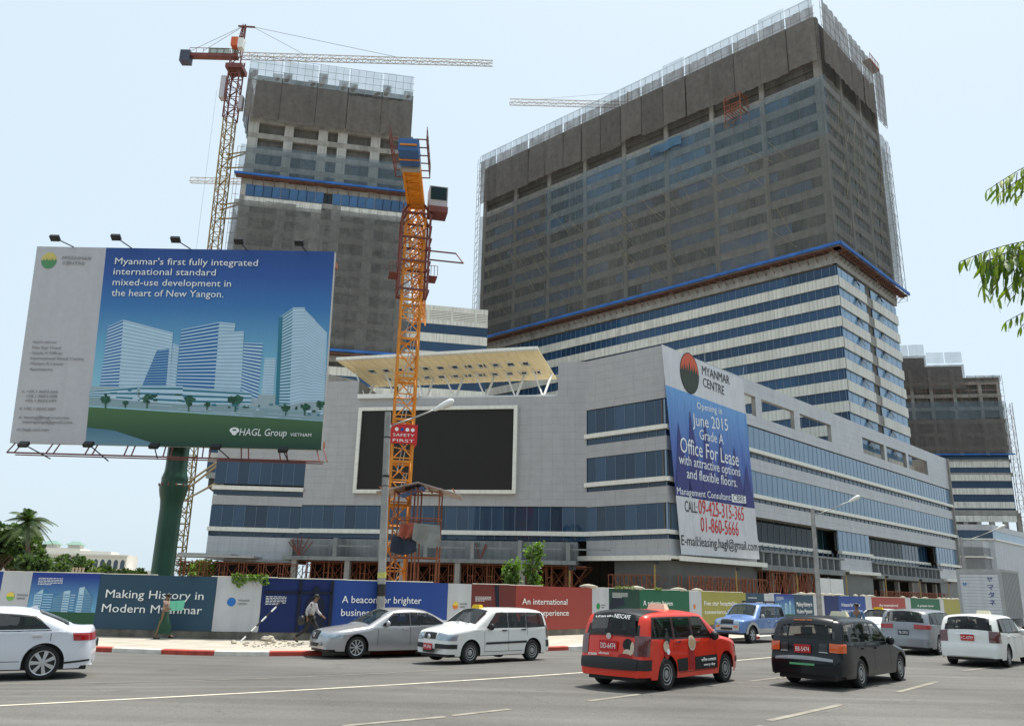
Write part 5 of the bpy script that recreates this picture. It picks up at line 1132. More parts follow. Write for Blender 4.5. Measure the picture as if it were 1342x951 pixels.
# ---------------------------------------------------------------- vehicles
TYRE = mat('tyre_rubber', (.014, .014, .014), .8, var=.1); RIMM = mat('alloy_rim', (.55, .56, .58), .3, .6, var=.05); STEELR = mat('steel_rim', (.36, .36, .36), .45, .3, var=.1)
CGLASS = glass_mat('car_glass', (.010, .013, .014), 0, .5, 1.45, .015, 0); CGLASS.node_tree.nodes['Principled BSDF'].inputs['Alpha'].default_value = .62; CGLB = glass_mat('car_windscreen_glass', (.03, .045, .05), 0, .6, 1.5, .015, 0); CGLB.node_tree.nodes['Principled BSDF'].inputs['Alpha'].default_value = .5
LAMPR = mat('red_lamp_lens', (.35, .008, .006), .15, var=0, coat=.5); LAMPC = mat('clear_lamp_lens', (.35, .42, .48), .08, .3, var=.3, scale=8, coat=1); LAMPO = mat('amber_lamp_lens', (.65, .10, .01), .2, var=0, coat=.5); LAMPDK = mat('smoked_lamp_lens', (.10, .015, .015), .12, var=.3, scale=9, coat=1)
CHROME = mat('chrome', (.7, .7, .7), .12, 1., var=0); PLATER = flat('red_plate', (.50, .025, .03)); PLATEK = flat('dark_plate', (.05, .06, .08)); PLATEW = LETW
def paint(name, c, metal=0., rough=.38): return mat(name, c, rough, metal, var=.03, scale=.8, coat=.55, spec=.3)
def chaikin(p, it=2):
    for _ in range(it):
        q = [p[0]]
        for a, b in zip(p, p[1:]): q += [(a[0]*.75+b[0]*.25, a[1]*.75+b[1]*.25), (a[0]*.25+b[0]*.75, a[1]*.25+b[1]*.75)]
        p = q+[p[-1]]
    return p
CARS = []; SEATM = mat('grey_seat_fabric', (.05, .05, .052), .9, var=.1)
class Car:
    def __init__(s, name, label, cat, M, L, W, wb, fo, wr, outline, belt, body, group=None, tum=.2, sill=.22, ww=.20, rtop=.11, ptap=(.16, .10)):
        s.e = empty(name, M, label, cat, group); s.M = M; s.L = L; s.W = W/2; s.wr = wr; s.belt = belt; s.sill = sill; s.tum = tum; s.rt = rtop; s.ptap = ptap
        s.ax = (fo, fo+wb); s.out = chaikin(outline); s.A = np.array(s.out); s.x0 = L/2; s.ww = ww
        s.al = np.concatenate([[0], np.cumsum(np.hypot(*np.diff(s.A, axis=0).T))])
        xs = set(np.round(np.linspace(0, L, int(L/.035)), 3)) | set(np.round(s.A[:, 0], 3))
        for a in s.ax: xs |= set(np.round(a + (wr+.07)*np.cos(np.linspace(0, math.pi, 19)), 3))
        xs = np.array(sorted(x for x in xs if 0 <= x <= L)); s.R = wr+.065
        T_ = [0, .06, .13, .22, .31, .40, .47, .53, .565, .60, .635, .67, .705, .74, .775, .81, .845, .88, .91, .94, .965, .985, 1]
        V = []; 
        for x in xs:
            zl, zh = s.zlo(x), s.ztop(x)
            for t in T_: z = zl+(zh-zl)*t; V.append((x, z))
        V = np.array(V); Yv = s.yy(V[:, 0], V[:, 1]); n = len(T_); m = len(xs)
        mb = MB(M); vs = []; fs = []; FC = []
        for sg in (-1, 1):
            b = len(vs); vs += [(s.x0-x, sg*y, z) for (x, z), y in zip(V, Yv)]
            for i in range(m-1):
                for j in range(n-1): q = (b+i*n+j, b+(i+1)*n+j, b+(i+1)*n+j+1, b+i*n+j+1); fs.append(q if sg > 0 else q[::-1]); FC.append((0, (V[i*n+j][0]+V[(i+1)*n+j][0])/2, (V[i*n+j][1]+V[(i+1)*n+j+1][1]+V[(i+1)*n+j][1]+V[i*n+j+1][1])/4))
        fr_ = [-.92, -.75, -.4, 0, .4, .75, .92]; b = len(vs); k = len(fr_)
        for i in range(m):
            x = xs[i]; z = s.ztop(x); y = Yv[i*n+n-1]; nx, nz = s.nrm(x)
            for f in fr_: c = (.035*abs(nz)+.10*abs(nx))*(1-f*f); vs.append((s.x0-(x+nx*c), f*y, z+nz*c))
        for i in range(m-1):
            rows = [i*n+n-1]+[b+i*k+j for j in range(k)]+[m*n+i*n+n-1]; r2 = [(i+1)*n+n-1]+[b+(i+1)*k+j for j in range(k)]+[m*n+(i+1)*n+n-1]
            ff = [-1]+fr_+[1]; tt = float(np.interp((xs[i]+xs[i+1])/2, s.A[:, 0], s.al))
            for j in range(len(rows)-1): fs.append((rows[j], rows[j+1], r2[j+1], r2[j])[::-1]); FC.append((1, tt, (ff[j]+ff[j+1])/2))
        for i, rv in ((0, False), (m-1, True)):
            for j in range(n-1): q = (i*n+j, m*n+i*n+j, m*n+i*n+j+1, i*n+j+1); fs.append(q); FC.append((2, 0, 0))
        s.raw = (vs, fs, FC, body); s.wq = []; s.wp = []; CARS.append(s)
        mb = MB(M); mb.box(-s.x0+.12, s.x0-.12, -s.W+.24, s.W-.24, sill-.04, .55); mb.box(-s.x0+.5, s.x0-1.0, -s.W+.22, s.W-.22, .5, .62); mb.box(s.x0-1.45, s.x0-1.15, -s.W+.25, s.W-.25, .6, s.belt[0]-.08); mb.box(-s.x0+.3, -s.x0+.9, -s.W+.25, s.W-.25, .5, s.belt[1]-.25)
        mb.build('underbody', BLACK, s.e)
    def finish(s):
        vs, fs, FC, body = s.raw; keep = []; mi = []
        def inq(p, q):
            r = 0
            for a, b in zip(q, q[1:]+q[:1]): c = (b[0]-a[0])*(p[1]-a[1])-(b[1]-a[1])*(p[0]-a[0]); r += 1 if c > 0 else -1
            return abs(r) == len(q)
        def sc_(q, k, k2=None): cx_ = sum(p[0] for p in q)/4; cz = sum(p[1] for p in q)/4; return [(cx_+(p[0]-cx_)*k, cz+(p[1]-cz)*(k2 or k)) for p in q]
        for f, (kd, a, b) in zip(fs, FC):
            lst = s.wq if kd == 0 else s.wp if kd == 1 else []
            if any(inq((a, b), sc_(q, 1.0, 1.0)) for q in lst): continue
            keep.append(f); mi.append(1 if any(inq((a, b), sc_(q, 1.05, 1.12)) for q in lst) else 0)
        mb = MB(s.M); mb.add(vs, keep); mb.m = mi; me = mb.mesh('body', [body, BLACK], s.M.inverted(), True); me.set_sharp_from_angle(angle=R(50))
        s.body = bpy.data.objects.new('body', me); COL.objects.link(s.body); s.body.parent = s.e; WM[s.body] = WM[s.e]
        bz = s.belt[0]; xs0 = s.x0-2.25
        for x, ys in ((xs0, (-.36, .36)), (xs0-.95, (-.36, .36))):
            for y in ys:
                mb = MB(s.M); mb.prism([(x+.45, y-.24, .62), (x+.45, y-.24, .74), (x+.0, y-.24, .72), (x-.16, y-.22, bz+.18), (x-.26, y-.22, bz+.18), (x-.14, y-.24, .62)], (0, .48, 0)); mb.prism([(x-.17, y-.12, bz+.19), (x-.17, y-.12, bz+.36), (x-.25, y-.12, bz+.36), (x-.25, y-.12, bz+.19)], (0, .24, 0)); mb.build('seat', SEATM, s.e)
        mb = MB(s.M @ Matrix.Translation((s.x0-1.75, .36, bz+.02)) @ Matrix.Rotation(R(65), 4, 'Y')); mb.lathe([(.15, -.012), (.18, -.012), (.18, .012), (.15, .012), (.15, -.012)], 16); mb.build('steering_wheel', BLACK, s.e)
    def zlo(s, x):
        z = s.sill+(.05 if (x < .25 or x > s.L-.25) else 0)
        for a in s.ax:
            d = abs(x-a)
            if d < s.R: z = max(z, s.wr+math.sqrt(s.R**2-d*d))
        return min(z, s.ztop(x)-.01)
    def ztop(s, x): return float(np.interp(x, s.A[:, 0], s.A[:, 1]))
    def nrm(s, x):
        t = np.interp(x, s.A[:, 0], s.al); a = s.at(max(0, t-.03)); b = s.at(min(s.al[-1], t+.03)); d = np.array([b[0]-a[0], b[1]-a[1]]); d /= max(1e-9, np.hypot(*d)); return (-d[1], d[0])
    def at(s, t): return (float(np.interp(t, s.al, s.A[:, 0])), float(np.interp(t, s.al, s.A[:, 1])))
    def dist(s, x, z):
        P = np.stack([np.atleast_1d(x), np.atleast_1d(z)], -1)[:, None, :]; a = s.A[:-1][None]; d = (s.A[1:]-s.A[:-1])[None]
        t = np.clip(((P-a)*d).sum(-1)/np.maximum((d*d).sum(-1), 1e-12), 0, 1); return np.hypot(*np.moveaxis(P-a-d*t[..., None], -1, 0)).min(1)
    def yy(s, x, z):
        x = np.atleast_1d(np.asarray(x, float)); z = np.atleast_1d(np.asarray(z, float)); bz = np.interp(x, [0, s.L], [s.belt[0], s.belt[1]])
        y = s.W - .05*np.clip((.5-z)/.5, 0, 1)**2*1.6 - .015*np.clip((z-.5)/.4, 0, 1) - np.where(z > bz, (z-bz)*s.tum+.012, 0)
        f = np.clip((.7-x)/.7, 0, 1); r = np.clip((x-(s.L-.6))/.6, 0, 1); y = y - s.ptap[0]*f**2 - s.ptap[1]*r**2
        d = np.clip(s.dist(x, z), 0, s.rt); return y-(s.rt-np.sqrt(np.maximum(0, s.rt**2-(s.rt-d)**2)))
    def side(s, quad, m, name, sides=(-1, 1), off=.004, nx=8, nz=4, label=None, th=0):
        (a, b, c, d) = quad; out = []
        for sg in sides:
            mb = MB(s.M); X = []; Zz = []
            for j in range(nz+1):
                for i in range(nx+1):
                    u, v = i/nx, j/nz; X.append((a[0]*(1-u)+b[0]*u)*(1-v)+(d[0]*(1-u)+c[0]*u)*v); Zz.append((a[1]*(1-u)+b[1]*u)*(1-v)+(d[1]*(1-u)+c[1]*u)*v)
            Y = s.yy(X, Zz); mb.add([(s.x0-x, sg*(y+off), z) for x, y, z in zip(X, Y, Zz)], [(j*(nx+1)+i, j*(nx+1)+i+1, (j+1)*(nx+1)+i+1, (j+1)*(nx+1)+i)[::sg] for j in range(nz) for i in range(nx)])
            out.append(mb.build(name, m, s.e, smooth=True, label=label))
        return out
    def sline(s, pts, m=None, name='door_line', w_=.012, sides=(-1, 1)):
        for p, q in zip(pts, pts[1:]):
            dx, dz = q[0]-p[0], q[1]-p[1]; l = math.hypot(dx, dz); n = (-dz/l*w_/2, dx/l*w_/2)
            s.side([(p[0]-n[0], p[1]-n[1]), (q[0]-n[0], q[1]-n[1]), (q[0]+n[0], q[1]+n[1]), (p[0]+n[0], p[1]+n[1])], m or BLACK, name, sides, .003, 6, 1)
    def ts_x(s, x): return float(np.interp(x, s.A[:, 0], s.al))
    def ts_zf(s, z): i = int(np.argmax(s.A[:, 1] >= z)); return float(np.interp(z, s.A[max(0, i-1):i+1, 1], s.al[max(0, i-1):i+1])) if i else 0.
    def ts_zr(s, z):
        idx = np.where(s.A[:, 1] >= z)[0][-1]; i = min(idx, len(s.A)-2); z0, z1 = s.A[i, 1], s.A[i+1, 1]; t = 0 if z0 == z1 else (z0-z)/(z0-z1); return float(s.al[i]+(s.al[i+1]-s.al[i])*max(0, min(1, t)))
    def skin(s, t, f, off=0.):
        x, z = s.at(t); nx, nz = s.nrm(x); y = float(s.yy(x, z)[0]); c = (.035*abs(nz)+.10*abs(nx))*(1-f*f)+off
        a = s.at(max(0, t-.02)); b = s.at(min(s.al[-1], t+.02)); d = (b[0]-a[0], b[1]-a[1]); l = math.hypot(*d) or 1; nx, nz = -d[1]/l, d[0]/l
        return (s.x0-(x+nx*c), f*y, z+nz*c)
    def patch(s, t0, t1, f0, f1, m, name, off=.006, g0=None, g1=None, nt=8, nf=8, label=None, parent=None):
        g0 = f0 if g0 is None else g0; g1 = f1 if g1 is None else g1
        if name in ('windscreen', 'rear_window'): s.wp.append([(t0, f0), (t0, f1), (t1, g1), (t1, g0)])
        mb = MB(s.M); v = []
        for j in range(nt+1):
            for i in range(nf+1): a, u = j/nt, i/nf; v.append(s.skin(t0+(t1-t0)*a, (f0*(1-u)+f1*u)*(1-a)+(g0*(1-u)+g1*u)*a, off))
        mb.add(v, [(j*(nf+1)+i, j*(nf+1)+i+1, (j+1)*(nf+1)+i+1, (j+1)*(nf+1)+i)[::-1] for j in range(nt) for i in range(nf)]); return mb.build(name, m, parent or s.e, smooth=True, label=label)
    def wrap(s, z0, z1, f, f0, depth, m, name='tail_light', rear=True, nz=6):
        """a lamp that runs round the corner in one piece; z0..z1 high, f0 inner edge, depth along the side"""
        mb = MB(s.M); v = []; nc = 0
        for j in range(nz+1):
            z = z0+(z1-z0)*j/nz; t = s.ts_zr(z) if rear else s.ts_zf(z); row = [Vector(s.skin(t, f*(f0+(1-f0)*i/4), .012)) for i in range(5)]; xe = s.at(t)[0]
            for i in range(1, 9):
                x = xe+(-1 if rear else 1)*depth*(i/8)**2; row.append(Vector((s.x0-x+(.0), f*(float(s.yy(x, z)[0])+.012), z)))
            nc = len(row); v += row
        mb.add(v, [(j*nc+i, j*nc+i+1, (j+1)*nc+i+1, (j+1)*nc+i)[::(1 if f > 0 else -1)] for j in range(nz) for i in range(nc-1)]); return mb.build(name, m, s.e, smooth=True)
    def wheels(s, rim, spokes=5, sp_w=.05, rf=.66):
        for a in s.ax:
            for sg in (-1, 1):
                M = s.M @ Matrix.Translation((s.x0-a, sg*(s.W-.03), s.wr)) @ (Matrix.Identity(4) if sg > 0 else Matrix.Rotation(math.pi, 4, 'Z')); r = s.wr; w_ = s.ww; ri = r*rf
                mb = MB(M); mb.lathe([(ri, -w_), (r*.93, -w_), (r, -w_+.03), (r, -.03), (r*.94, 0), (ri*1.04, .004), (ri, -.02)], 28, (0, 0, 0), 'Y'); o = mb.build('wheel', TYRE, s.e, smooth=True, angle=40)
                mb = MB(M); mb.lathe([(ri, -.06), (ri, -.005), (ri*.93, -.012), (ri*.90, -.05)], 28, (0, 0, 0), 'Y'); mb.lathe([(.001, -.03), (.055, -.03), (.05, -.005), (.001, .0)], 12, (0, 0, 0), 'Y')
                if spokes:
                    for k in range(spokes):
                        a_ = 2*math.pi*k/spokes; c_, s_ = math.cos(a_), math.sin(a_); p = lambda r_, o_, y_: (r_*c_-o_*s_, y_, r_*s_+o_*c_)
                        mb.prism([p(.03, -sp_w*.35, -.012), p(ri*.94, -sp_w*.6, -.02), p(ri*.94, sp_w*.6, -.02), p(.03, sp_w*.35, -.012)], (0, -.02, 0))
                else:
                    mb.lathe([(.05, -.01), (ri*.55, -.03), (ri*.62, -.012), (ri*.72, -.012), (ri*.8, -.05), (ri*.9, -.05)], 24, (0, 0, 0), 'Y')
                mb.build('rim', rim, o, smooth=not spokes, angle=30 if not spokes else None)
                mb = MB(M); mb.lathe([(.001, -.08), (ri, -.08), (ri, -.065), (.001, -.065)], 20, (0, 0, 0), 'Y'); mb.build('brake_disc', BLACK, o)
    def plate(s, z, m, txt, rear=True, w_=.36, h_=.17, y=0., parent=None):
        t = s.ts_zr(z) if rear else s.ts_zf(z); x, yy_, zz_ = s.skin(t, y/ s.W, .02)
        sg = -1 if rear else 1; M = s.M @ Matrix.Translation((x+sg*.012, y, z)) @ Matrix.Rotation(R(-90 if rear else 90), 4, 'Z') @ Matrix.Rotation(R(90), 4, 'X')
        mb = MB(M); mb.box(-w_/2, w_/2, -h_/2, h_/2, -.012, .004); o = mb.build('licence_plate', m, parent or s.e); 
        if txt: text(txt, M @ Matrix.Translation((-w_*.42, -h_*.28, .006)), o, LETW, w=w_*.84, cap=h_*.55, thick=.002, bold=.02)
        return M
    def handle(s, x, z, m, sides=(-1, 1)):
        for sg in sides:
            y = float(s.yy(x, z)[0]); mb = MB(s.M); mb.box(s.x0-x-.09, s.x0-x+.09, sg*(y+.0), sg*(y+.035), z-.014, z+.016); mb.build('door_handle', m, s.e)
    def mirror(s, x, z, m):
        for sg in (-1, 1):
            y = float(s.yy(x, z)[0]); M = s.M @ Matrix.Translation((s.x0-x, sg*(y+.11), z+.03)); mb = MB(M); mb.lathe([(.03, -.07), (.08, -.05), (.10, 0), (.09, .03), (.07, .04)], 12, (0, 0, 0), 'X'); mb.M = s.M; mb.tube((s.x0-x, sg*y*.99, z-.02), (s.x0-x, sg*(y+.06), z), .025, 6); mb.build('wing_mirror', m, s.e, smooth=True, angle=50)
    def wiper(s, t, f0, f1, rear=True):
        a = s.skin(t, f0, .03); b = s.skin(t-.05 if rear else t-.12, f1, .03); mb = MB(s.M); mb.tube(a, b, .012, 4); mb.build('wiper', BLACK, s.e)
    def sign(s, x, m, txt='TAXI', tc=None, w_=.42, y=0.):
        z = s.ztop(x)+.03; M = s.M @ Matrix.Translation((s.x0-x, y, z)); mb = MB(M); q = w_/2; mb.add([(-.09, -q, 0), (.09, -q, 0), (.09, q, 0), (-.09, q, 0), (-.06, -q*.8, .12), (.06, -q*.8, .12), (.06, q*.8, .12), (-.06, q*.8, .12)], [(0, 3, 2, 1), (4, 5, 6, 7), (0, 1, 5, 4), (1, 2, 6, 5), (2, 3, 7, 6), (3, 0, 4, 7)])
        o = mb.build('roof_sign', m, s.e)
        for rr, xx in ((-90, -.078), (90, .078)): text(txt, M @ Matrix.Translation((xx, (q*.6)*(1 if rr < 0 else -1), .03)) @ Matrix.Rotation(R(rr), 4, 'Z') @ Matrix.Rotation(R(78), 4, 'X'), o, tc or LETR, w=q*1.2, cap=.05, thick=.002)
    def ring(s, q, Q):
        for sg in (-1, 1):
            mb = MB(s.M)
            for i in range(4):
                a, b, c, d = q[i], q[(i+1) % 4], Q[(i+1) % 4], Q[i]; X = []; Zz = []
                for k in range(7):
                    u = k/6
                    for p, r_ in ((a, b), (d, c)): X.append(p[0]+(r_[0]-p[0])*u); Zz.append(p[1]+(r_[1]-p[1])*u)
                Y = s.yy(X, Zz); mb.add([(s.x0-x, sg*(y+.009), z) for x, y, z in zip(X, Y, Zz)], [(2*k, 2*k+1, 2*k+3, 2*k+2) for k in range(6)])
            mb.build('window_seal', BLACK, s.e, smooth=True)
    def windows(s, quads, m=None, trim=True, names='side_window'):
        for q in quads:
            cx_ = sum(p[0] for p in q)/4; cz = sum(p[1] for p in q)/4
            s.wq.append(list(q))
            if trim: s.ring(q, [(p[0]+(.032 if p[0] > cx_ else -.032), p[1]+(.03 if p[1] > cz else -.03)) for p in q])
            s.side(q, m or CGLASS, names, off=.008)
def place(px_, hd, z, wheelpt, side_y, axle_x, L):
    """world matrix from one tyre's contact point in the picture: x forward, y left"""
    c = gr(*px_) if z is None else g(*px_, z); h_ = R(hd)
    M = Matrix.Translation((c.x, c.y, c.z)) @ Matrix.Rotation(h_, 4, 'Z'); off = M.to_3x3() @ Vector((L/2-axle_x, side_y, 0)); return Matrix.Translation(-off) @ M
# --- compact van body shared by the white and the red car
VAN = [(0, .27), (.0, .5), (.02, .62), (.05, .76), (.13, .86), (.35, .92), (.92, 1.0), (1.0, 1.03), (1.62, 1.42), (1.75, 1.475), (2.3, 1.51), (3.4, 1.50), (3.85, 1.45), (3.97, 1.36), (4.10, 1.0), (4.15, .62), (4.19, .52), (4.19, .27)]
def van(name, label, M, body, rim, taxi, red):
    c = Car(name, label, 'van', M, 4.19, 1.69, 2.55, .80, .305, VAN, (.93, .98), body, tum=.17)
    A, B, C_, D_ = (1.50, .99), (2.22, .99), (2.22, 1.37), (1.83, 1.37)
    c.windows([[(1.42, 1.0), (2.25, 1.0), (2.25, 1.38), (1.86, 1.38)], [(2.33, 1.0), (3.02, 1.0), (3.02, 1.38), (2.33, 1.38)], [(3.10, 1.0), (3.88, 1.02), (3.76, 1.37), (3.10, 1.38)]])
    c.patch(c.ts_x(1.08), c.ts_x(1.66), -.93, .93, CGLB if not red else CGLASS, 'windscreen', g0=-.84, g1=.84, off=.01)
    c.patch(c.ts_zr(1.40), c.ts_zr(1.0), -.80, .80, CGLASS, 'rear_window', g0=-.94, g1=.94, off=.012)
    for x in (1.32, 2.29, 3.10): c.sline([(x, .95), (x, .32 if x < 3 else .75)], w_=.010)
    c.sline([(1.32, .32), (2.9, .32)]); c.handle(2.12, .90, BLACK if not red else CHROME); c.handle(2.93, .92, BLACK if not red else CHROME); c.mirror(1.5, .98, BLACK)
    for f in (-1, 1): 
        c.wrap(.66, 1.04, f, .86, .16, LAMPDK)
        c.wrap(.64, .80, f, .52, .26, LAMPC, 'headlight', False)
        c.wrap(.42, .54, f, .46, .30, BLACK, 'bumper_corner', False)
    c.patch(c.ts_zf(.65), c.ts_zf(.79), -.44, .44, BLACK, 'grille', off=.012); c.patch(c.ts_zf(.30), c.ts_zf(.40), -.45, .45, BLACK, 'lower_grille', off=.015)
    mb = MB(c.M); p = c.skin(c.ts_zf(.70), 0, .03); mb.lathe([(.001, -.01), (.07, -.01), (.075, .0), (.001, .01)], 14, (p[0], p[1], p[2]), 'X'); mb.build('badge', CHROME, c.e)
    c.patch(c.ts_zr(.60), c.ts_zr(.40), -1.0, 1.0, BLACK, 'rear_bumper', off=.03); 
    for f in (-1, 1): c.wrap(.40, .60, f, .95, .24, BLACK, 'rear_bumper')
    if not red: c.side([(1.36, .52), (3.05, .54), (3.05, .60), (1.36, .58)], BLACK, 'rubbing_strip', off=.02, nz=1); c.plate(.46, PLATER, 'PP-3746', False)
    c.wheels(rim, 0); c.wiper(c.ts_zr(1.02), .05, .5); c.wiper(c.ts_x(1.12), -.6, .1, False); c.wiper(c.ts_x(1.12), .0, .7, False)
    return c
WHITEP = paint('white_car_paint', (.72, .72, .69)); REDP = paint('red_car_paint', (.70, .032, .010)); SILV = paint('silver_car_paint', (.42, .42, .43), .55, .3); BLKP = mat('black_car_paint', (.007, .009, .011), .3, 0, var=.03, coat=.25, spec=.25); PEARL = paint('pearl_white_paint', (.66, .68, .74), .1, .25); BLUEC = paint('light_blue_car_paint', (.14, .24, .50), .2); GREYP = paint('grey_car_paint', (.26, .27, .29), .5)
YSIGN = flat('yellow_roof_sign', (.80, .50, .02)); WSIGN = flat('white_roof_sign', (.75, .68, .5))
va = van('taxi_van', 'white compact wagon with yellow roof sign, black side strip and red front plate', place((617, 869.8), 224, None, 0, .845, .80, 4.19), WHITEP, STEELR, True, False); va.sign(1.75, YSIGN, ' ', w_=.36)
rv = van('taxi_van', 'bright red wagon with black tailgate window film and printed side stickers', place((877, 904.5), 49, None, 0, -.845, 3.35, 4.19), REDP, STEELR, True, True); rv.sign(2.3, WSIGN, ' ', w_=.45)
mb = rv.patch(rv.ts_x(3.2), rv.ts_zr(1.40), -.98, .98, mat('black_film', (.02, .022, .024), .35, var=.1), 'roof_film', off=.008, nt=14)
Mp = rv.plate(.84, PLATER, 'DD-6474', w_=.42, h_=.19)
rf_ = lambda t, f, off=.03: rv.M @ Vector(rv.skin(t, f, off))
def rtext(c, s, z, y0, y1, cap, m, x_off=.035, off=.02):
    """lettering on a car's tail, reading left to right from behind"""
    a = c.M @ (Vector(c.skin(c.ts_zr(z), y0/c.W, off))); b = c.M @ (Vector(c.skin(c.ts_zr(z), y1/c.W, off))); up = c.M @ Vector(c.skin(c.ts_zr(z+.08), (y0+y1)/2/c.W, off)); mid = c.M @ Vector(c.skin(c.ts_zr(z), (y0+y1)/2/c.W, off))
    x = (b-a).normalized(); y = (up-mid); y = (y-x*y.dot(x)).normalized(); z_ = x.cross(y); M = Matrix(((x.x, y.x, z_.x, 0), (x.y, y.y, z_.y, 0), (x.z, y.z, z_.z, 0), (0, 0, 0, 1))); M.translation = a+z_*x_off; return text(s, M, c.e, m, w=(b-a).length, cap=cap, thick=.003, bold=.02)
def stext(c, s, x0, x1, z, cap, m, sg=-1, off=.02):
    """lettering on a car's side; sg=-1 is the right-hand side"""
    xa, xb = (x1, x0) if sg < 0 else (x0, x1); 
    P_ = lambda x, zz_: c.M @ Vector((c.x0-x, sg*(float(c.yy(x, zz_)[0])+off), zz_)); a, b = P_(xa, z), P_(xb, z); up = P_((xa+xb)/2, z+.06)-P_((xa+xb)/2, z)
    x = (b-a).normalized(); y = (up-x*up.dot(x)).normalized(); z_ = x.cross(y); M = Matrix(((x.x, y.x, z_.x, 0), (x.y, y.y, z_.y, 0), (x.z, y.z, z_.z, 0), (0, 0, 0, 1))); M.translation = a; return text(s, M, c.e, m, w=(b-a).length, cap=cap, thick=.003, bold=.02)
rtext(rv, 'it all starts with a', 1.31, .60, -.04, .055, LETW, .03); rtext(rv, 'NESCAFE', 1.30, -.07, -.56, .10, LETW, .03)
rtext(rv, '0973009000', .605, .62, .30, .05, LETW, .05); rtext(rv, 'coffee moments', .64, .25, -.08, .05, LETW, .05)
def sdisc(c, x, z, rx, rz, m, name, sg=-1, off=.012):
    return c.side([(x-rx, z-rz*.55), (x+rx, z-rz*.55), (x+rx, z+rz*.55), (x-rx, z+rz*.55)], m, name, (sg,), off, 4, 3)
BEIGE = flat('beige_sticker', (.62, .50, .38)); DKR = flat('dark_red_sticker', (.35, .02, .02)); BLKS = flat('black_sticker', (.02, .02, .02))
def sround(c, x, z, r, m, name, sg=-1, off=.012, k=14):
    mb = MB(c.M); pts = [(x+r*math.cos(2*math.pi*i/k), z+r*math.sin(2*math.pi*i/k)) for i in range(k)]; Y = c.yy([p[0] for p in pts], [p[1] for p in pts]); mb.quad(*[(c.x0-p[0], sg*(y+off), p[1]) for p, y in zip(pts, Y)]); return mb.build(name, m, c.e)
rv.side([(1.25, .34), (2.25, .34), (2.25, .60), (1.25, .62)], BLKS, 'black_sticker', (-1,), .006); rv.side([(2.55, .34), (2.95, .34), (3.0, .58), (2.55, .60)], BLKS, 'black_sticker', (-1,), .006)
rv.side([(2.28, .36), (2.5, .36), (2.5, .80), (2.28, .80)], DKR, 'dark_red_sticker', (-1,), .007); sround(rv, 2.36, .88, .155, BEIGE, 'cup_sticker', off=.015); sround(rv, 2.36, .88, .10, flat('pale_coffee', (.45, .30, .18)), 'cup_sticker', off=.02)
stext(rv, 'coffee moments', 1.35, 2.0, .50, .07, LETW); stext(rv, 'every day', 1.4, 1.9, .40, .06, LETW)
sround(rv, 3.35, .98, .10, BLKS, 'mug_sticker', off=.016); sround(rv, 3.42, .84, .11, BEIGE, 'hand_sticker', off=.014); sround(rv, 3.40, .70, .10, DKR, 'mug_sticker', off=.012); sround(rv, 3.35, .74, .06, LETW, 'mug_sticker', off=.018)
mb = MB(rv.M)
for (y, z, ry, rz_, m) in ((-.55, .86, .13, .11, 0), (-.56, .70, .12, .08, 1), (-.50, .62, .2, .07, 2), (-.68, .80, .05, .12, 1)):
    p = [rv.skin(rv.ts_zr(z+rz_*math.sin(t*.52)), (y+ry*math.cos(t*.52))/rv.W, .016+.003*m) for t in range(12)]; mb.mi = m; mb.quad(*p)
mb.build('mug_sticker', [BLKS, BEIGE, DKR], rv.e)
mb = MB(rv.M); p = rv.skin(rv.ts_zr(.99), 0, .03); mb.lathe([(.001, -.01), (.06, -.01), (.06, .01), (.001, .01)], 12, p, 'X'); mb.build('badge', CHROME, rv.e)
# --- sedans
SED = [(0, .30), (.0, .50), (.03, .62), (.09, .73), (.22, .79), (.6, .85), (1.25, .93), (1.35, .95), (2.05, 1.34), (2.25, 1.41), (2.7, 1.45), (3.2, 1.43), (3.55, 1.36), (4.05, 1.12), (4.2, 1.07), (4.65, 1.03), (4.72, .98), (4.80, .70), (4.84, .58), (4.84, .30)]
sd = Car('sedan_car', 'silver saloon car with dark grille, parked tight beside the white compact wagon', 'car', place((467, 862.9), 216, None, 0, .89, .93, 4.84), 4.84, 1.78, 2.85, .93, .325, SED, (.88, .98), SILV, tum=.24, ptap=(.22, .14), rtop=.16)
sd.windows([[(1.78, .97), (2.72, .98), (2.72, 1.32), (2.22, 1.32)], [(2.80, .98), (3.65, 1.0), (3.42, 1.31), (2.80, 1.33)], [(3.70, 1.01), (3.98, 1.04), (3.70, 1.20), (3.50, 1.28)]])
sd.patch(sd.ts_x(1.40), sd.ts_x(2.12), -.95, .95, CGLB, 'windscreen', g0=-.80, g1=.80, off=.01); sd.patch(sd.ts_x(3.50), sd.ts_x(4.05), -.78, .78, CGLASS, 'rear_window', g0=-.9, g1=.9, off=.01)
for x in (1.62, 2.76, 3.62): sd.sline([(x, .93), (x, .34 if x < 3.5 else .72)])
sd.handle(2.60, .84, CHROME); sd.handle(3.50, .87, CHROME); sd.mirror(1.90, .98, SILV); sd.wheels(RIMM, 9, .035, .70)
for f in (-1, 1): sd.wrap(.60, .715, f, .50, .40, LAMPC, 'headlight', False); sd.patch(sd.ts_zr(.92), sd.ts_zr(.74), .6*f, .98*f, LAMPR, 'tail_light', off=.012); sd.patch(sd.ts_zf(.38), sd.ts_zf(.46), .62*f, .86*f, LAMPC, 'fog_lamp', off=.015)
sd.patch(sd.ts_zf(.53), sd.ts_zf(.72), -.38, .38, BLACK, 'grille', off=.02, g0=-.44, g1=.44); sd.patch(sd.ts_zf(.34), sd.ts_zf(.44), -.55, .55, BLACK, 'lower_grille', off=.014)
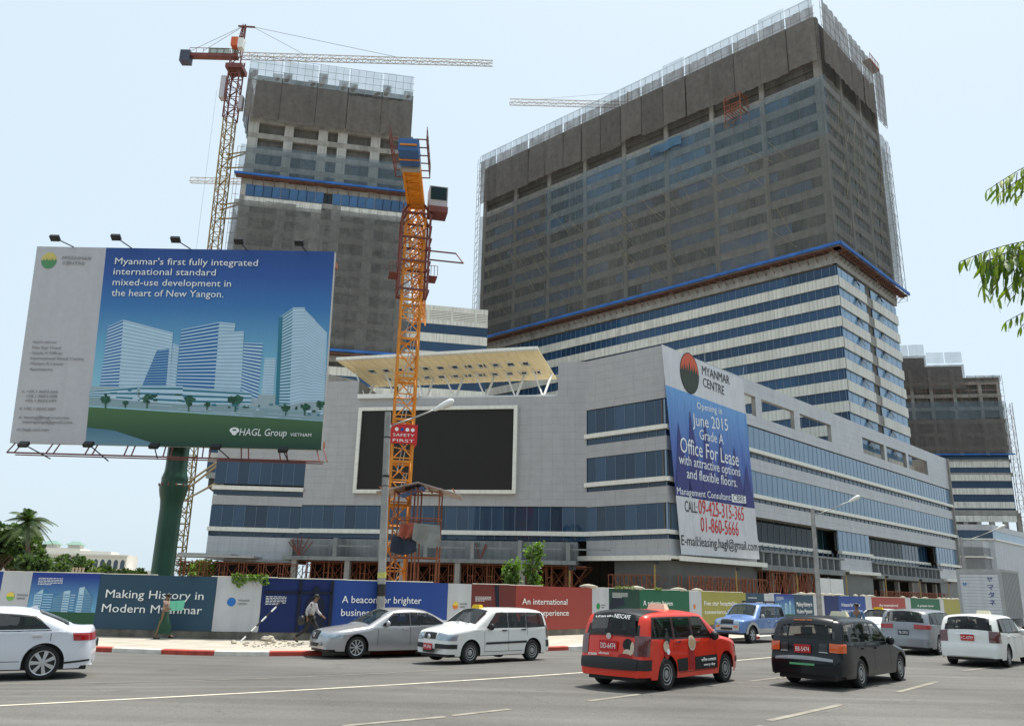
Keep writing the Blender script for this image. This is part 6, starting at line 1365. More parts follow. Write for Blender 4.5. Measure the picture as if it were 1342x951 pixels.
mb = MB(sd.M); p = sd.skin(sd.ts_zf(.62), 0, .035); mb.lathe([(.001, -.01), (.07, -.01), (.07, .01), (.001, .01)], 14, p, 'X'); mb.build('badge', CHROME, sd.e); sd.sline([(1.5, .62), (4.0, .66)], SILV, 'body_crease', .02); sd.sign(.9, WHITEM, ' ') if False else None
LX = [(0, .30), (.01, .48), (.08, .62), (.3, .74), (.9, .88), (1.35, .96), (1.45, .99), (2.2, 1.36), (2.45, 1.44), (2.95, 1.465), (3.4, 1.44), (3.8, 1.33), (4.35, 1.09), (4.48, 1.06), (4.78, 1.05), (4.82, 1.0), (4.87, .74), (4.90, .60), (4.90, .32)]
lx = Car('sedan_car', 'pearl white luxury saloon leaving the picture at the left edge', 'car', place((52, 890.5), 211, None, 0, .94, 3.90, 4.90), 4.90, 1.875, 2.97, .93, .345, LX, (.92, 1.01), PEARL, tum=.25, ptap=(.22, .26), rtop=.17)
lx.windows([[(1.9, 1.0), (2.85, 1.02), (2.85, 1.34), (2.35, 1.33)], [(2.93, 1.02), (3.95, 1.04), (3.62, 1.29), (2.93, 1.34)]])
lx.side([(1.85, .985), (4.12, 1.03), (4.12, 1.045), (1.85, 1.0)], CHROME, 'window_trim', off=.012, nz=1)
lx.patch(lx.ts_x(1.5), lx.ts_x(2.25), -.95, .95, CGLASS, 'windscreen', g0=-.8, g1=.8); lx.patch(lx.ts_x(3.72), lx.ts_x(4.3), -.74, .74, CGLASS, 'rear_window', g0=-.88, g1=.88, off=.01)
for x in (1.72, 2.89, 3.98): lx.sline([(x, .96), (x, .36 if x < 3.5 else .80)])
lx.sline([(1.72, .38), (3.45, .38)]); lx.handle(2.72, .87, CHROME); lx.handle(3.72, .90, CHROME); lx.mirror(2.0, 1.0, PEARL); lx.wheels(RIMM, 7, .07, .74)
for f in (-1, 1): lx.wrap(.80, .96, f, .5, .42, LAMPR); lx.patch(lx.ts_zf(.6), lx.ts_x(.5), .5*f, .95*f, LAMPC, 'headlight')
lx.plate(.72, PLATEK, '1A-2380'); lx.side([(4.3, .32), (4.83, .36), (4.83, .40), (4.3, .36)], BLACK, 'rear_valance', off=.01, nz=1)
mb = MB(lx.M); p = lx.skin(lx.ts_x(3.55), 0, .0); mb.prism([(p[0]+.1, -.02, p[2]), (p[0]-.12, -.02, p[2]-.02), (p[0]-.10, -.02, p[2]+.06)], (0, .04, 0)); mb.build('roof_aerial', PEARL, lx.e)
# --- estates seen from behind
def estate(name, label, M, body, out, belt, L, W, wb, fo, wr, wins, rim, spokes, rw, tl, plate, cat='estate car', tum=.22, bump=None, sill=.22, lampm=None, ptap=(.2, .10)):
    c = Car(name, label, cat, M, L, W, wb, fo, wr, out, belt, body, tum=tum, ptap=ptap, sill=sill); c.windows(wins)
    c.patch(c.ts_x(1.30), c.ts_x(1.95), -.94, .94, CGLASS, 'windscreen', g0=-.82, g1=.82); c.patch(c.ts_zr(rw[1]), c.ts_zr(rw[0]), -.80, .80, CGLASS, 'rear_window', g0=-.92, g1=.92, off=.012)
    for f in (-1, 1):
        c.wrap(tl[0], tl[1], f, tl[2], .2, lampm or LAMPR)
        c.patch(c.ts_zf(.6), c.ts_x(.35), .5*f, .95*f, LAMPC, 'headlight')
    c.plate(plate[0], plate[1], plate[2], w_=.36); c.handle(2.45, belt[0]-.06, body); c.handle(3.25, belt[0]-.05, body); c.mirror(1.75, belt[0]+.05, body); c.wheels(rim, spokes); c.wiper(c.ts_zr(rw[0]+.03), .35, -.25)
    for x in (1.55, 2.6, 3.42): c.sline([(x, belt[0]-.02), (x, .34 if x < 3.3 else .74)])
    return c
CAL = [(0, .28), (.01, .46), (.08, .60), (.3, .70), (1.15, .86), (1.25, .90), (1.95, 1.34), (2.15, 1.405), (2.8, 1.44), (3.8, 1.43), (4.08, 1.40), (4.18, 1.33), (4.40, .96), (4.44, .66), (4.52, .58), (4.53, .30)]
bk = estate('estate_car', 'black estate taxi with roof sign, orange tail lamps and green reflective strip', place((1134, 901.5), 48, None, 0, -.86, 3.42, 4.53), BLKP, CAL, (.86, .92), 4.53, 1.70, 2.58, .84, .30, [[(1.72, .93), (2.58, .94), (2.58, 1.32), (2.1, 1.31)], [(2.66, .94), (3.40, .95), (3.40, 1.33), (2.66, 1.33)], [(3.48, .96), (4.25, .98), (4.08, 1.30), (3.48, 1.33)]], STEELR, 0, (.99, 1.33), (.74, .92, .83), (.80, PLATER, 'BB-5474'), lampm=LAMPO)
bk.sign(2.3, WSIGN, 'TAXI', LETD); bk.patch(bk.ts_x(3.95), bk.ts_x(4.2)+.05, -.92, .92, BLKP, 'rear_spoiler', off=.025); bk.patch(bk.ts_zr(.60), bk.ts_zr(.555), -.98, .98, mat('dull_chrome_strip', (.3, .3, .31), .4, .5), 'bumper_strip', off=.02, nt=2)
mb = MB(bk.M)
for i in range(12): mb.M = bk.M; p = bk.skin(bk.ts_zr(.50), (.38-.07*i), .03); mb.box(p[0]-.01, p[0]+.0, p[1]-.024, p[1]+.024, .475, .515)
mb.build('green_reflector', flat('green_reflective', (.12, .42, .20)), bk.e, kind='stuff')
for f in (-1, 1): bk.patch(bk.ts_zr(.90), bk.ts_zr(.74), .52*f, .76*f, mat('dark_garnish', (.03, .033, .035), .3, var=0) if f < 0 else bpy.data.materials['dark_garnish'], 'rear_garnish', off=.012); bk.patch(bk.ts_zr(.735), bk.ts_zr(.72), .52*f, .78*f, WHITEM, 'garnish_line', off=.016, nt=1)
rtext(bk, 'FORTUNE TAXI', 1.285, .36, -.20, .045, flat('orange_lettering', (.5, .14, .04)), .03)
FLD = [(0, .28), (.01, .46), (.08, .62), (.3, .74), (1.05, .90), (1.15, .95), (1.85, 1.38), (2.05, 1.445), (2.7, 1.475), (3.7, 1.46), (4.05, 1.42), (4.15, 1.34), (4.34, .98), (4.37, .66), (4.44, .56), (4.45, .30)]
fw = estate('estate_car', 'white estate taxi with white roof sign and red rear plate at the right edge', place((1326, 874), 48, None, 0, -.86, 3.43, 4.45), WHITEP, FLD, (.90, .97), 4.45, 1.72, 2.60, .83, .31, [[(1.65, .98), (2.52, .99), (2.52, 1.36), (2.05, 1.35)], [(2.60, .99), (3.38, 1.0), (3.38, 1.36), (2.60, 1.36)], [(3.46, 1.01), (4.12, 1.03), (3.98, 1.34), (3.46, 1.36)]], STEELR, 0, (1.04, 1.37), (.70, 1.02, .84), (.83, PLATER, '1C-4799'), lampm=LAMPDK)
fw.sign(2.2, WSIGN, 'TAXI', LETR); fw.patch(fw.ts_zr(.93), fw.ts_zr(.905), -.45, .45, CHROME, 'tailgate_strip', off=.02, nt=1)
ODY = [(0, .28), (.01, .46), (.08, .66), (.3, .78), (1.0, .95), (1.1, 1.0), (1.9, 1.42), (2.2, 1.50), (3.0, 1.54), (4.2, 1.50), (4.5, 1.46), (4.6, 1.38), (4.75, 1.05), (4.79, .66), (4.84, .56), (4.84, .30)]
sl_ = estate('estate_car', 'silver grey people carrier with dark plate between the black taxi and the white taxi', place((1234, 858), 48, None, 0, -.89, 3.80, 4.84), GREYP, ODY, (.95, 1.02), 4.84, 1.78, 2.83, .95, .325, [[(1.7, 1.03), (2.75, 1.05), (2.75, 1.42), (2.15, 1.41)], [(2.83, 1.05), (3.72, 1.06), (3.72, 1.42), (2.83, 1.43)], [(3.80, 1.07), (4.52, 1.09), (4.38, 1.39), (3.80, 1.42)]], RIMM, 7, (1.10, 1.42), (.88, 1.02, .52), (.76, PLATEK, '7B-2931'))
# far white taxi coming towards us
fwt = estate('estate_car', 'distant white estate taxi with yellow roof sign behind the silver people carrier', place((1166, 838), 226, None, 0, .86, .83, 4.45), WHITEP, FLD, (.90, .97), 4.45, 1.72, 2.60, .83, .31, [[(1.65, .98), (2.52, .99), (2.52, 1.36), (2.05, 1.35)], [(2.60, .99), (3.38, 1.0), (3.38, 1.36), (2.60, 1.36)], [(3.46, 1.01), (4.12, 1.03), (3.98, 1.34), (3.46, 1.36)]], STEELR, 0, (1.04, 1.37), (.70, 1.02, .84), (.83, PLATER, ''), lampm=LAMPDK)
fwt.sign(2.0, YSIGN, ' ', w_=.5); fwt.patch(fwt.ts_zf(.5), fwt.ts_zf(.6), -.4, .4, BLACK, 'grille', off=.012)
# --- light blue off-roader
SUV = [(0, .50), (.01, .70), (.04, .90), (.10, 1.0), (.3, 1.06), (1.1, 1.13), (1.2, 1.17), (1.75, 1.66), (1.92, 1.73), (2.6, 1.77), (3.9, 1.76), (4.15, 1.70), (4.30, 1.30), (4.38, 1.10), (4.42, .75), (4.55, .70), (4.55, .45)]
sv_ = Car('off_road_car', 'light blue off-road vehicle with silver arches and bonnet scoop by the olive panel', 'off-road car', place((988, 842.8), 226, None, 0, .88, .78, 4.55), 4.55, 1.76, 2.67, .78, .385, SUV, (1.08, 1.12), BLUEC, tum=.2, sill=.42, ww=.26)
sv_.windows([[(1.55, 1.16), (2.42, 1.17), (2.42, 1.62), (1.98, 1.62)], [(2.50, 1.17), (3.20, 1.17), (3.20, 1.62), (2.50, 1.63)], [(3.32, 1.18), (4.15, 1.2), (4.0, 1.60), (3.32, 1.62)]]); sv_.patch(sv_.ts_x(1.25), sv_.ts_x(1.80), -.93, .93, CGLB, 'windscreen', g0=-.85, g1=.85, off=.01); sv_.patch(sv_.ts_zr(1.62), sv_.ts_zr(1.25), -.8, .8, CGLASS, 'rear_window')
LSIL = paint('silver_trim_paint', (.46, .45, .42), .2)
sv_.patch(sv_.ts_zf(.55), sv_.ts_zf(.80), -1., 1., LSIL, 'front_bumper', off=.05); sv_.patch(sv_.ts_zf(.58), sv_.ts_zf(.68), -.5, .5, BLACK, 'lower_grille', off=.06); sv_.patch(sv_.ts_zf(.84), sv_.ts_zf(.98), -.5, .5, BLACK, 'grille', off=.02)
for f in (-1, 1): sv_.patch(sv_.ts_zf(.83), sv_.ts_zf(.98), .55*f, .96*f, LAMPC, 'headlight', off=.015); sv_.patch(sv_.ts_zf(.70), sv_.ts_zf(.76), .6*f, .9*f, LAMPO, 'indicator', off=.06)
for f in (-1, 1): sv_.side([(.02, .44), (1.0, .44), (1.0, .74), (.02, .78)], LSIL, 'lower_cladding', (f,), .01) if False else None
for a in sv_.ax:
    for f in (-1, 1):
        mb = MB(sv_.M); pts = []; r0, r1 = sv_.R+.0, sv_.R+.13; xs_ = [(a+r*math.cos(t), max(.42, sv_.wr+r*math.sin(t))) for t in np.linspace(0, math.pi, 13) for r in (r0, r1)]; Y = sv_.yy([p[0] for p in xs_], [p[1] for p in xs_])
        mb.add([(sv_.x0-p[0], f*(y+.03), p[1]) for p, y in zip(xs_, Y)], [(2*i, 2*i+1, 2*i+3, 2*i+2) for i in range(12)]); mb.build('wheel_arch_flare', LSIL, sv_.e, smooth=True)
sv_.side([(1.25, .44), (2.98, .44), (2.98, .66), (1.25, .66)], LSIL, 'lower_cladding', off=.02); sv_.side([(1.2, .36), (3.0, .36), (3.0, .41), (1.2, .41)], LSIL, 'side_step', off=.09)
for x in (1.32, 2.46, 3.26): sv_.sline([(x, 1.12), (x, .66)])
sv_.handle(2.32, 1.0, CHROME); sv_.handle(3.1, 1.0, CHROME); sv_.mirror(1.65, 1.17, LSIL); sv_.wheels(RIMM, 6, .07, .60)
mb = MB(sv_.M); mb.add([(1.5, -.28, 1.12), (1.5, .28, 1.12), (1.02, -.30, 1.13), (1.02, .30, 1.13), (1.46, -.24, 1.19), (1.46, .24, 1.19), (1.05, -.26, 1.17), (1.05, .26, 1.17)], [(0, 1, 5, 4), (4, 5, 7, 6), (0, 4, 6, 2), (1, 3, 7, 5), (2, 6, 7, 3)]); mb.build('bonnet_scoop', BLUEC, sv_.e)
mb = MB(sv_.M)
for y in (-.6, .6): mb.tube((-.2, y, 1.84), (-1.8, y, 1.84), .02, 5)
for x in (-.4, -1.3): mb.tube((x, -.65, 1.88), (x, .65, 1.88), .025, 5); mb.tube((x, -.6, 1.76), (x, -.6, 1.9), .02, 4); mb.tube((x, .6, 1.76), (x, .6, 1.9), .02, 4)
mb.build('roof_rack', BLACK, sv_.e); sv_.plate(.62, PLATEK, '', False)
# --- box truck
tq = Vector((g(1257, 800, .25).x, 0, 0)); r = ray(1256, 775); u_ = Vector((r.x, r.y, 0)).normalized()*56.; 
MT = Matrix.Translation((u_.x, u_.y, .25)) @ Matrix.Rotation(R(48), 4, 'Z')
tk = empty('box_truck', MT, 'white box truck with blue Japanese lettering on its roller door at the right edge', 'truck')
TW = mat('truck_white', (.62, .63, .64), .5, var=.06, scale=.8, streak=.15); TGR = mat('truck_side_grey', (.33, .33, .32), .55, var=.08, scale=1)
MT2 = MT @ Matrix.Translation((0, -1.15, 0))
mb = MB(MT2); mb.box(.03, 4.6, -1.12, 1.12, 1.0, 3.62); mb.build('cargo_box', TGR, tk)
mb = MB(MT2)
for y0, y1, z0, z1 in ((-1.15, -1.0, .95, 3.68), (1.0, 1.15, .95, 3.68), (-1.0, 1.0, 3.42, 3.68), (-1.0, 1.0, .95, 1.08)): mb.box(-.03, .12, y0, y1, z0, z1)
mb.box(0, 4.65, -1.15, -1.08, 3.55, 3.69); mb.box(0, 4.65, 1.08, 1.15, 3.55, 3.69); mb.build('box_frame', GREYM, tk)
sl2 = MB(); sl2.box(-.0, .03, -1.0, 1.0, 0, .165); slm = sl2.mesh('door_slat', TW)
for i in range(13): inst(slm, 'door_slat', tk, MT2 @ Matrix.Translation((-.005-(i % 2)*.003, 0, 1.09+.179*i)))
mb = MB(MT2)
for i in range(12): mb.box(.5+.36*i, .52+.36*i, -1.14, -1.12, 1.05, 3.5)
mb.build('side_rib', GREYM, tk, kind='stuff')
JB = flat('navy_lettering', (.02, .04, .26)); FT = lambda y, z: MT2 @ Matrix(((0, 0, -1, -.035), (-1, 0, 0, y), (0, 1, 0, z), (0, 0, 0, 1)))
for i, ch in enumerate('ヤマタネ'): text(ch, FT(-.40, 2.98-.42*i), tk, JB, w=.30, cap=.26, thick=.003, bold=.02)
mb = MB(FT(.78, 2.85)); mb.quad((-.1, .02, .005), (-.02, -.1, .005), (.02, -.1, .005), (-.04, .1, .005)); mb.quad((.02, .1, .005), (.13, .03, .005), (.06, -.1, .005), (.04, -.02, .005)); mb.build('logo', flat('truck_logo_blue', (.03, .22, .45)), tk)
mb = MB(MT2); mb.box(.2, 6.6, -.45, .45, .55, .95); mb.build('chassis', BLACK, tk)
mb = MB(MT2); mb.add([(4.8, -1.05, .5), (6.6, -1.05, .5), (6.6, 1.05, .5), (4.8, 1.05, .5), (4.8, -1.0, 2.3), (6.15, -.98, 2.3), (6.15, .98, 2.3), (4.8, 1.0, 2.3), (6.55, -1.04, 1.35), (6.55, 1.04, 1.35)], [(0, 3, 2, 1), (0, 1, 8, 5, 4), (3, 7, 6, 9, 2), (0, 4, 7, 3), (4, 5, 6, 7), (1, 2, 9, 8), (8, 9, 6, 5)]); mb.build('cab', TW, tk)
for x in (1.3, 5.6):
    for y in (-1.05, .82):
        mb = MB(MT2); mb.lathe([(.01, 0), (.22, 0), (.38, .0), (.40, .03), (.40, .2), (.38, .23), (.01, .23)], 22, (x, y, .40), 'Y'); mb.build('wheel', TYRE, tk, smooth=True, angle=40)
mb = MB(MT2); mb.box(-.05, 0, -1.0, -.7, .75, .9); mb.box(-.05, 0, .7, 1.0, .75, .9); mb.build('tail_light', LAMPR, tk); mb = MB(MT2); mb.box(-.02, .02, -1.1, 1.1, .55, .68); mb.build('rear_bumper', BLACK, tk)

for c_ in CARS: c_.finish()
# ---------------------------------------------------------------- people
SKIN = mat('brown_skin', (.20, .105, .06), .55, var=.06); HAIR = mat('black_hair', (.012, .010, .009), .6, var=0)
def skinmesh(name, verts, edges, radii, m, parent, M, root=0, sub=1):
    me = bpy.data.meshes.new('s'); me.from_pydata(verts, edges, []); o = bpy.data.objects.new('s', me); COL.objects.link(o)
    md = o.modifiers.new('k', 'SKIN'); md.use_smooth_shade = True
    for i, r in enumerate(radii): v = me.skin_vertices[0].data[i]; v.radius = (r, r) if not isinstance(r, tuple) else r; v.use_root = i == root
    sb = o.modifiers.new('b', 'SUBSURF'); sb.levels = sub
    dg = bpy.context.evaluated_depsgraph_get(); m2 = bpy.data.meshes.new_from_object(o.evaluated_get(dg)); bpy.data.objects.remove(o); m2.materials.clear(); m2.materials.append(m); m2.name = name
    for p in m2.polygons: p.use_smooth = True
    return inst(m2, name, parent, M)
def person(label, M, J, top_m, low_m, H=1.68, skirt=False, group=None, grey_extra=None, bare=False):
    """J: joints in metres, x = walking direction, y = left, z = up"""
    e = empty('person', M, label, 'person', group); V = Vector
    P = {k: V(v) for k, v in J.items()}
    names = ['pelvis', 'waist', 'chest', 'neck', 'head0', 'head1']; vs = [P['pelvis'], P['waist'], P['chest'], P['neck'], P['head']-V((0, 0, .03)), P['head']+V((.0, 0, .09))]; ed = [(0, 1), (1, 2), (2, 3), (3, 4), (4, 5)]; rd = [(.14, .11), (.12, .09), (.15, .10), .05, .078, .062]
    def chain(start, pts, rs):
        i = start
        for p, r in zip(pts, rs): vs.append(V(p)); ed.append((i, len(vs)-1)); rd.append(r); i = len(vs)-1
        return i
    for sd_ in 'LR':
        hnd = chain(2, [P['sh'+sd_], P['el'+sd_], P['wr'+sd_]], [.055, .042, .028]); d = (P['wr'+sd_]-P['el'+sd_]).normalized(); palm = chain(hnd, [P['wr'+sd_]+d*.07], [.032])
        for k in range(4):
            s_ = V((.0, 0, 0)); o_ = (k-1.5)*.018; chain(palm, [P['wr'+sd_]+d*.105+V((o_, 0, 0)), P['wr'+sd_]+d*(.145-.01*abs(k-1))+V((o_*1.1, .0, -.01))], [.009, .007])
        chain(hnd, [P['wr'+sd_]+d*.05+V((.045, 0, 0)), P['wr'+sd_]+d*.08+V((.06, 0, 0))], [.011, .008])
        ft = chain(0, [P['hip'+sd_], P['kn'+sd_], P['an'+sd_]], [.085, .058, .038]); chain(ft, [P['toe'+sd_]], [.032])
    skinmesh('body', vs, ed, rd, SKIN, e, M)
    # face
    h_ = P['head']; mb = MB(M); mb.tube(h_+V((.075, 0, .02)), h_+V((.10, 0, -.005)), .014, 5); mb.build('nose', SKIN, e)
    mb = MB(M)
    for y in (-.03, .03): mb.box(h_.x+.076, h_.x+.083, h_.y+y-.012, h_.y+y+.012, h_.z+.03, h_.z+.042)
    mb.box(h_.x+.07, h_.x+.08, h_.y-.022, h_.y+.022, h_.z-.045, h_.z-.035); mb.build('eyes_and_mouth', HAIR, e)
    mb = MB(M)
    for j in range(2): mb.tube(h_+V((0, (-.085, .075)[j], .0)), h_+V((0, (-.075, .085)[j], .04)), .014, 5)
    mb.build('ear', SKIN, e)
    mb = MB(M @ Matrix.Translation(h_+V((-.018, 0, .055)))); n = 14; mb.lathe([(.085, -.05), (.094, 0), (.088, .03), (.068, .055), (.04, .07), (.005, .075)], n); mb.build('hair', HAIR, e, smooth=True)
    def cloth_(name, segs, m):
        v2 = []; e2 = []; r2 = []; idx = {}
        for pts in segs:
            pr = None
            for p, r in pts:
                k = tuple(round(q, 3) for q in p)
                if k not in idx: idx[k] = len(v2); v2.append(V(p)); r2.append(r)
                if pr is not None: e2.append((pr, idx[k]))
                pr = idx[k]
        return skinmesh(name, v2, e2, r2, m, e, M)
    cs = [[(P['pelvis']+V((0, 0, .02)), (.155, .125)), (P['waist'], (.14, .11)), (P['chest'], (.165, .115)), (P['neck']-V((0, 0, .05)), .06)]]
    for s_ in 'LR': cs.append([(P['chest'], (.165, .115)), (P['sh'+s_], .07), (P['el'+s_], .058)] + ([(P['wr'+s_]*.8+P['el'+s_]*.2, .042)] if not bare else []))
    if bare:
        for c in cs[1:]: c[-1] = (P['el'+s_] if False else c[-1][0]*.6+c[-2][0]*.4, .06)
    cloth_('shirt', cs, top_m)
    if skirt:
        an = (P['anL']+P['anR'])/2; kn = (P['knL']+P['knR'])/2; mb = MB(M); pts = [(P['pelvis']+V((0, 0, .08)), .135, .12), (P['pelvis']-V((0, 0, .12)), .165, .15), (kn, .14+.55*abs(P['knL'].x-P['knR'].x), .15), (kn.lerp(an, .78), .10+.52*abs(P['anL'].x-P['anR'].x), .13)]
        v3 = []; n = 16
        for c_, rx, ry in pts:
            for k in range(n): t = 2*math.pi*k/n; v3.append(c_+V((rx*math.cos(t), ry*math.sin(t)*(1+.08*math.sin(5*t)), 0)))
        mb.add(v3, [(i*n+k, i*n+(k+1) % n, (i+1)*n+(k+1) % n, (i+1)*n+k) for i in range(3) for k in range(n)]); mb.build('wrap_skirt', low_m, e, smooth=True)
    else: cloth_('trousers', [[(P['pelvis'], (.15, .12)), (P['hip'+s_], .10), (P['kn'+s_], .072), (P['an'+s_], .058)] for s_ in 'LR'], low_m)
    mb = MB(M)
    for s_ in 'LR':
        a, t = P['an'+s_], P['toe'+s_]; d = (t-a); d.z = 0; d.normalize() if d.length > 0 else None; mb.tube(a-d*.05+V((0, 0, -.05)), t+d*.03+V((0, 0, -.012)), .036, 8, .03)
    mb.build('shoe', BLACK, e, smooth=True); return e, P
SHM = mat('grey_striped_shirt', (.40, .40, .42), .8, var=.25, scale=14); TRM = mat('black_trousers', (.018, .018, .02), .8, var=.1); GRS = mat('dark_green_wrap', (.012, .06, .035), .8, var=.2, scale=4); BLO = mat('patterned_blouse', (.32, .22, .18), .8, var=.5, scale=12); BLS = mat('denim_blue_shirt', (.10, .17, .28), .8, var=.2)
walkJ = dict(pelvis=(0, 0, .90), waist=(.02, 0, 1.06), chest=(.07, 0, 1.30), neck=(.11, 0, 1.45), head=(.17, 0, 1.56), shL=(.06, .18, 1.37), elL=(.14, .22, 1.10), wrL=(.36, .2, .93), shR=(.06, -.18, 1.37), elR=(-.10, -.22, 1.12), wrR=(-.06, -.22, .88),
             hipL=(.0, .09, .86), knL=(.26, .09, .50), anL=(.30, .09, .10), toeL=(.46, .09, .05), hipR=(.0, -.09, .86), knR=(-.12, -.09, .48), anR=(-.48, -.09, .22), toeR=(-.40, -.09, .07))
c = g(404, 848); MW = Matrix.Translation((c.x, c.y, .125)) @ Matrix.Rotation(R(-6), 4, 'Z')
wk, P = person('man in grey striped shirt and black trousers striding right past the dark blue panel', MW, walkJ, SHM, TRM)
MWb = MW; mb = MB(MW); mb.lathe([(.03, -.17), (.10, -.14), (.13, 0), (.10, .12), (.03, .16)], 12, (-.22, -.30, .80)); mb.tube((-.22, -.28, .95), (.04, -.19, 1.42), .014, 4)
top('shoulder_bag', mb, BLACK, MW @ Matrix.Translation((-.22, -.30, .61)), 'black bag swinging behind the striding man in the striped shirt', 'bag', smooth=True)
wJ = dict(walkJ); wJ.update(head=(.04, 0, 1.46), neck=(.03, 0, 1.34), chest=(.02, 0, 1.20), waist=(0, 0, 1.0), pelvis=(0, 0, .86), shL=(.03, .16, 1.28), elL=(.14, .2, 1.05), wrL=(.33, .12, 1.06), shR=(.03, -.16, 1.28), elR=(.12, -.2, 1.05), wrR=(.32, -.12, 1.04), knL=(.14, .09, .48), knR=(-.08, -.09, .46), anL=(.26, .09, .12), toeL=(.38, .09, .08), anR=(-.2, -.09, .09), toeR=(-.07, -.09, .04), hipL=(0, .08, .82), hipR=(0, -.08, .82))
c = g(211, 842); MQ = Matrix.Translation((c.x, c.y, .125)) @ Matrix.Rotation(R(-3), 4, 'Z')
person('woman in dark green wrap skirt walking right in front of the slate blue panel', MQ, wJ, BLO, GRS, skirt=True, bare=True)
mb = MB(MQ); mb.prism([(.22, -.16, .98), (.72, -.16, 1.02), (.74, -.16, 1.36), (.20, -.16, 1.32)], (0, .03, 0)); mb.box(.45, .46, -.17, -.16, 1.02, 1.34)
top('green_folder', mb, flat('mint_green_sheet', (.16, .55, .38)), MQ @ Matrix.Translation((.45, -.15, .98)), 'mint green sheet carried upright by the walking woman', 'folder')
stJ = dict(pelvis=(0, 0, .92), waist=(0, 0, 1.08), chest=(0, 0, 1.32), neck=(0, 0, 1.47), head=(.03, 0, 1.58), shL=(0, .19, 1.39), elL=(.03, .25, 1.12), wrL=(.12, .22, .90), shR=(0, -.19, 1.39), elR=(.03, -.25, 1.12), wrR=(.12, -.22, .90), hipL=(0, .09, .88), knL=(.02, .1, .48), anL=(0, .1, .1), toeL=(.14, .1, .05), hipR=(0, -.09, .88), knR=(.04, -.1, .48), anR=(0, -.1, .1), toeR=(.14, -.1, .05))
r = ray(1123, 800); q = Vector((r.x/r.y*33, 33, 0)); person('person in denim blue shirt standing in the road behind the black taxi', Matrix.Translation((q.x, q.y, hgt(q.x, q.y))) @ Matrix.Rotation(R(230), 4, 'Z'), stJ, BLS, TRM)
zp = sz(550, 690, 59).z; xp = sz(550, 690, 59).x
sitJ = dict(stJ); sitJ.update({k: (v[0], v[1], v[2]-.35) for k, v in stJ.items()}); sitJ.update(knL=(.38, .12, .50), knR=(.38, -.12, .50), anL=(.36, .12, .12), anR=(.36, -.12, .12), toeL=(.5, .12, .06), toeR=(.5, -.12, .06), head=(.12, 0, 1.18), neck=(.06, 0, 1.1))
person('worker in bright blue shirt crouching inside the red framed shelter above the tarpaulins', Matrix.Translation((xp, 59.0, zp-.95)) @ Matrix.Rotation(R(200), 4, 'Z'), sitJ, mat('bright_blue_shirt', (.03, .12, .48), .8, var=.1), TRM)
mb = MB(Matrix.Identity(4)); mb.box(xl, xr, 58.3, 60.5, zp-1.05, zp-.97); mb.build('plank_floor', YELLOWD, sh)

# ---------------------------------------------------------------- small things on the pavement
ps = [on(*p, (0, 31.2, 0), Vector((0, 1, 0))) for p in [(323, 829), (363, 789)]]; 
mb = MB(); a, b = Vector((ps[0].x, 30.6, .14)), Vector((ps[1].x, 31.75, ps[1].z)); 
for i in range(8): mb.mi = i % 2; mb.tube(a.lerp(b, i/8), a.lerp(b, (i+1)/8), .03, 8)
top('striped_pole', mb, [WHITEM, BLACK], Matrix.Translation(a), 'thin black and white striped pole leaning against the white and blue panels', 'pole')
random.seed(21); mb = MB()
def rock(mb, c, r):
    vs = []; fs = []; n = 7
    for j, (rr, h_) in enumerate(((.6, -.3), (1, .1), (.7, .6))):
        for k in range(n): t = 2*math.pi*k/n; k2 = rr*random.uniform(.75, 1.2)*r; vs.append((c[0]+k2*math.cos(t), c[1]+k2*math.sin(t), c[2]+h_*r*random.uniform(.8, 1.1)))
    vs.append((c[0], c[1], c[2]+r*.75)); fs = [(j*n+k, j*n+(k+1) % n, (j+1)*n+(k+1) % n, (j+1)*n+k) for j in range(2) for k in range(n)]+[(2*n+k, 2*n+(k+1) % n, 3*n) for k in range(n)]; mb.add(vs, fs)
STONE = mat('pale_rubble', (.46, .41, .33), .9, var=.25, scale=6)
for x, y, r_, lb in ((346, 839, .16, 'left lump of pale rubble below the dark blue panel'), (353, 840, .20, 'largest lump of pale rubble beside the striding man'), (359, 842, .11, 'small rubble lump between the largest lump and the man'), (306, 843, .12, 'lone brown stone against the base wall under the white panel')):
    c = g(x, y, .13); mb = MB(); rock(mb, (c.x, c.y, .13+r_*.3), r_); top('stone', mb, STONE, Matrix.Translation((c.x, c.y, .13)), lb, 'stone', 'rubble along the foot of the hoarding')
mb = MB()
for i in range(90): c = g(random.uniform(318, 400), random.uniform(838, 848), .13); mb.M = Matrix.Translation((c.x, c.y, .14)) @ Matrix.Rotation(random.random()*6, 4, 'Z'); s_ = random.uniform(.015, .05); mb.box(-s_, s_, -s_*.6, s_*.6, -.01, s_*.6)
o = mb.build('rubble_grit', STONE); props(o, 'scattered grit and litter along the foot of the hoarding', 'rubble', None, 'stuff')

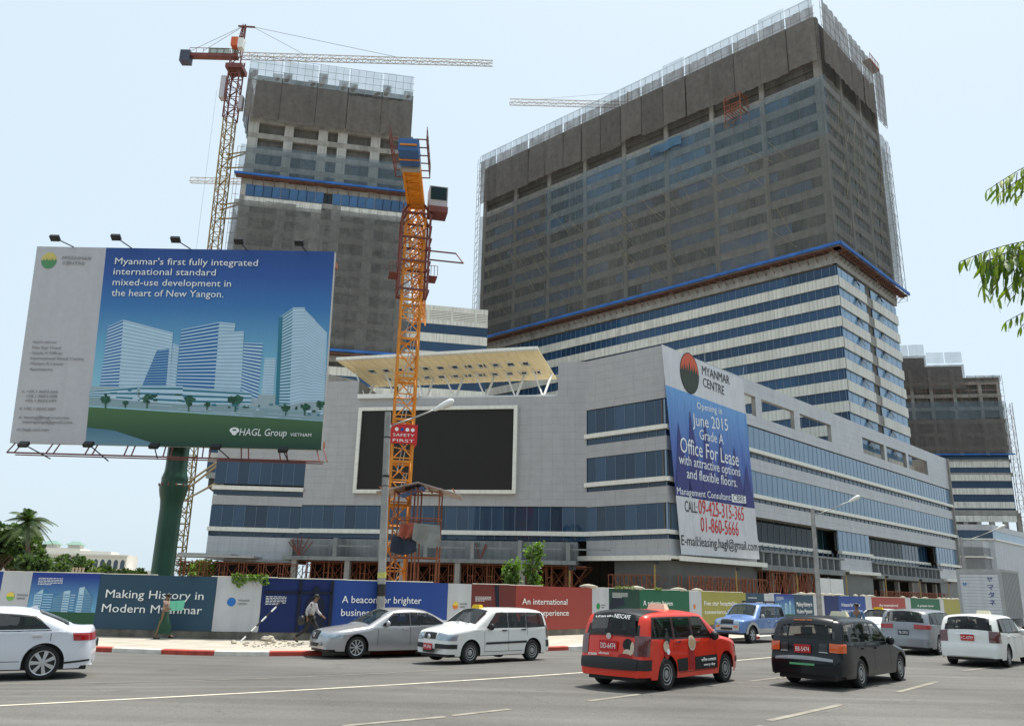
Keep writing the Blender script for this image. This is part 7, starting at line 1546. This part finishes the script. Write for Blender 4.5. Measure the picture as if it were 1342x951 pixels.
# ---------------------------------------------------------------- vegetation
def leafmat(name, c, v=.35): 
    m = mat(name, c, .55, var=v, scale=2.5, rnd=.1); p = m.node_tree.nodes['Principled BSDF']; p.inputs['Transmission Weight'].default_value = 0
    N = m.node_tree.nodes; L = m.node_tree.links; tr = N.new('ShaderNodeBsdfTranslucent'); tr.inputs[0].default_value = (c[0]*1.3, c[1]*1.5, c[2]*.7, 1); mx = N.new('ShaderNodeMixShader'); mx.inputs[0].default_value = .35
    L.new(p.outputs[0], mx.inputs[1]); L.new(tr.outputs[0], mx.inputs[2]); L.new(mx.outputs[0], N['Material Output'].inputs[0]); return m
LF1 = leafmat('mid_green_leaves', (.085, .14, .035)); LF2 = leafmat('dark_green_leaves', (.045, .085, .028)); LF3 = leafmat('yellow_green_leaves', (.15, .21, .035)); LF4 = leafmat('bright_shrub_leaves', (.14, .24, .035)); BARK = mat('brown_bark', (.12, .09, .065), .9, var=.3, scale=3)
def leafq(mb, p, s_, w_=.4, droop=0.):
    d = Vector((random.gauss(0, 1), random.gauss(0, 1), random.gauss(0, .6)-droop)).normalized()*s_; n = d.cross(Vector((random.gauss(0, 1), random.gauss(0, 1), random.gauss(0, 1)))).normalized()*s_*w_
    mb.add([p, p+d*.5+n, p+d, p+d*.5-n], [(0, 1, 2, 3)])
def tree(loc, h_, r_, m1, m2, lab, grp, seed, n=2600, ls=.32, cz=.62, flat_=.8, hide=False):
    random.seed(seed); e = empty('leafy_tree', loc, lab, 'tree', grp); L = Vector(loc); mb = MB()
    mb.tube(L, L+Vector((0, 0, h_*.45)), r_*.09, 8, r_*.06); cl_ = []
    for i in range(16):
        a_ = random.uniform(0, 6.28); rr = r_*random.uniform(.2, .85); c_ = L+Vector((rr*math.cos(a_), rr*math.sin(a_), h_*cz+random.uniform(-.5, .75)*r_*flat_*(1-.5*rr/r_))); cl_.append((c_, r_*random.uniform(.25, .45))); mb.tube(L+Vector((0, 0, h_*random.uniform(.3, .45))), c_, r_*.035, 5, r_*.01)
    mb.build('trunk', BARK, e)
    for m_, k in ((m1, .6), (m2, .4)):
        mb = MB()
        for i in range(int(n*k)):
            c_, cr_ = random.choice(cl_); d = Vector((random.gauss(0, 1), random.gauss(0, 1), random.gauss(0, 1))).normalized()*cr_*random.random()**.35; d.z *= .8; leafq(mb, c_+d, ls*random.uniform(.6, 1.3))
        mb.build('crown', m_, e)
    return e
def px_at(x, D): r = ray(x, 760); return (r.x/r.y*D, D, 0)
TG_ = 'trees beyond the hoarding at the left'
for i, (x, D, h_, r_, a, b, lb, n, ls) in enumerate([(-8, 57, 6.6, 2.2, LF1, LF2, 'big dark green tree at the left edge behind the white panel', 4200, .34), (12, 62, 5.6, 1.7, LF2, LF1, 'round mid green tree left of the coconut palm', 3000, .3), (62, 56, 4.0, 1.4, LF2, LF1, 'dark bushy tree right under the coconut palm', 2600, .26), (34, 66, 4.9, 1.6, LF1, LF2, 'shadowy tree directly behind the coconut palm trunk', 2600, .3),
      (105, 110, 4.4, 2.4, LF3, LF1, 'yellow green tree left of the white arcaded building', 2600, .42), (140, 120, 4.0, 2.4, LF1, LF3, 'wide low tree in front of the white arcaded building', 2600, .42), (176, 130, 3.8, 2.4, LF3, LF1, 'low tree just left of the billboard column', 2400, .42), (250, 140, 6.4, 2.2, LF1, LF2, 'tree seen through the left crane mast', 1600, .42), (272, 110, 5.6, 2.6, LF3, LF1, 'tree behind the orange scaffold at the podium left end', 2000, .4), (44, 46, 3.9, 1.2, LF2, LF1, 'low dark bush in front of the palm trunk', 1500, .2), (85, 90, 4.9, 2.0, LF2, LF1, 'dark tree between the palm and the yellow green tree', 2600, .36)]):
    tree(px_at(x, D), h_, r_, a, b, lb, TG_, 40+i, n, ls, cz=.66)
# coconut palm
random.seed(77); pl0 = Vector(px_at(37, 50)); pe = empty('coconut_palm', pl0, 'tall coconut palm with drooping fronds near the left edge', 'palm'); mb = MB(); tp_ = on(36, 682, pl0, Vector((0, 1, 0))); 
for i in range(10): mb.tube(pl0.lerp(tp_, i/10)+Vector((.15*math.sin(i*.3), 0, 0)), pl0.lerp(tp_, (i+1)/10)+Vector((.15*math.sin((i+1)*.3), 0, 0)), .14-.004*i, 8)
mb.build('trunk', BARK, pe); tp_ = tp_+Vector((.06, 0, 0))
for k in range(32):
    a_ = 2*math.pi*k/32+random.uniform(-.15, .15); up_ = random.uniform(-.5, 1.4); ln = random.uniform(1.3, 1.9); mb = MB(); prv = tp_; d = Vector((math.cos(a_)*math.cos(up_), math.sin(a_)*math.cos(up_), math.sin(up_)))
    for i in range(11):
        t = (i+1)/11; q = tp_+d*ln*t+Vector((0, 0, -1.35*t*t*ln*.42)); mb.tube(prv, q, .02, 3); s_ = (q-prv).normalized().cross(Vector((0, 0, 1))).normalized()
        for j in range(3):
            for sg in (-1, 1):
                b0 = prv.lerp(q, j/3); l_ = .48*math.sin(math.pi*min(.97, t*.85+.12)); e_ = b0+s_*sg*l_*.75+(q-prv).normalized()*l_*.45+Vector((0, 0, -.45*l_)); w_ = (q-prv).normalized()*.022; mb.add([b0-w_, b0+w_, e_], [(0, 1, 2)])
        prv = q
    mb.build('frond', LF2 if k % 3 else LF1, pe)
# shrubs standing against the hoarding top
def shrub(px, pt, D, w_, lab, seed):
    random.seed(seed); b = Vector(px_at(px, D)); t = on(px, pt, b, Vector((0, 1, 0))); hh = t.z; e = empty('leafy_shrub', b, lab, 'shrub'); mb = MB(); mb.tube(b, (b.x, b.y, hh*.9), .05, 6, .02); cl_ = []
    for i in range(26): z = random.uniform(2.1, hh-.1); k = .55+.45*(z-2.1)/(hh-2.1); q = Vector((b.x+random.uniform(-1, 1)*w_*k, b.y+random.uniform(-1, 1)*w_*.6, z)); cl_.append(q); mb.tube((b.x, b.y, z-.3), q, .012, 3)
    mb.build('stem', BARK, e)
    for m_, n in ((LF4, 520), (LF1, 260)):
        mb = MB()
        for i in range(n):
            q = random.choice(cl_)
            if m_ is LF1: q = q-Vector((0, 0, .25))
            leafq(mb, q+Vector((random.gauss(0, .10), random.gauss(0, .10), random.gauss(0, .12))), random.uniform(.13, .26), .3, .8)
        mb.build('foliage', m_, e)
shrub(698, 711, 40.3, .42, 'taller bright green shrub rising above the red panels', 5); shrub(671, 727, 39.6, .32, 'shorter bright green shrub left of the taller one', 6)
def vine(x0, x1, n, drop, lab, seed, m=None):
    random.seed(seed); sA, sB = hs(x0), hs(x1); mb = MB(); c = hpt((sA+sB)/2); st_ = MB(); e = empty('climbing_plant', (c.x, c.y, HZ1), lab, 'climbing plant')
    for i in range(n):
        p = hpt(random.uniform(sA, sB)); z = HZ1+.12-random.random()**1.6*drop*(.4+.6*math.sin(p.x*3)**2); leafq(mb, Vector((p.x, p.y-.07-random.random()*.08, z)), random.uniform(.06, .13), .45, .6)
    for i in range(12): p = hpt(random.uniform(sA, sB)); st_.tube((p.x, p.y-.05, HZ1+.05), (p.x+random.uniform(-.3, .3), p.y-.09, HZ1-random.random()*drop*.8), .006, 3)
    mb.build('foliage', m or LF4, e); st_.build('stem', BARK, e)
vine(303, 350, 330, .42, 'leafy creeper hanging over the top of the white logo panel', 1); vine(246, 256, 40, .02, 'small creeper tuft above the slate blue panel', 2, LF3); vine(806, 832, 110, .08, 'dry yellow green creeper on top of the dark green panel', 3, LF3); vine(858, 866, 50, .2, 'small creeper at the floodlight pole on the green panel', 4, LF3)
# near tree at the right: trunk outside the frame, drooping compound leaves inside it
nt0 = Vector((7.2, 6.2, .25)); ne = empty('roadside_tree', nt0, 'nearest tree, only its drooping toothed leaf sprays reach in at the right edge', 'tree')
mb = MB(); mb.tube(nt0, nt0+Vector((.2, .1, 3.2)), .22, 12, .16); mb.tube(nt0+Vector((.2, .1, 3.2)), nt0+Vector((-.6, -.1, 5.6)), .16, 10, .08); mb.build('trunk', BARK, ne, smooth=True)
lfm = MB(); pts = [(0, 0), (.25, .12), (.5, .15), (.75, .10), (1, 0)]; tv = []
for i in range(9): t = i/8; w_ = .115*math.sin(math.pi*min(1, t*.9+.05))**.8; tv.append((t, w_*(1.12 if i % 2 else .88)))
vs = [(t, w_, -.25*t*t+.03*abs(w_)) for t, w_ in tv]+[(t, 0, -.25*t*t) for t, _ in tv]+[(t, -w_, -.25*t*t+.03) for t, w_ in tv]; lfm.add(vs, [(i, i+1, 10+i, 9+i) for i in range(8)]+[(9+i, 10+i, 19+i, 18+i) for i in range(8)])
LN = [leafmat('near_leaf_green', (.24, .33, .015), .2), leafmat('near_leaf_dark', (.08, .15, .015), .2)]
lme = [lfm.mesh('leaf', m) for m in LN]; random.seed(12); nl = 0
brm = MB()
def spray(pa, pb, D, n, ln, dk=.3, sag=.03):
    global nl
    a, b = atY(*pa, D), atY(*pb, D*1.0); prv = a
    for i in range(n):
        t = (i+1)/n; q = a.lerp(b, t)+Vector((0, 0, -sag*math.sin(math.pi*t)*-1)); brm.tube(prv, q, .0035, 4); dirx = (q-prv).normalized()
        for sg in (-1, 1):
            yaw = math.atan2(dirx.y, dirx.x)+sg*R(random.uniform(25, 60)); pit = R(random.uniform(35, 75)); l_ = ln*(1-.35*t)*random.uniform(.8, 1.2)
            M = Matrix.Translation(q) @ Matrix.Rotation(yaw, 4, 'Z') @ Matrix.Rotation(pit, 4, 'Y') @ Matrix.Rotation(R(random.uniform(-40, 40)), 4, 'X') @ Matrix.Scale(l_, 4); inst(lme[1 if random.random() < dk else 0], 'leaf', ne, M); nl += 1
        prv = q
brm.tube(nt0+Vector((-.6, -.1, 5.6)), atY(1400, 200, 5.6), .03, 6); brm.tube(nt0+Vector((-.3, 0, 5.0)), atY(1400, 320, 5.6), .03, 6); brm.tube(nt0+Vector((0, 0, 4.4)), atY(1390, 410, 5.6), .025, 6)
spray((1400, 190), (1293, 250), 5.6, 16, .13, .1, .02); spray((1400, 205), (1312, 252), 5.5, 11, .13, .1); spray((1400, 215), (1330, 262), 5.6, 8, .12, .2)
spray((1400, 312), (1258, 343), 5.6, 20, .16, .3, .05); spray((1400, 310), (1290, 345), 5.55, 14, .16, .4, .04); spray((1400, 325), (1320, 378), 5.6, 9, .15, .5); spray((1400, 318), (1296, 352), 5.5, 9, .2, .5); spray((1395, 322), (1310, 392), 5.6, 8, .17, .55); spray((1400, 330), (1284, 345), 5.7, 10, .17, .5, .06); spray((1395, 318), (1335, 360), 5.5, 6, .17, .6)
for k_ in range(9):
    x_ = 1282+7.5*k_; spray((x_, 333-(x_-1282)*.09), (x_+random.uniform(-6, 10), 372+random.uniform(-10, 26)), 5.6+random.uniform(-.1, .1), 5, .13, .45, 0)
for k_ in range(5): x_ = 1306+9*k_; spray((x_, 240-(x_-1306)*.5), (x_+random.uniform(-4, 8), 262-(x_-1306)*.35), 5.6, 3, .11, .2, 0)
spray((1395, 395), (1318, 422), 5.6, 10, .13, .15); spray((1390, 400), (1338, 428), 5.5, 4, .13, .2)
brm.build('branch', BARK, ne)
# rooftops and posts low on the left skyline
random.seed(31)
e = empty('roadside_kiosk', px_at(58, 60), 'row of pale fence tops behind the blue city panel', 'fence'); mb = MB(Matrix.Translation(px_at(58, 60)) ); 
for i in range(14): mb.box(-.6+.24*i, -.48+.24*i, 0, .1, 0, 2.95)
mb.build('paling', mat('cream_paling', (.55, .45, .33), .8, var=.1), e, kind='stuff'); mb = MB(Matrix.Translation(px_at(58, 60))); mb.box(-.7, 2.9, .1, .14, 2.2, 2.3); mb.build('rail', WHITEM, e)
# ---------------------------------------------------------------- tall trees along the near side of the road, behind the camera (they darken the reflections)
random.seed(99); bl0 = [Vector(p) for p in [(-120, -70, 0), (-50, -42, 0), (10, -24, 0), (60, 6, 0), (110, 62, 0), (190, 150, 0)]]; bs = resample(bl0, 9.)
mb = MB(); tk_ = MB()
for p in bs:
    h_ = random.uniform(13, 21); r_ = random.uniform(4.5, 6.5); q = p+Vector((random.uniform(-2, 2), random.uniform(-3, 1), 0)); tk_.tube(q, q+Vector((0, 0, h_*.6)), .4, 6, .2)
    for i in range(360):
        d = Vector((random.gauss(0, 1), random.gauss(0, 1), random.gauss(0, 1))).normalized()*(random.random()**.4); leafq(mb, q+Vector((d.x*r_, d.y*r_*.8, h_*.56+d.z*h_*.44)), random.uniform(1.0, 2.0), .45)
o = mb.build('tree_belt', LF2, kind='stuff'); props(o, 'tall dark trees lining the near side of the road behind the viewer', 'trees')
o = tk_.build('tree_belt_trunks', BARK, kind='stuff'); props(o, 'trunks of the trees lining the near side of the road', 'trees')
